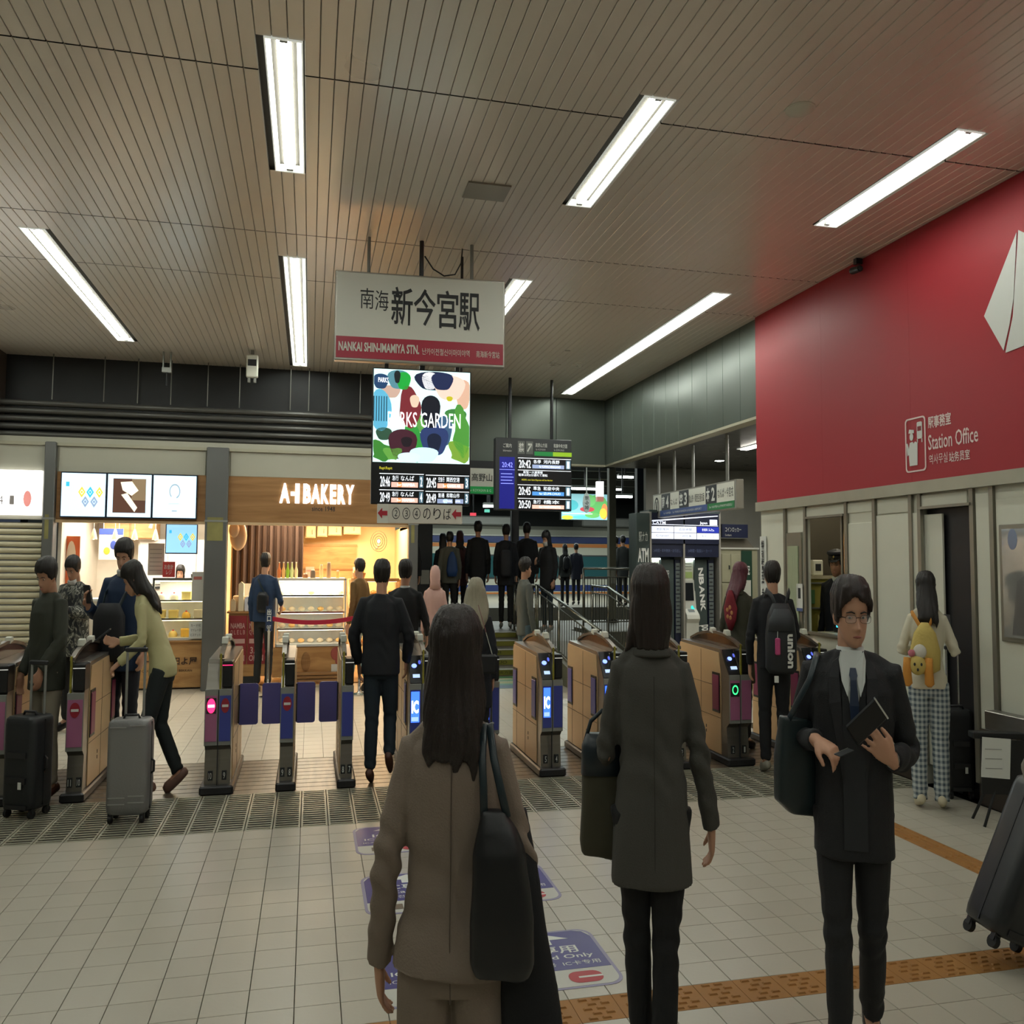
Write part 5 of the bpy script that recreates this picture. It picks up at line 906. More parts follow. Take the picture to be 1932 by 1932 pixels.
HW = [.012, .03, .046, .056, .0645, .0705, .073, .068, .053, .032, .008]
HF = [.066, .082, .088, .089, .088, .084, .087, .08, .062, .036, .008]
HB = [.035, .01, -.012, -.035, -.062, -.088, -.097, -.09, -.07, -.042, -.008]
def head_rings(n=30, m=26):
    rs = []
    for i in range(m):
        t = i / (m - 1); z = .235 * (1 - (1 - t) ** 1.0); z = .235 * (.5 - .5 * cos(pi * t)); w_, f, b = np.interp(z, HZ, HW), np.interp(z, HZ, HF), np.interp(z, HZ, HB)
        cy, ry = (f + b) / 2, (f - b) / 2; r = []
        for k in range(n):
            a = 2 * pi * k / n; x, y = w_ * cos(a), cy + ry * math.copysign(abs(sin(a)) ** .9, sin(a))
            if y > 0:
                for sx in (-1, 1):
                    y -= .012 * math.exp(-((x - sx * .032) / .018) ** 2 - ((z - .112) / .014) ** 2)      # eye sockets
                    y += .004 * math.exp(-((x - sx * .03) / .022) ** 2 - ((z - .135) / .01) ** 2)        # brow
                    y += .004 * math.exp(-((x - sx * .04) / .018) ** 2 - ((z - .083) / .016) ** 2)       # cheek
                y += .005 * math.exp(-(x / .02) ** 2 - ((z - .048) / .008) ** 2) + .005 * math.exp(-(x / .02) ** 2 - ((z - .012) / .012) ** 2)
                y -= .003 * math.exp(-(x / .02) ** 2 - ((z - .031) / .006) ** 2)
            r.append((x, y, z))
        rs.append(r)
    return rs
def hand(mb, w, d, n, side, curl=(.35, .5, .4), spread=.12, thumb=.5, k=1., r=1.):
    """w wrist, d finger direction, n palm normal (side the fingers close to), side +1/-1: thumb direction = side * (d x n)"""
    w = Vector(w); d = Vector(d).normalized(); n = Vector(n); n = (n - d * n.dot(d)).normalized(); s = d.cross(n) * side
    def ring(c, a, b, m=12): return [c + s * (a * cos(2 * pi * q / m)) + n * (b * sin(2 * pi * q / m)) for q in range(m)]
    mb.rings([ring(w - d * .03 * k, .026 * k, .021 * k), ring(w, .026 * k, .02 * k), ring(w + d * .025 * k, .034 * k, .019 * k), ring(w + d * .06 * k, .041 * k, .017 * k), ring(w + d * .088 * k, .04 * k, .014 * k), ring(w + d * .095 * k, .03 * k, .008 * k)])
    for i, (o, l) in enumerate(((.029, .072), (.010, .080), (-.010, .075), (-.029, .059))):
        cv = curl[0] if not isinstance(curl[0], (list, tuple)) else curl[i][0]; cc = curl if not isinstance(curl[0], (list, tuple)) else curl[i]
        dd = (d + s * spread * o / .03).normalized(); p = w + d * .085 * k + s * o * k; pts = [p - d * .02 * k, p]; a = 0; ln = (l * .42, l * .32, l * .26)
        for j in range(3): a += cc[j]; p = p + (dd * cos(a) + n * sin(a)) * ln[j] * k; pts.append(p)
        rr = .0092 * k * r * (1 if i < 3 else .88); mb.tube(pts, [rr, rr, rr * .97, rr * .9, rr * .72], 8)
    p = w + d * .022 * k + s * .026 * k; dd = (d * .75 + s * .75 + n * thumb * .6).normalized(); p2 = p + dd * .036 * k; d3 = (d * .95 + s * .15 + n * thumb).normalized(); p3 = p2 + d3 * .03 * k; p4 = p3 + (d3 + n * .2).normalized() * .024 * k
    mb.tube([w + d * .01 * k + s * .01 * k, p, p2, p3, p4], [.014 * k, .014 * k, .0115 * k * r, .0105 * k * r, .008 * k * r], 8)
skin_m = M('skin', 'bf9176', .5, var=.06, scale=9); skin_d = M('skin_tan', 'aa7e64', .5, var=.06, scale=9)
eye_w = M('eye_white', 'a89a8c', .3, var=0); eye_d = M('eye_dark', '1c1412', .2, var=0); lip = M('lip', '9a5a50', .45, var=0); hair_b = M('hair_black', '17120f', .42, var=.3, scale=30, stretch=(6, 6, .6), bump=.35, bscale=90); hair_br = M('hair_brown', '221815', .42, var=.3, scale=30, stretch=(6, 6, .6), bump=.35, bscale=90)
def cloth(name, col, rough=.8, bump=.12): return M(name, col, rough, var=.08, scale=5, bump=bump, bscale=220)
def person(label, loc, rz, h=1.7, sex='m', top=None, bot=None, shoe=None, hair=('short', None), pose=None, vox=.011, skin=None, hem=.8, wide=1., fit=1., collar=None, open_=None, sleeve=1, skirt=False, sk=None, leg=1., cuff=0, fold=.004, extra=None, tname='jacket', bname='trousers', group=None, hat=None, arm=1.):
    k = h / 1.7; pose = pose or {}; skin = skin or skin_m; T = thing('person', label, 'person', loc, rz, group); S_ = lambda p: Vector(p) * k
    lean = pose.get('lean', (0, 0)); tw = pose.get('twist', 0)
    def up(p):      # upper body follows the lean
        p = Vector(p); t = max(0, (p.z - .95) / .5); q = Vector((p.x + lean[0] * t, p.y + lean[1] * t, p.z - (lean[0] ** 2 + lean[1] ** 2) * .5 * t)); return q
    f = 0 if sex == 'm' else 1; sw = (.172, .14)[f] * wide
    J = {'hip': (.085, 0, .9), 'knee': (.095, .015, .49), 'ankle': (.095, -.02, .085), 'toe': (.115, .13, .03), 'sh': (sw, 0, (1.365, 1.352)[f]), 'elbow': (sw + .055, -.03, 1.105), 'wrist': (sw + .06, .05, .86), 'hd': (0, .15, -1), 'hn': (-1, .1, 0)}
    def g(nm, s):
        key = nm + ('R' if s > 0 else 'L')
        if key in pose: return Vector(pose[key])
        v = Vector(J[nm]); return Vector((v.x * s, v.y, v.z))
    # ---------------- body
    b = MB(); tl = [(.82, .12, .09, 0), (.9, .15, .1, 0), (1.0, (.14, .125)[f], .09, 0), (1.08, (.135, .115)[f], .085, 0), (1.22, .14, .095, .0), (1.33, .13 * wide, .085, 0), (1.39, .1 * wide, .065, -.005), (1.43, .055, .052, -.012)]
    def tor(levels, n=26, p=2.3):
        rs = []
        for L in levels:
            z, rx, ry, cy = L[:4]; rs.append([up((x, y, z2)) * k for x, y, z2 in ering(z, rx, ry, cy, 0, n, p)])
        return rs
    b.rings(tor(tl)); hp = pose.get('head', (0, 0, 0)); hc = up((0, .0, 1.465)); hm = TR(*hc) @ TR(*pose.get('hoff', (0, 0, 0))) @ RZ(hp[2]) @ RX(hp[0]) @ RY(hp[1]) @ TR(0, .005, .0)
    HS = .985 if not f else .95
    hm = TR(0, 0, 0) @ Matrix.Scale(k, 4) @ hm @ Matrix.Scale(HS, 4)
    b.tube([up((0, -.015, 1.38)) * k, up((0, -.012, 1.43)) * k, hm @ Vector((0, -.015, .03)), hm @ Vector((0, -.015, .08))], [.062 * k, (.054, .045)[f] * k, (.054, .045)[f] * k, .05 * k], 14)
    b.rings(head_rings(), hm)
    b.tube([(0, .08, .115), (0, .096, .09), (0, .106, .074), (0, .092, .066)], [.006, .008, .011, .006], 8, hm); b.ell((-.012, .09, .071), (.007, .01, .007), 8, 6, hm); b.ell((.012, .09, .071), (.007, .01, .007), 8, 6, hm)
    b.tube([(-.02, .084, .0475), (0, .093, .0485), (.02, .084, .0475)], [.003, .006, .003], 8, hm); b.tube([(-.017, .083, .0395), (0, .091, .039), (.017, .083, .0395)], [.003, .0065, .003], 8, hm)
    for s in (-1, 1): b.ell((s * .073, -.008, .1), (.008, .017, .031), 10, 8, hm); b.tube([(s * .07, .0, .08), (s * .078, -.012, .1), (s * .076, -.016, .12)], [.006, .007, .005], 6, hm)
    for s in (-1, 1):
        H_, K_, A_, T_ = g('hip', s), g('knee', s), g('ankle', s), g('toe', s)
        b.tube([H_ * k, (H_ * .5 + K_ * .5) * k, K_ * k, (K_ * .6 + A_ * .4) * k, A_ * k], [(.078) * k, .066 * k, .05 * k, .048 * k, .034 * k], 12); b.tube([A_ * k, (A_ * .4 + T_ * .6) * k, T_ * k], [.036 * k, .032 * k, .022 * k], 10)
        SH, EL, WR_ = up(g('sh', s)) if 'sh' + 'LR'[s > 0] not in pose else g('sh', s), (up(g('elbow', s)) if 'elbow' + 'LR'[s > 0] not in pose else g('elbow', s)), (up(g('wrist', s)) if 'wrist' + 'LR'[s > 0] not in pose else g('wrist', s))
        b.tube([SH * k, (SH * .5 + EL * .5) * k, EL * k, (EL * .5 + WR_ * .5) * k, WR_ * k], [q_ * k * (1, .82)[f] for q_ in (.046, .042, .036, .033, .026)], 12)
        hd = pose.get('hd' + 'LR'[s > 0], J['hd']); hn = pose.get('hn' + 'LR'[s > 0], (-s, .1, 0)); hd = Vector(hd); hn = Vector(hn)
        sd = Vector(hd).cross(Vector(hn)); fw = Vector(pose.get('th' + 'LR'[s > 0], (0, 1, 0))); side = 1 if sd.dot(fw) > 0 else -1
        hand(b, WR_ * k, hd, hn, side, pose.get('curl' + 'LR'[s > 0], (.35, .45, .35)), pose.get('spr' + 'LR'[s > 0], .1), pose.get('thumb', .5), k * (1, .92)[f], max(1, vox / .008))
    body = finish(b, 'body', skin, T, vox, 2)
    # ---------------- face pieces
    for s in (-1, 1):
        e = sq(MB().ell((s * .0315, .0735, .112), (.0122, .0082, .0042), 12, 8, hm)).build('eye', eye_w, T, smooth=True); sq(MB().ell((s * .0315 + pose.get('gaze', 0) * .005, .0795, .112), (.0052, .0038, .0043), 10, 6, hm)).build('iris', eye_d, e, smooth=True)
        sq(MB().tube([(s * .013, .0865, .128), (s * .03, .0875, .1335), (s * .05, .0755, .128)], [.0022, .0032, .0015], 6, hm)).build('eyebrow', hair_b, T, smooth=True)
    sq(MB().tube([(-.02, .0865, .0438), (-.008, .0955, .0455), (.008, .0955, .0455), (.02, .0865, .0438)], [.0015, .0045, .0045, .0015], 8, hm)).build('lips', lip, T, smooth=True)
    # ---------------- clothes
    top = top or cloth('cloth_dark', '1c1d20'); bot = bot or cloth('cloth_darker', '16171a'); shoe = shoe or M('shoe_black', '121212', .35)
    c = MB(); lv = {'m': [(hem, .165, .125, 0), (hem + .1, .165, .122, 0), (1.0, .16, .115, 0), (1.1, .16, .115, 0), (1.22, .172, .122, 0), (1.31, .176, .12, 0), (1.375, .155, .095, -.005), (1.42, .085, .07, -.01), (1.445, .064, .062, -.01)],
             'f': [(hem, .165, .12, 0), (hem + .08, .165, .118, 0), (.98, .145, .105, 0), (1.07, .13, .1, 0), (1.2, .145, .11, .005), (1.3, .148, .105, .0), (1.365, .132, .085, -.005), (1.41, .078, .062, -.01), (1.435, .056, .056, -.01)]}[sex]
    lv = [l for i, l in enumerate(lv) if i < 2 or l[0] > lv[1][0] + .02]
    lv = [(z, rx * (fit if z < 1.3 else 1) * (wide if z > 1.15 else (1 + wide) / 2), ry * fit, cy) for z, rx, ry, cy in lv]
    if pose.get('flare'): lv[0] = (lv[0][0], lv[0][1] * pose['flare'], lv[0][2] * pose['flare'], 0)
    c.rings(tor(lv, 30, 2.5))
    for s in (-1, 1):
        q = 'LR'[s > 0]; SH = pose['sh' + q] if 'sh' + q in pose else up(g('sh', s)); EL = pose['elbow' + q] if 'elbow' + q in pose else up(g('elbow', s)); W2 = pose['wrist' + q] if 'wrist' + q in pose else up(g('wrist', s)); SH, EL, W2 = Vector(SH), Vector(EL), Vector(W2)
        I = SH + Vector((-s * .07, 0, .0)); e = EL + (W2 - EL) * (.5 if sleeve < .6 else 1) * (sleeve if sleeve < 1 else .97)
        R = [x * k * arm for x in ((.046, .056, .055, .05, .046, .043, .041) if not f else (.04, .048, .047, .044, .04, .038, .037))]; c.tube([up((s * .03, -.012, 1.418)) * k, (up((s * .03, -.012, 1.4)) * .5 + SH * .5 + Vector((0, -.004, .02))) * k, (SH + Vector((-s * .012, 0, .008))) * k], [.036 * k, .036 * k, .036 * k], 12)
        c.tube([I * k, SH * k, (SH * .6 + EL * .4) * k, EL * k, (EL * .6 + e * .4) * k, (EL * .2 + e * .8) * k, e * k], R, 14)
    if extra: extra(c, k, up)
    wr = []
    for s in (-1, 1):
        q = 'LR'[s > 0]; EL = Vector(pose['elbow' + q] if 'elbow' + q in pose else up(g('elbow', s))); SH = Vector(up(g('sh', s))); W2 = Vector(pose['wrist' + q] if 'wrist' + q in pose else up(g('wrist', s)))
        wr += [(EL * k, .085, fold * 1.5 * k, 85), ((EL * .45 + W2 * .55) * k, .06, fold * .8 * k, 100), (SH * k + Vector((-s * .03, 0, -.07)), .06, fold * k, 60)]
    wr += [((0, -.08, 1.06 * k), .13, fold * .8 * k, 55), ((0, .08, 1.04 * k), .12, fold * .8 * k, 55)]
    jk = finish(c, tname, top, T, vox, 3, (fold * 1.3 * k, 9, .45, len(label)), wr=wr)
    if sex == 'f' and hat is None and lean == (0, 0): sq(MB().rings([[up(v) * k for v in ering(z, rx, rx * .95, -.012 + cy, 0, 22, 2)] for z, rx, cy in ((1.4, .088, -.006), (1.408, .09, -.008), (1.438, .068, -.004), (1.445, .06, 0), (1.42, .058, 0))])).build('collar', top, T, smooth=True)
    if not skirt:
        p = MB(); p.rings([[v * k for v in (Vector(q) for q in ering(z, rx, ry, 0, 0, 24))] for z, rx, ry in ((.8, .13, .1), (.86, .152, .11), (.94, .15, .105), (.99, .125, .085))])
        for s in (-1, 1):
            H_, K_, A_ = g('hip', s), g('knee', s), g('ankle', s); U = A_ * .95 + K_ * .05 - Vector((0, 0, cuff))
            p.tube([H_ * k, (H_ * .55 + K_ * .45) * k, K_ * k, (K_ * .5 + A_ * .5) * k, U * k], [.093 * k, .08 * leg * k, .064 * leg * k, .06 * leg * k, .052 * leg * k], 14)
        finish(p, bname, bot, T, vox, 3, (fold * 1.1 * k, 10, .4, 5), wr=[(g(n_, s) * k, r_ * k, fold * a_ * k, 75) for s in (-1, 1) for n_, r_, a_ in (('knee', .1, 1.2), ('ankle', .11, 1.6), ('hip', .09, .8))])
    else:
        p = MB(); p.rings([[Vector(q) * k for q in ering(z, rx, ry, 0, 0, 24)] for z, rx, ry in ((.5, .2, .16), (.8, .16, .12), (1.0, .14, .1))]); finish(p, 'skirt', bot, T, vox, 3, (fold * k, 14, .2, 5))
    for s in (-1, 1):
        A_, T_ = g('ankle', s), g('toe', s); d = (T_ - A_); fl = Vector((d.x, d.y, d.z)).normalized(); q = MB(); dn = Vector((0, 0, -1)); sd = fl.cross(Vector((0, 0, 1))).normalized(); dn = fl.cross(sd).normalized() * (1 if fl.cross(sd).z < 0 else -1)
        base = A_ + dn * .012 * 0
        P0 = A_ - fl * .06 + dn * .03; P1 = A_ + fl * .02 + dn * .02; P2 = A_ + fl * .1 + dn * .01; P3 = T_ + fl * .025
        q.tube([(P0 - fl * .012) * k, P0 * k, P1 * k, P2 * k, (P2 * .4 + P3 * .6) * k, P3 * k], [(.02 * k, .02 * k), (.036 * k, .033 * k), (.042 * k, .042 * k), (.035 * k, .044 * k), (.026 * k, .043 * k), (.014 * k, .026 * k)], 12)
        o = sq(q).build('shoe', shoe, T, smooth=True)
    # collar / shirt
    if collar:
        q = MB(); q.rings([[hm @ Vector((0, 0, 0)) * 0 + up((x, y, z)) * k for x, y, z in ering(zz, rx, rx * .98, -.008, 0, 20, 2)] for zz, rx in ((1.40, .075), (1.435, .066), (1.462, .06), (1.46, .05))]); sq(q).build('collar', collar, T, smooth=True)
    # hair
    kind, hmat = hair[0], hair[1] or hair_b; hr = MB(); hh = lambda *a: hm @ Vector(a)
    if kind != 'none':
        man = kind == 'man'; th = .009 if kind in ('short', 'shortf', 'man') else .012; rs = []; nn_ = 44; mm_ = 34; rr_ = random.Random(len(label))
        for i in range(mm_):
            t = i / (mm_ - 1); z = .012 + (.235 - .012) * (.5 - .5 * cos(pi * t)); w_, f_, b_ = np.interp(z, HZ, HW), np.interp(z, HZ, HF), np.interp(z, HZ, HB); cy, ry = (f_ + b_) / 2, (f_ - b_) / 2; r = []
            for q in range(nn_):
                a_ = 2 * pi * q / nn_; x, y = w_ * cos(a_), cy + ry * sin(a_); ax = abs(x)
                line = ((.186 - abs(x - .012) * .5) if man else .163) if ax < .04 else (.17 if man else .163) - (ax - .04) * (1.6 if not man else 1.8)      # fringe
                if y > -.0 and ax > .055: line = min(line, .1 if man else .115)
                if y < 0: line = -.9 if kind not in ('short', 'shortf', 'man') else (.03 + max(0, y + .06) * 1.0)
                if y >= 0 and ax > .06 and y < .03: line = .085
                o_ = th + (.012 if z > .17 else .009 * max(0, (z - .09) / .08))
                if z < line: o_ = -.016
                g_ = 1 + (o_ + (rr_.uniform(-.003, .004) if o_ > 0 and kind != 'bob' else 0)) / max(.03, sqrt(x * x + (y - cy) ** 2)); r.append(hh(x * g_, cy + (y - cy) * g_, z + (o_ if z > .18 and o_ > 0 else 0) * (z - .18) / .055))
            rs.append(r)
        hr.rings(rs)
        if man:
            for s_, x_, z_ in ((-1, .05, .158), (1, .055, .16), (-1, .03, .168), (1, .035, .172), (-1, .066, .14), (1, .068, .142)): hr.tube([hh(s_ * .008 + .006, .03, .232), hh(s_ * x_ * .75 + .004, .07, .214), hh(s_ * x_, .088 - x_ * .25, z_ + .022), hh(s_ * (x_ + .01), .088 - x_ * .35, z_ - .008)], [.016 * k, .015 * k, .011 * k, .003 * k], 8)
        if kind in ('bob', 'long', 'straight'):
            
            L = hair[2] if len(hair) > 2 else .3; nL = 10; rs = []; W = hair[3] if len(hair) > 3 else 1.
            for i in range(nL + 1):
                t = i / nL; z = .165 - (L + .165 - .0) * t
                if kind == 'bob': rx, ry, cy = .08 + .02 * sin(pi * min(1, t * 1.1)) , .08, -.028
                else:
                    bl = min(1, max(0, .08 - z) / .2); bl = bl * bl * (3 - 2 * bl); tp = min(1, max(0, -L + .16 - z) / .16) if L < .25 else 0; rx = (.08 + .034 * sin(pi * min(1, t * .9)) ) * W * (1 - .3 * tp * tp); ry = .083 - .045 * bl; cy = -.028 - .078 * bl
                if kind != 'bob' and i == nL: rx *= .8; ry *= .6
                rs.append([hh(x, y, z2) for x, y, z2 in ering(z, rx, ry, cy, 0, 24, 2.1)])
            hr.rings(rs)
            if kind == 'bob': hr.tube([hh(-.075, -.03, .06), hh(-.092, -.035, 0), hh(-.108, -.04, -.04), hh(-.125, -.04, -.055)], [.02 * k, .022 * k, .014 * k, .003 * k], 8)
            if kind != 'bob':
                for s, x, l in ((-1, .075, .0), (1, .07, .03), (-1, .03, -.03), (1, .01, .035)): hr.tube([hh(s * x * .7, -.05, .04), hh(s * x * .9, -.09, -L + .08), hh(s * x * 1.05, -.108, -L + .02), hh(s * x * 1.0, -.105, -L - .02 - l)], [.008 * k, .028 * k, .024 * k, .005 * k], 8)
            for s in (-1, 1): hr.tube([hh(s * .05, .04, .2), hh(s * .072, .032, .14), hh(s * .076, .02, .06), hh(s * .08, .005, -.02)], [.012 * k, .016 * k, .016 * k, .01 * k], 8)
        finish(hr, 'hair', hmat, T, min(vox, .009), 2, None, (.0022 * k, (hm @ Vector((0, 0, .1))).x, (hm @ Vector((0, -.03, .1))).y))
    if hat: hat(T, hm)
    T['_k'] = k
    return T, hm, k
def near_thing(name, label, cat, T, p, group=None):
    """a thing carried by a person: p in the person's own metres"""
    R = Matrix.Rotation(T.rotation_euler.z, 4, 'Z'); q = Vector(T.location) + (R @ Vector((p[0] * SQ, p[1] * SQ, p[2])).to_4d()).to_3d(); return thing(name, label, cat, q, T.rotation_euler.z, group)
# ---------------------------------------------------------------- near figures
def deltag(t):
    if '_k' in t: del t['_k']
brown = cloth('suit_taupe', '837568', .8, .2)
rz_c = -YAW
# 1 woman in the brown suit
T, hm, k = person('woman with long dark hair in a taupe trouser suit seen from behind, nearest the camera', gp(862, 1.92), rz_c - .02, 1.545, 'f', brown, brown, hair=('straight', hair_br, .13, .95), vox=.0065, hem=.85, fit=1.08, leg=1.14, fold=.006, bname='trousers',
    pose={'elbowL': (-.215, -.03, 1.09), 'wristL': (-.245, .04, .83), 'hdL': (.06, .15, -1), 'hnL': (1, .2, .1), 'thL': (0, 1, 0), 'elbowR': (.225, -.0, 1.1), 'wristR': (.24, .16, .93), 'flare': 1.1})
sm = MB(); seam = M('suit_seam', '5c5046', .9)
sm.tube([(0, -.108, 1.36), (0, -.112, 1.2), (0, -.108, 1.07), (.0, -.125, .95), (.005, -.137, .8)], .0018, 5); sq(sm)
sm.v = [(x * k, y * k, z * k) for x, y, z in sm.v]; sm.build('back_seam', seam, T)
t = near_thing('shoulder_bag', 'large black tote bag hanging from the taupe-suited woman\'s right shoulder', 'bag', T, (.15, -.14, .79)); bag_m = M('leather_black', '131417', .42, var=.1, bump=.15, bscale=25); strapm = M('strap_teal_black', '1c2a30', .4)
b = MB()
b.rings([[(cx + rx * math.copysign(abs(cos(a)) ** .7, cos(a)), cy + ry * math.copysign(abs(sin(a)) ** .7, sin(a)), z) for a in (2 * pi * q / 22 for q in range(22))] for z, cx, rx, cy, ry in ((.0, .0, .075, 0, .04), (.03, .0, .092, .0, .05), (.12, -.005, .092, 0, .055), (.25, -.015, .075, .01, .05), (.3, -.02, .055, .02, .04), (.34, -.03, .035, .03, .025))])
finish(b, 'bag_body', bag_m, t, .009, 3, (.006, 12, .4, 3))
sq(MB().tube([(-.055, .02, .32), (-.058, .03, .38), (-.063, .045, .44), (-.063, .11, .5), (-.063, .2, .49)], [(.004, .011)] * 5, 8)).build('strap', strapm, t, smooth=True); sq(MB().tube([(.01, .02, .32), (-.01, .03, .38), (-.03, .045, .44), (-.045, .11, .5), (-.045, .2, .49)], [(.004, .011)] * 5, 8)).build('strap', strapm, t, smooth=True)
t = near_thing('folded_coat', 'long black coat draped over the taupe-suited woman\'s right forearm', 'coat', T, (.25, -.04, .46)); b = MB()
b.rings([[(cx + rx * cos(a), cy + ry * sin(a), z) for a in (2 * pi * q / 22 for q in range(22))] for z, cx, rx, cy, ry in ((-.15, .0, .1, -.02, .06), (.05, -.0, .105, -.02, .06), (.28, -.03, .085, 0, .055), (.46, -.05, .06, .02, .05), (.58, -.06, .04, .05, .04), (.64, -.065, .03, .08, .03))])
finish(b, 'coat_cloth', cloth('coat_black', '111316', .85), t, .009, 3, (.011, 9, .15, 4))
# 2 woman with bob
gry = cloth('coat_charcoal', '45443f', .85, .2)
T, hm, k = person('woman with dark bob hair in a charcoal long jacket walking toward the gates', gp(1226, 2.78), rz_c - .03, 1.64, 'f', gry, cloth('trousers_black', '0f1012', .85), hair=('bob', hair_br, .045), vox=.007, hem=.66, fit=1.06, leg=.92, fold=.006, tname='long_jacket',
    pose={'flare': 1.02, 'elbowR': (.21, -.02, 1.08), 'wristR': (.275, .04, .82), 'hdR': (.05, .2, -1), 'hnR': (-1, .1, .1), 'elbowL': (-.2, .02, 1.07), 'wristL': (-.17, .2, 1.0), 'kneeL': (-.06, .03, .49), 'ankleL': (-.04, -.0, .085), 'toeL': (-.05, .14, .03), 'kneeR': (.06, -.03, .49), 'ankleR': (.035, -.12, .11), 'toeR': (.04, .0, .03)})
sm = MB().tube([(0, -.118, 1.34), (0, -.122, 1.2), (0, -.118, 1.07), (.0, -.132, .9), (.0, -.13, .67)], .0016, 5); sq(sm); sm.v = [(x * k, y * k, z * k) for x, y, z in sm.v]; sm.build('back_seam', M('coat_seam', '2f2e2a', .9), T)
t = near_thing('tote_bag', 'olive and black tote bag on the bob-haired woman\'s left elbow', 'bag', T, (-.2, .12, .68)); b = MB()
b.rings([[(cx + rx * math.copysign(abs(cos(a)) ** .5, cos(a)), ry * math.copysign(abs(sin(a)) ** .6, sin(a)), z + zt * cos(a)) for a in (2 * pi * q / 22 for q in range(22))] for z, cx, rx, ry, zt in ((.0, .0, .09, .06, -.01), (.04, .0, .1, .07, -.01), (.28, .0, .09, .06, .0), (.31, .0, .09, .055, -.0))])
o = finish(b, 'bag_body', cloth('canvas_olive', '3c3a2a', .8), t, .009, 2, (.004, 12, .4, 3))
b = MB(); b.rings([[(rx * math.copysign(abs(cos(a)) ** .5, cos(a)), ry * math.copysign(abs(sin(a)) ** .6, sin(a)), z) for a in (2 * pi * q / 22 for q in range(22))] for z, rx, ry in ((.27, .094, .066), (.36, .09, .055), (.4, .07, .03))]); sq(b).build('bag_top', M('bag_teal', '16222a', .4), t, smooth=True)
sq(MB().tube([(-.08, 0, .36), (-.05, .0, .44), (.0, .0, .475), (.05, .0, .44), (.08, 0, .36)], .009, 6)).build('bag_handle', strapm, t, smooth=True)
# 3 man in suit with glasses
suit = cloth('suit_black', '17181b', .75, .2); wht = M('shirt_white', 'c6cac6', .6, bump=.1)
T, hm, k = person('man in black suit and glasses walking toward the camera looking down', gp(1600, 2.86), pi - .52, 1.6, 'm', suit, suit, hair=('man', hair_br), vox=.0062, hem=.74, fit=1.05, leg=1.0, fold=.0055, collar=wht, skin=skin_m, wide=1.02,
    pose={'head': (-.1, .0, .26), 'gaze': .6, 'elbowR': (.235, -.05, 1.12), 'wristR': (.165, .19, 1.15), 'hdR': (-.55, .5, -.2), 'hnR': (-.3, .0, -1), 'thR': (-.3, 1, .5), 'curlR': ((.5, .7, .4), (.65, .9, .5), (.8, 1.0, .6), (.9, 1.0, .6)),
          'elbowL': (-.25, -.03, 1.09), 'wristL': (-.15, .18, 1.1), 'hdL': (.62, .35, .5), 'hnL': (.35, -.75, .2), 'thL': (.2, .2, 1), 'curlL': ((.35, .45, .3), (.3, .5, .3), (.25, .5, .3), (.25, .4, .3)), 'sprL': .25,
          'kneeL': (-.08, -.02, .49), 'ankleL': (-.085, -.2, .13), 'toeL': (-.09, -.1, .03), 'kneeR': (.08, .06, .49), 'ankleR': (.075, .08, .085), 'toeR': (.085, .24, .03), 'flare': 1.03})
K = lambda mb: (setattr(mb, 'v', [(x * k * SQ, y * k * SQ, z * k) for x, y, z in mb.v]), mb)[1]
def fy(x, z): return .122 + .012 - .25 * x * x - (.02 if z > 1.33 else 0)
# vest, shirt V, collar wings, tie, lapels
def sheet3(pts, off, th=.004):
    """small cloth sheet lying on the chest: pts (x,z)"""
    def yy(x, z): return np.interp(z, [.74, .9, 1.0, 1.1, 1.22, 1.31, 1.375, 1.42, 1.46], [.137, .134, .125, .124, .133, .131, .103, .074, .07]) * sqrt(max(.2, 1 - (abs(x) / .19) ** 2.5)) + off
    n = len(pts); return MB().add([(x, yy(x, z), z) for x, z in pts] + [(x, yy(x, z) - th, z) for x, z in pts], [tuple(range(n)), tuple(range(n, 2 * n))[::-1]] + [(i, (i + 1) % n, (i + 1) % n + n, i + n) for i in range(n)])
def strip(ptsL, ptsR, off, th=.006):
    mb = MB()
    for i in range(len(ptsL) - 1):
        a = sheet3([ptsL[i], ptsR[i], ptsR[i + 1], ptsL[i + 1]], off, th); mb.add(a.v, a.f)
    return mb
zz = [1.42, 1.36, 1.3, 1.24, 1.16, 1.08, 1.0, .92, .84, .78]
K(strip([(-.035, z) if z > 1.3 else (-.05, z) for z in zz[1:]], [(.035, z) if z > 1.3 else (.05, z) for z in zz[1:]], .004, .01)).build('vest', cloth('vest_charcoal', '26282b', .8), T)
K(strip([(-.045, 1.452), (-.042, 1.38), (-.03, 1.32), (-.012, 1.25)], [(.045, 1.452), (.042, 1.38), (.03, 1.32), (.012, 1.25)], .011, .014)).build('shirt_front', wht, T)
for s in (-1, 1): K(sheet3([(s * .006, 1.395), (s * .05, 1.45), (s * .058, 1.42), (s * .05, 1.35), (s * .028, 1.3)], .021, .01)).build('collar_wing', wht, T)
K(strip([(-.012, 1.395), (-.018, 1.37), (-.012, 1.355), (-.02, 1.27), (-.016, 1.22)], [(.012, 1.395), (.018, 1.37), (.012, 1.355), (.02, 1.27), (.016, 1.22)], .026, .006)).build('necktie', M('tie_navy', '1f2c44', .35), T)
for s in (-1, 1): K(strip([(s * .055, 1.43), (s * .06, 1.36), (s * .055, 1.28), (s * .048, 1.15), (s * .045, 1.0)], [(s * .085, 1.41), (s * .105, 1.36), (s * .105, 1.27), (s * .07, 1.12), (s * .05, 1.0)], .007, .01)).build('lapel', cloth('suit_lapel', '1b1c20', .7), T)
gl = MB(); fm = M('glasses_frame', '2a2422', .3, .5)
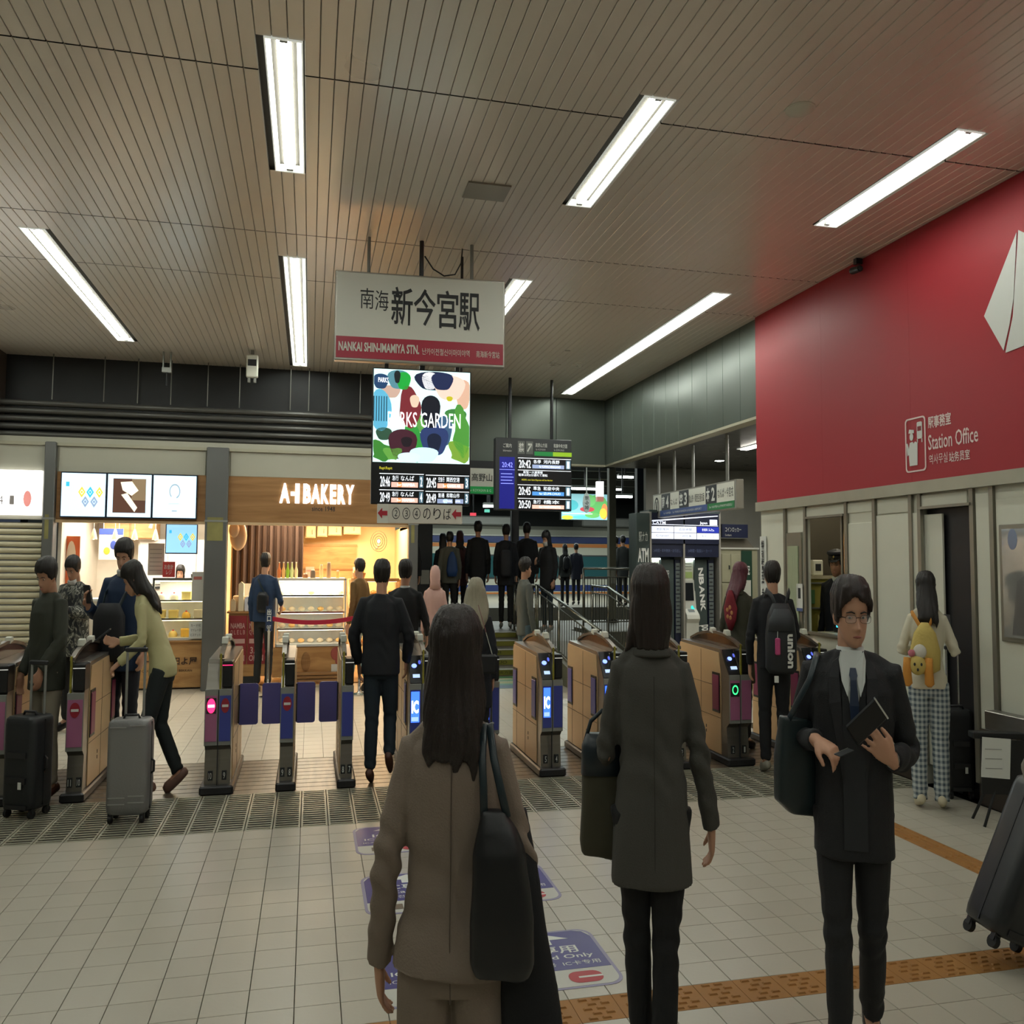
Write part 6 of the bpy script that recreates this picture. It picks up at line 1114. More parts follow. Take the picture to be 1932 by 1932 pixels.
for s in (-1, 1): gl.tube([(s * .034 + .025 * math.copysign(abs(cos(a)) ** .6, cos(a)), .098 - .004 * abs(cos(a)), .109 + .0145 * math.copysign(abs(sin(a)) ** .7, sin(a))) for a in (2 * pi * q / 16 for q in range(17))], .0009, 5, hm); gl.tube([(s * .058, .094, .114), (s * .074, .05, .113), (s * .078, -.01, .108)], .0018, 5, hm)
gl.tube([(-.011, .1, .114), (0, .104, .116), (.011, .1, .114)], .0014, 5, hm); sq(gl).build('glasses_frame', fm, T)
for s in (-1, 1): sq(MB().tube([(s * .034, .0975, .111), (s * .034, .0978, .111)], [(.0235, .016)] * 2, 14, hm)).build('glasses_lens', M('lens_glass', 'e8eef0', .03, var=0, alpha=.07), T)
K(MB().tube([(-.165, .15, 1.098), (-.152, .175, 1.1)], [.034, .032], 14)).build('wrist_watch', chrome, T, smooth=40)
t = near_thing('smartphone', 'black phone in a flip case held in the suited man\'s left hand', 'phone', T, (-.035, .255, 1.16)); R = RZ(.3) @ RY(-.85) @ RX(-.3)
sq(MB().chbox(-.04, .04, -.006, .006, -.075, .075, .005, R)).build('phone_body', ink, t); sq(MB().box(-.041, .041, -.008, .008, .0705, .0765, R)).build('silver_edge', chrome, t); sq(MB().chbox(-.036, .036, .006, .008, -.07, .07, .0008, R)).build('phone_screen', M('phone_glass', '0c0d10', .08), t)
t = near_thing('pass_card', 'dark transit card held out in the suited man\'s right hand', 'card', T, (.06, .31, 1.07)); R = RZ(.5) @ RY(.25)
sq(MB().box(-.035, .03, -.022, .022, -.0015, .0015, R)).build('card_body', ink, t); sq(MB().box(-.035, .03, -.023, -.021, -.002, .002, R)).build('card_edge', grey_paint, t)
t = near_thing('business_bag', 'dark teal leather bag hanging at the suited man\'s right hip', 'bag', T, (.24, .0, .83)); b = MB(); R = RY(-.1)
b.rings([[(cx + rx * math.copysign(abs(cos(a)) ** .4, cos(a)), ry * math.copysign(abs(sin(a)) ** .5, sin(a)), z) for a in (2 * pi * q / 24 for q in range(24))] for z, rx, ry, cx in ((-.02, .07, .03, -.04), (.02, .12, .045, -.02), (.16, .11, .05, .0), (.3, .09, .035, .01))], RZ(.5) @ R)
finish(b, 'bag_body', M('leather_teal', '1e2a2c', .38, var=.15, bump=.1), t, .009, 3, (.003, 9, .4, 2))
sq(MB().tube([(.04, .02, .27), (-.01, .08, .36), (-.06, .125, .44), (-.09, .09, .505), (-.1, .0, .52), (-.1, -.09, .48)], [(.004, .014)] * 6, 8)).build('strap', strapm, t, smooth=True)
# 4 woman with the yellow backpack
cream = M('vest_cream', 'd0cab4', .6, bump=.1)
def plaid():
    mt = M('trousers_plaid', 'a9b2b4', .8, var=0); nt = mt.node_tree; n, l = nt.nodes, nt.links; tc = n.new('ShaderNodeTexCoord'); sx = n.new('ShaderNodeSeparateXYZ'); l.new(tc.outputs['Object'], sx.inputs[0]); outs = []
    for i, fq in ((0, 36), (1, 36), (2, 27)):
        m_ = n.new('ShaderNodeMath'); m_.operation = 'MULTIPLY'; m_.inputs[1].default_value = fq; l.new(sx.outputs[i], m_.inputs[0]); fr_ = n.new('ShaderNodeMath'); fr_.operation = 'FRACT'; l.new(m_.outputs[0], fr_.inputs[0]); g_ = n.new('ShaderNodeMath'); g_.operation = 'GREATER_THAN'; g_.inputs[1].default_value = .5; l.new(fr_.outputs[0], g_.inputs[0]); outs.append(g_)
    a = n.new('ShaderNodeMath'); a.operation = 'ADD'; l.new(outs[0].outputs[0], a.inputs[0]); l.new(outs[2].outputs[0], a.inputs[1]); h_ = n.new('ShaderNodeMath'); h_.operation = 'MULTIPLY'; h_.inputs[1].default_value = .5; l.new(a.outputs[0], h_.inputs[0])
    cr_ = n.new('ShaderNodeValToRGB'); cr_.color_ramp.elements[0].color = lin('b9bfbd'); cr_.color_ramp.elements[1].color = lin('4e5d68'); l.new(h_.outputs[0], cr_.inputs[0]); l.new(cr_.outputs[0], n['Principled BSDF'].inputs['Base Color']); return mt
T, hm, k = person('young woman in cream vest and blue checked trousers looking at her phone by the wall', at(1757, 1525, 2, 0), rz_c - .35, 1.6, 'f', cream, plaid(), M('shoe_cream', 'c8bea2', .6), hair=('long', hair_b, .17, .9), vox=.009, hem=.86, fit=.98, leg=1.22, cuff=.04, tname='vest',
    pose={'elbowR': (.24, -.02, 1.12), 'wristR': (.2, .2, 1.2), 'hdR': (0, .6, .5), 'hnR': (-1, 0, .3), 'elbowL': (-.24, 0, 1.12), 'wristL': (-.12, .2, 1.12), 'hdL': (.5, .6, .3), 'head': (-.25, 0, 0)})
t = near_thing('plush_backpack', 'small yellow and orange dog-eared backpack on the checked-trousered woman\'s back', 'backpack', T, (-.04, -.19, .92)); yb = M('plush_yellow', 'c4ae62', .85, bump=.3, bscale=60); ob = M('plush_orange', 'c98a3a', .85, bump=.3, bscale=60)
sq(MB().rings([ering(z, rx, ry, 0, 0, 20, 2.3) for z, rx, ry in ((0, .06, .04), (.03, .12, .075), (.15, .125, .08), (.27, .09, .06), (.34, .03, .03))])).build('pack_body', yb, t, smooth=True)
sq(MB().ell((-.05, -.08, .15), (.055, .04, .05), 14, 10)).build('white_pompom', M('plush_white', 'd0ccc0', .9, bump=.3), t, smooth=True); sq(MB().ell((-.07, -.09, .06), (.07, .05, .065), 14, 10)).build('plush_head', yb, t, smooth=True)
for x in (-.155, .02): sq(MB().tube([(x, -.09, .11), (x - .005, -.1, .04), (x, -.1, -.06), (x, -.1, -.08)], [(.025, .03), (.02, .035), (.02, .04), (.008, .015)], 10)).build('plush_ear', ob, t, smooth=True)
for x, z in ((-.1, .07), (-.045, .07), (-.075, .035)): sq(MB().ell((x, -.138, z), (.009, .007, .011), 8, 6)).build('button_eye', ink, t)
sq(MB().ell((-.12, -.1, .14), (.03, .02, .025), 8, 6)).build('pink_bow', M('bow_pink', 'c0707c', .7), t)
for s in (-1, 1): sq(MB().tube([(s * .03, -.02, .3), (s * .065, .06, .36), (s * .085, .13, .395), (s * .09, .2, .39)], [(.006, .022)] * 4, 8)).build('strap', ob, t, smooth=True)
t = near_thing('smartphone', 'dark phone raised in the checked-trousered woman\'s right hand', 'phone', T, (.2, .31, 1.235)); sq(MB().chbox(-.035, .035, -.005, .005, -.07, .07, .004, RX(-.5))).build('phone_body', ink, t); sq(MB().box(-.03, .03, .005, .0065, -.06, .06, RX(-.5))).build('phone_screen', M('phone_glass', '0c0d10', .08), t)
# 5 man with the dark rucksack
T, hm, k = person('man in black with a big dark rucksack facing the ticket office door', at(1462, 1458, 2, 0), rz_c - .1, 1.66, 'm', cloth('hoodie_black', '131419'), cloth('pants_black', '101115'), M('shoe_pale', '8a8678', .5), hair=('short', hair_b), vox=.011, hem=.84, fit=1.05, leg=1.05, tname='hoodie',
    pose={'elbowL': (-.25, .0, 1.08), 'wristL': (-.23, .12, .86), 'elbowR': (.24, 0, 1.1), 'wristR': (.2, .18, 1.0)})
t = near_thing('rucksack', 'large charcoal rucksack with white lettering down its side', 'backpack', T, (.03, -.23, .8)); rk = M('rucksack_charcoal', '23262a', .6, bump=.15)
sq(MB().rings([ering(z, rx, ry, 0, 0, 20, 3) for z, rx, ry in ((0, .12, .07), (.04, .155, .1), (.3, .155, .1), (.45, .13, .085), (.54, .08, .05))])).build('pack_body', rk, t, smooth=True)
sq(MB().rings([ering(z, rx, ry, -.03, 0, 20, 3) for z, rx, ry in ((.33, .14, .085), (.42, .13, .085), (.5, .08, .05))])).build('top_flap', M('rucksack_flap', '34383c', .6), t, smooth=True)
for s in (-1, 1): sq(MB().tube([(s * .04, -.02, .5), (s * .08, .05, .6), (s * .12, .12, .64), (s * .13, .25, .55)], [(.006, .024)] * 4, 8)).build('strap', M('rucksack_flap', '34383c', .6), t, smooth=True)
text('union', (.08 * SQ, -.104 * SQ - .002, .18), .26, .055, inkw, t, xd=(0, 0, -1), up=(1, 0, 0), bold=.04); sq(MB().chbox(-.08, -.03, -.13, -.1, .15, .28, .008)).build('pink_charm', M('charm_pink', 'c04a80', .5), t); sq(MB().tube([(-.055, -.11, .28), (-.05, -.105, .36)], .003, 5)).build('charm_cord', inkw, t); sq(MB().box(-.09, -.05, -.115, -.1, -.06, -.01)).build('white_tag', inkw, t)
# 6 person in olive coat with magenta hair
def magenta():
    mt = M('hair_magenta', '5a2a36', .45, var=.5, scale=6, bump=.3, bscale=60); return mt
T, hm, k = person('person with magenta-streaked hair in an olive coat passing the rightmost gate', gp(1392, 7.7), rz_c - .75, 1.66, 'f', cloth('coat_olive', '39382a'), cloth('pants_dark', '1a1a1a'), hair=('long', magenta(), .12, .95), vox=.012, hem=.6, fit=1.15, arm=1.15, tname='coat', pose={'head': (-.25, 0, -.2), 'elbowR': (.26, .02, 1.08), 'wristR': (.26, .16, .88)})
b = MB().rings([ering(z, rx, .03, 0, 0, 16, 2) for z, rx in ((0, .02), (.1, .075), (.2, .09), (.3, .05), (.36, .02))]); 
t = near_thing('red_hood', 'crimson patterned hood hanging down the olive coat', 'hood', T, (-.02, -.16, 1.05)); sq(b).build('hood_cloth', M('hood_red', '7a1a28', .7, var=.3), t, smooth=True)
for q in range(5): sq(MB().ell((.03 * cos(q * 1.3), -.03, .16 + .05 * sin(q * 1.3)), (.018, .006, .02), 8, 6)).build('gold_flower', M('flower_gold', 'b88050', .6), t)
# 7 station officer
def officer_cap(T, hm):
    c = M('cap_navy', '121420', .6); sq(MB().rings([[hm @ Vector(p) for p in ering(z, rx, ry, cy, 0, 22, 2)] for z, rx, ry, cy in ((.155, .084, .1, -.008), (.195, .086, .102, -.008), (.215, .105, .125, 0), (.235, .1, .12, .0), (.245, .07, .09, 0))])).build('cap', c, T, smooth=50)
    sq(MB().tube([hm @ Vector((0, .07, .165)), hm @ Vector((0, .14, .145))], [(.07, .008), (.045, .004)], 12)).build('cap_peak', ink, T, smooth=True); sq(MB().ell(tuple(hm @ Vector((0, .098, .19))), (.012, .008, .014), 8, 6)).build('cap_badge', M('gold', 'b8a060', .3, .8), T); sq(MB().rings([[hm @ Vector(p) for p in ering(z, rx, ry, cy, 0, 22, 2)] for z, rx, ry, cy in ((.16, .086, .102, -.008), (.172, .086, .102, -.008))])).build('cap_band', M('cap_gold', '8a7a4a'), T)
T, hm, k = person('station officer in peaked navy cap behind the ticket office window', (at(1578, 1050, 1, 7.33).x, 7.33, 0), pi / 2 + .3, 1.78, 'm', cloth('uniform_navy', '151a26'), cloth('pants_dark', '1a1a1a'), hair=('short', hair_b), vox=.013, hat=officer_cap, skin=skin_d, collar=wht, tname='uniform', pose={'head': (-.1, 0, .4)})
# 8 man in navy coat centre left
T, hm, k = person('man in black jacket and blue jeans walking through the open gate', at(715, 1478, 2, 0), rz_c - .02, 1.655, 'm', cloth('jacket_navyblack', '10141b'), cloth('jeans_dark', '14222c'), M('shoe_brown', '4a2a1c', .5), hair=('short', hair_b), vox=.010, hem=.83, fit=1.18, arm=1.22, leg=1.1, fold=.005,
    pose={'elbowL': (-.29, 0, 1.12), 'wristL': (-.24, .08, .9), 'elbowR': (.29, .02, 1.12), 'wristR': (.24, .14, .92), 'kneeR': (.09, .09, .5), 'ankleR': (.1, .0, .2), 'toeR': (.1, .1, .1), 'kneeL': (-.08, -.03, .48), 'ankleL': (-.085, -.06, .1), 'toeL': (-.09, .08, .03)})
# 9 man just ahead of him
T, hm, k = person('man in dark coat with pale collar just ahead of the blue-jeaned man', gp(766, 7.85), rz_c - .12, 1.66, 'm', cloth('coat_dark2', '15171a'), cloth('pants_dark', '1a1a1a'), hair=('short', hair_b), vox=.012, hem=.75, fit=1.08, collar=M('collar_pale', 'a8aaa8', .6), pose={'elbowR': (.27, .05, 1.1), 'wristR': (.24, .2, 1.0)})
# 10,11 bakery customers
T, hm, k = person('customer in blue shirt standing at the bakery till', at(495, 1306, 2, 0), rz_c - .15, 1.74, 'm', cloth('shirt_blue', '1d3350'), cloth('pants_dark', '1a1a1a'), M('shoe_tan', '6a6258', .5), hair=('short', hair_b), vox=.013, hem=.86, fit=1.1, pose={'elbowR': (.27, .02, 1.12), 'wristR': (.2, .2, 1.08)}, tname='shirt')
t = near_thing('waist_bag', 'dark sling bag on the blue-shirted bakery customer\'s back', 'bag', T, (.05, -.17, 1.0)); sq(MB().rings([ering(z, rx, .035, 0, 0, 16, 3) for z, rx in ((0, .07), (.04, .1), (.2, .1), (.26, .06))])).build('bag_body', bag_m, t, smooth=True); sq(MB().tube([(.05, 0, .22), (-.06, .02, .35), (-.12, .06, .42)], [(.004, .018)] * 3, 6)).build('strap', strapm, t)
T, hm, k = person('customer in mustard jacket and pale jeans walking past the bread shelves', at(675, 1301, 2, 0), rz_c + 1.1, 1.68, 'm', cloth('jacket_mustard', '6a4e26'), cloth('jeans_pale', '8fa8a4'), M('sneaker_black', '16181a', .5), hair=('short', hair_b), vox=.012, hem=.86, fit=.95, leg=.85,
    pose={'kneeR': (.09, .14, .5), 'ankleR': (.09, .25, .09), 'toeR': (.1, .4, .05), 'kneeL': (-.09, -.05, .5), 'ankleL': (-.09, -.26, .14), 'toeL': (-.09, -.16, .03), 'wristR': (.24, .12, .86)})
t = near_thing('crimson_bag', 'crimson shoulder bag carried by the mustard-jacketed customer', 'bag', T, (.22, .1, .95)); sq(MB().rings([ering(z, rx, ry, 0, 0, 16, 3) for z, rx, ry in ((0, .07, .04), (.05, .09, .05), (.25, .08, .045), (.3, .04, .02))])).build('bag_body', M('bag_crimson', '5c1628', .5), t, smooth=True); sq(MB().tube([(.03, 0, .28), (-.02, -.02, .42), (-.06, -.05, .5)], .007, 6)).build('strap', strapm, t)
# 12 blonde, 13 pink hood
blond = M('hair_blonde', '9a9480', .45, var=.12, scale=30, stretch=(6, 6, .6), bump=.35, bscale=90)
T, hm, k = person('woman with long ash-blonde hair in a black coat beyond the gates', gp(899, 6.45), rz_c + .05, 1.525, 'f', cloth('coat_black3', '14181e'), cloth('pants_dark', '1a1a1a'), hair=('long', blond, .2, 1.35), vox=.012, hem=.62, fit=1.15, arm=1.15, tname='coat')
t = near_thing('chain_bag', 'small black bag with a silver chain across the blonde woman\'s back', 'bag', T, (.12, -.2, .95)); sq(MB().chbox(-.09, .09, -.03, .03, -.12, .02, .015)).build('bag_body', bag_m, t); sq(MB().tube([(.05, 0, 0), (-.02, .01, .18), (-.1, .05, .38)], .004, 6)).build('chain', chrome, t)
def hood(T, hm, mat=None):
    mt = mat or M('hood_pink', 'c09a90', .8); sq(MB().rings([[hm @ Vector(p) for p in ering(z, rx, ry, cy, 0, 20, 2)] for z, rx, ry, cy in ((-.06, .1, .09, -.02), (.02, .085, .085, -.03), (.1, .092, .1, -.032), (.18, .088, .1, -.03), (.235, .06, .07, -.03), (.255, .02, .02, -.03))])).build('hood', mt, T, smooth=True)
T, hm, k = person('person in a pale pink hooded jacket near the stairs, back turned', gp(822, 10.2), rz_c + .1, 1.6, 'f', M('jacket_pink', 'c09a90', .8), cloth('pants_dark', '1a1a1a'), hair=('short', hair_b), vox=.013, hem=.8, fit=1.0, hat=hood)
# 14 grey jacket man, at the foot of the stairs
T, hm, k = person('man in grey tweed jacket in profile at the foot of the stairs', gp(991, 10.2), rz_c - 1.2, 1.7, 'm', cloth('tweed_grey', '4e514c'), cloth('jeans_grey', '4c5e64'), hair=('short', hair_b), vox=.012, hem=.78, fit=.98, skin=skin_d, pose={'elbowR': (.24, -.0, 1.08), 'wristR': (.24, .06, .84)})
# left group
T, hm, k = person('man in moss green jacket holding a black suitcase at the left', at(80, 1506, 2, 0), rz_c + .25 + 2.4, 1.665, 'm', cloth('jacket_moss', '2f3228'), cloth('trousers_cream', '8a8272'), M('shoe_brown', '4a2a1c', .5), hair=('short', hair_b), vox=.010, hem=.76, fit=1.12, arm=1.12, leg=1.05, skin=skin_d,
    pose={'head': (-.35, 0, .2), 'elbowR': (.25, -.04, 1.1), 'wristR': (.24, .1, .86), 'elbowL': (-.25, .05, 1.1), 'wristL': (-.2, .2, .92)})
def camo():
    mt = M('jacket_camo', '6a6a62', .8, var=0); nt = mt.node_tree; n, l = nt.nodes, nt.links; tc = n.new('ShaderNodeTexCoord'); nz = n.new('ShaderNodeTexNoise'); nz.inputs['Scale'].default_value = 14; nz.inputs['Detail'].default_value = 2; nz.inputs['Distortion'].default_value = 1.5; mp = n.new('ShaderNodeMapping'); mp.inputs['Scale'].default_value = (1.4, 1.4, .7); l.new(tc.outputs['Object'], mp.inputs[0]); l.new(mp.outputs[0], nz.inputs[0])
    cr_ = n.new('ShaderNodeValToRGB'); cr_.color_ramp.interpolation = 'CONSTANT'; e = cr_.color_ramp.elements; e[0].color = lin('1e2124'); e[1].position = .47; e[1].color = lin('55564e'); q = e.new(.55); q.color = lin('9a988e'); q = e.new(.6); q.color = lin('34362f'); l.new(nz.outputs['Fac'], cr_.inputs[0]); l.new(cr_.outputs[0], n['Principled BSDF'].inputs['Base Color']); return mt
def mask(T, hm): sq(MB().rings([[hm @ Vector((x, (.102 - .9 * x * x * 8) if 1 else 0, z)) for x in np.linspace(-.055, .055, 9)] + [hm @ Vector((x, .07 - .9 * x * x * 8, z)) for x in np.linspace(.055, -.055, 9)] for z in (.0, .03, .06, .08)])).build('face_mask', M('mask_white', 'c0c0bc', .7), T, smooth=True)
def maskchin(T, hm): sq(MB().rings([[hm @ Vector((x, .098 - 5 * x * x, z)) for x in np.linspace(-.05, .05, 9)] + [hm @ Vector((x, .05 - 5 * x * x, z)) for x in np.linspace(.05, -.05, 9)] for z in (-.02, .0, .015, .025)])).build('face_mask', M('mask_white', 'c0c0bc', .7), T, smooth=True)
T, hm, k = person('masked person in grey camouflage jacket using a phone behind the gates', gp(146, 8.3), rz_c + pi - .3, 1.69, 'm', camo(), cloth('pants_dark', '1a1a1a'), hair=('shortf', hair_b), vox=.011, hem=.72, fit=1.2, arm=1.25, hat=maskchin, skin=skin_d, pose={'head': (-.4, 0, .1), 'elbowR': (.25, .0, 1.12), 'wristR': (.09, .22, 1.17), 'hdR': (-.5, .5, .3), 'hnR': (-.3, -.3, 1), 'elbowL': (-.25, .0, 1.12), 'wristL': (-.09, .22, 1.17), 'hdL': (.5, .5, .3), 'hnL': (.3, -.3, 1)})
t = near_thing('smartphone', 'small phone held by the camouflage-jacketed person', 'phone', T, (0, .32, 1.22)); sq(MB().chbox(-.035, .035, -.005, .005, -.06, .06, .004, RX(.7))).build('phone_body', ink, t); sq(MB().box(-.03, .03, -.0065, -.005, -.05, .05, RX(.7))).build('phone_screen', M('phone_glass', '0c0d10', .08), t)
T, hm, k = person('tall man in blue coat wearing a black chest bag, holding a phone', gp(240, 6.85), rz_c + pi - .1, 1.82, 'm', cloth('coat_blue', '182c48'), cloth('pants_navy', '10141f'), hair=('short', hair_b), vox=.011, hem=.72, fit=1.12, arm=1.15, leg=1.15, hat=maskchin, pose={'head': (-.3, 0, .1), 'elbowR': (.27, .0, 1.1), 'wristR': (.25, .22, 1.2), 'hdR': (-.1, .4, .9), 'hnR': (-.8, .3, 0)})
t = near_thing('black_chest_bag', 'large black backpack worn on the blue-coated man\'s front', 'backpack', T, (.02, .25, .86)); sq(MB().rings([ering(z, rx, ry, 0, 0, 20, 3) for z, rx, ry in ((0, .12, .06), (.05, .16, .1), (.35, .155, .1), (.45, .1, .05))])).build('pack_body', cloth('pack_black', '0f1116'), t, smooth=True)
for s in (-1, 1): sq(MB().tube([(s * .09, -.02, .42), (s * .11, -.1, .52), (s * .11, -.2, .57)], [(.006, .02)] * 3, 8)).build('strap', strapm, t)
t = near_thing('smartphone', 'black phone raised in the blue-coated man\'s hand', 'phone', T, (.24, .3, 1.38)); sq(MB().chbox(-.037, .037, -.005, .005, -.075, .075, .004, RX(-.3))).build('phone_body', ink, t); sq(MB().box(-.03, .03, -.0065, -.005, -.06, .06, RX(-.3))).build('phone_screen', M('phone_glass', '0c0d10', .08), t)
# woman in yellow jacket bending over her suitcase
T, hm, k = person('woman in pale yellow jacket bending toward her grey suitcase and phone', at(300, 1500, 2, 0), rz_c + pi / 2 + .25, 1.68, 'f', cloth('jacket_yellow', 'bdb88a', .8), cloth('trousers_slate', '1c2426'), M('shoe_nude', '7a5c50', .5), hair=('long', hair_b, .2, .85), vox=.010, hem=.84, fit=1.02, leg=1.05,
    pose={'lean': (0, .22), 'head': (-.5, 0, 0), 'elbowR': (.2, .18, 1.1), 'wristR': (.12, .42, 1.08), 'hdR': (-.1, .9, .1), 'hnR': (-1, 0, .4), 'elbowL': (-.2, .16, 1.1), 'wristL': (-.16, .36, .95), 'hdL': (0, .7, -.5), 'hnL': (.3, -.5, -.6), 'curlL': (.8, .9, .6),
          'kneeR': (.08, .02, .49), 'ankleR': (.09, -.16, .13), 'toeR': (.09, -.05, .03), 'kneeL': (-.08, .12, .49), 'ankleL': (-.08, .1, .085), 'toeL': (-.08, .25, .03)})
t = near_thing('smartphone', 'grey phone pointed down in the yellow-jacketed woman\'s hand', 'phone', T, (.1, .55, 1.12)); sq(MB().chbox(-.037, .037, -.005, .005, -.075, .075, .004, RX(1.0))).build('phone_body', M('phone_grey', '4c5054', .3, .5), t); sq(MB().ell((.015, -.007, .05), (.01, .003, .01), 8, 5, RX(1.0))).build('camera_lens', ink, t)
T, hm, k = person('shop clerk with dark hair standing behind the cake case', (-1.75, 12.55, 0), pi, 1.58, 'f', cloth('apron_dark', '1e1e20'), cloth('pants_dark', '1a1a1a'), hair=('long', hair_b, .1, .8), vox=.014, hem=.8)
# platform crowd
PF = [(772, 14.3, 1.78, 'tall dark figure on the platform behind the bakery corner', '15171a', 'm', .2, {}), (836, 15.4, 1.66, 'dark-haired person in black on the platform left of the grey backpacker', '191a1e', 'f', .1, {}),
      (849, 14.6, 1.66, 'person in grey coat with a blue drawstring bag on the platform', '55564e', 'm', .1, {}), (868, 15.6, 1.72, 'person in maroon hood on the platform', '4a2a2c', 'f', .1, {'hood': 1}), (902, 14.9, 1.86, 'tallest man in a long black coat on the platform', '101216', 'm', .1, {}),
      (955, 14.8, 1.8, 'man with white collar and dark rucksack on the platform', '191b22', 'm', 0, {}), (994, 15.4, 1.86, 'short-haired man in black below the departure board post', '141518', 'm', .0, {}), (1033, 14.2, 1.68, 'hooded masked person looking at a phone beside the railing', '15161a', 'm', 2.4, {'hood': 2}),
      (1066, 22.0, 1.62, 'small far person with a backpack beside the train windows', '2a2c2a', 'f', .2, {}), (1087, 23.2, 1.66, 'far man in dark suit standing before the train', '14182a', 'm', .1, {}), (1162, 23.4, 1.86, 'dark far figure at the right end of the train', '101214', 'm', .1, {}), (1175, 22.5, 2.1, 'taller far figure leaning by the fence at right', '3a3c3a', 'm', .4, {})]
for i, (px, D, h, lab, c, sx, dr, o_) in enumerate(PF):
    hat = None
    if 'hood' in o_: hm_ = M('hood_' + c, c, .8); hat = (lambda T, hm, q=hm_: hood(T, hm, q)) if o_['hood'] == 1 else (lambda T, hm, q=hm_: (hood(T, hm, q), mask(T, hm)))
    z0 = PZ
    T, hm, k = person(lab, gp(px, D, z0), rz_c + dr, min(h, 1.86), sx, cloth('coat_' + c, c), cloth('pants_' + str(i % 3), ['16171b', '1c2830', '141414'][i % 3]), M('shoe_white2', '8c8c86') if i in (5, 7) else None, hair=(('short', 'long')[sx == 'f'], hair_b) + ((.1, .9) if sx == 'f' else ()), vox=.016, hem=(.8, .7)[i % 2], fit=1.12, arm=1.15, hat=hat, pose={} if i != 7 else {'head': (-.4, 0, 0), 'elbowR': (.24, .0, 1.1), 'wristR': (.15, .22, 1.15), 'hdR': (-.3, .5, .4)})
    if i == 2: t = near_thing('drawstring_bag', 'blue drawstring bag on the grey-coated platform passenger', 'bag', T, (.05, -.18, .9)); sq(MB().rings([ering(z, rx, .05, 0, 0, 16, 2.4) for z, rx in ((0, .1), (.1, .13), (.3, .1), (.42, .03))])).build('bag_body', M('bag_blue', '1d3f72', .6), t, smooth=True); sq(MB().tube([(0, 0, .4), (.06, .06, .5)], .006, 5)).build('strap', strapm, t)
    if i == 5: t = near_thing('dark_rucksack', 'dark grey rucksack on the white-collared platform passenger', 'backpack', T, (0, -.21, .9)); sq(MB().rings([ering(z, rx, .075, 0, 0, 16, 3) for z, rx in ((0, .1), (.05, .14), (.4, .13), (.46, .08))])).build('pack_body', M('ruck_grey', '202228', .7), t, smooth=True); sq(MB().tube([(.06, 0, .42), (.1, .1, .52)], [(.005, .02)] * 2, 6)).build('strap', strapm, t)
    if i == 8: t = near_thing('small_backpack', 'small black backpack on the far person by the train', 'backpack', T, (0, -.2, .95)); sq(MB().rings([ering(z, rx, .07, 0, 0, 14, 3) for z, rx in ((0, .09), (.05, .12), (.3, .11), (.36, .05))])).build('pack_body', bag_m, t, smooth=True); sq(MB().tube([(.06, 0, .32), (.1, .1, .42)], .008, 5)).build('strap', strapm, t)
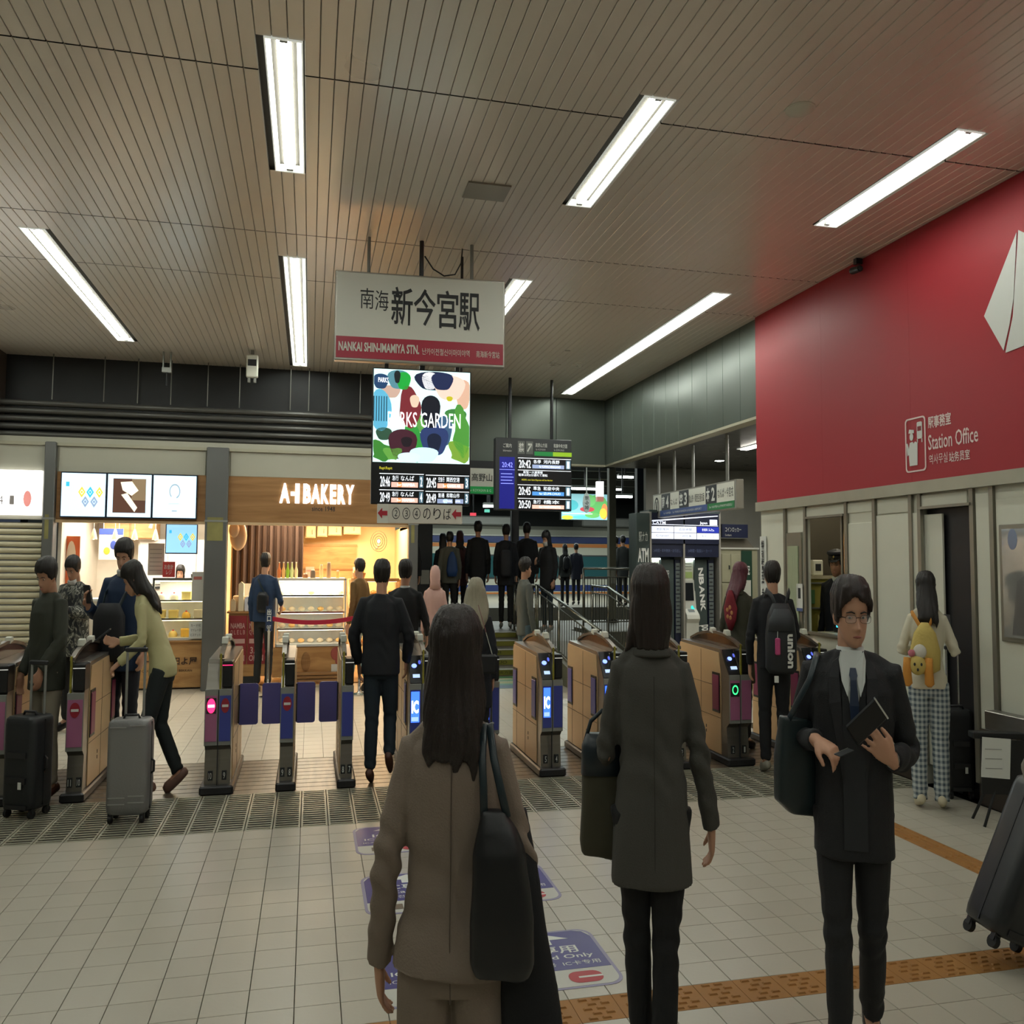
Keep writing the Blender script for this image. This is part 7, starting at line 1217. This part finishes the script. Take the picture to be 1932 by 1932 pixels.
# ---------------------------------------------------------------- luggage and floor things
def suitcase(label, loc, rz, w, d, h, mat, tel=0., ribs='v', tag_=False, handle=grey_paint, tilt=0., mx=None):
    t = thing('suitcase', label, 'suitcase', loc, rz); R = RX(tilt) if tilt else None; q = lambda mb: (setattr(mb, 'v', [tuple((R @ Vector(v)) if R else v) for v in mb.v]), mb)[1]; z0 = .055
    b = MB(); prof = rrect(-w / 2, w / 2, -d / 2, d / 2, min(w, d) * .22, 4)
    b.rings([[(x * s, y * s, z) for x, y in prof] for s, z in ((.86, z0), (.97, z0 + .015), (1, z0 + .05), (1, h - .05), (.97, h - .015), (.86, h))]); q(b).build('shell', mat, t, smooth=50)
    fr_ = MB()
    rr = MB(); n = 9
    if ribs == 'v':
        for i in range(n):
            x = -w / 2 + w * (i + .5) / n * .9 + w * .05; rr.box(x - .003, x + .003, -d / 2 - .004, -d / 2 + .002, z0 + .06, h - .06)
    elif ribs == 'b':
        for z in (.12, .16, h * .93): rr.box(-w * .42, -w * .02, -d / 2 - .004, -d / 2 + .001, z, z + .006).box(w * .06, w * .44, -d / 2 - .004, -d / 2 + .001, z + .01, z + .016)
    else:
        rr.box(-w * .3, w * .3, -d / 2 - .012, -d / 2, h * .6, h * .66).box(-w * .3, w * .3, -d / 2 - .012, -d / 2, h * .35, h * .41).box(-w * .34, w * .34, -d / 2 - .006, -d / 2, h * .1, h * .14)
    o = q(rr).build('rib', mat if ribs == 'v' else (M('case_line', 'a8a8a8', .3, .5) if ribs == 'b' else darkst), t); o['kind'] = 'stuff'
    q(MB().box(-.004, .004, 0, .001, 0, 0.001).box(-w / 2 - .002, w / 2 + .002, -.004, .004, z0 + .02, h - .02)).build('zip_line', darkst, t)
    for sx in (-1, 1):
        for sy in (-1, 1): q(MB().cyl((sx * w * .38 - .01, sy * d * .32, .026), (sx * w * .38 + .01, sy * d * .32, .026), .026, n=14)).build('wheel', rubber, t, smooth=40); q(MB().box(sx * w * .38 - .014, sx * w * .38 + .014, sy * d * .32 - .012, sy * d * .32 + .012, .03, z0 + .02)).build('wheel_fork', darkst, t)
    q(MB().tube([(-.05, 0, h - .005), (-.04, 0, h + .022), (.04, 0, h + .022), (.05, 0, h - .005)], .008, 8)).build('top_handle', darkst, t, smooth=True); q(MB().tube([(w / 2, -.0, h * .6), (w / 2 + .018, 0, h * .58), (w / 2 + .018, 0, h * .48), (w / 2, 0, h * .46)], .007, 8)).build('side_handle', darkst, t, smooth=True)
    if tel:
        for sx in (-1, 1): q(MB().cyl((sx * w * .22, d * .3, h - .02), (sx * w * .22, d * .3, h + tel), .008)).build('telescopic_tube', handle, t, smooth=40)
        q(MB().chbox(-w * .22 - .015, w * .22 + .015, d * .3 - .012, d * .3 + .012, h + tel - .005, h + tel + .025, .006)).build('grip', darkst, t)
    if tag_: q(MB().box(w * .1, w * .2, -d / 2 - .014, -d / 2 - .01, h * .3, h * .37)).build('white_tag', inkw, t)
    return t
suitcase('ribbed black suitcase standing at the far left before the moss-jacketed man', at(50, 1538, 2, 0), rz_c - .2, .235, .2, .64, M('case_charcoal', '1d2023', .45, bump=.1), 0.32, 'h', True)
suitcase('upright silver-grey suitcase with raised handle on the gratings', at(243, 1548, 2, 0), rz_c + .12, .25, .17, .64, M('case_silver', '868686', .4, .35, var=.04, bump=.15, bscale=90), .42, 'b', False)
suitcase('tall black suitcase beside the checked-trousered woman', at(1808, 1504, 2, 0), rz_c - .1, .18, .15, .62, M('case_black', '0e0f11', .6), .42, 'h', True, handle=chrome)
suitcase('second black suitcase close to the wall behind the first', at(1838, 1500, 2, 0), rz_c - .5, .16, .13, .56, M('case_black2', '121316', .65), 0, 'h', False)
t = suitcase('big dark suitcase tilted on its wheels at the right edge', (2.47, 2.92, .04), rz_c + .35, .3, .24, .7, M('case_graphite', '26282a', .35), .35, 'h', False); 
for ch in t.children: pass
t.rotation_euler = (0, .42, rz_c + .1); t.location = at(1893, 1822, 2, 0); t.location.z = .065
b = MB().rings([[(x, y - .115, z) for x, y, z in ering(zz_, rx, .012, 0, 0, 16, 2.2)] for zz_, rx in ((.12, .04), (.2, .08), (.3, .09), (.38, .06))]); o = b.build('pale_sticker', M('sticker_pale', '8a8c90', .5, var=.6, scale=20), t, smooth=True)
t = thing('folding_sign_stand', 'black folding stand holding a white paper notice by the wall', 'sign stand', at(1893, 1560, 2, 0), rz_c - .12)
for a, b_ in (((-.12, -.02, 0), (.08, .05, .55)), ((.12, -.02, 0), (-.1, .05, .55)), ((-.12, .16, 0), (.08, .05, .55))): MB().tube([a, b_], .009, 8).build('leg', ink, t, smooth=True)
B(-.16, .16, .02, .1, .54, .58).build('top_tray', black, t, .005); B(-.12, .16, .0, .012, .2, .54).build('back_board', black, t); MB().box(-.14, .03, -.006, .0, .3, .55, RY(.05)).build('paper_notice', inkw, t)
for q in range(3): B(-.1, .0, -.009, -.0075, .48 - q * .06, .485 - q * .06).build('text_line', M('pale_grey_ink3', '9a9c98'), t)
T, hm, k = person('person at the right edge, only a blurred grey sleeve in view', gp(2052, 2.75), rz_c - .1, 1.6, 'm', cloth('coat_grey9', '8a867c'), cloth('pants_dark', '1a1a1a'), hair=('short', hair_b), vox=.014, hem=.6, pose={'elbowL': (-.3, -.06, 1.05), 'wristL': (-.24, -.16, .84)})
for o in list(S.objects): deltag(o)
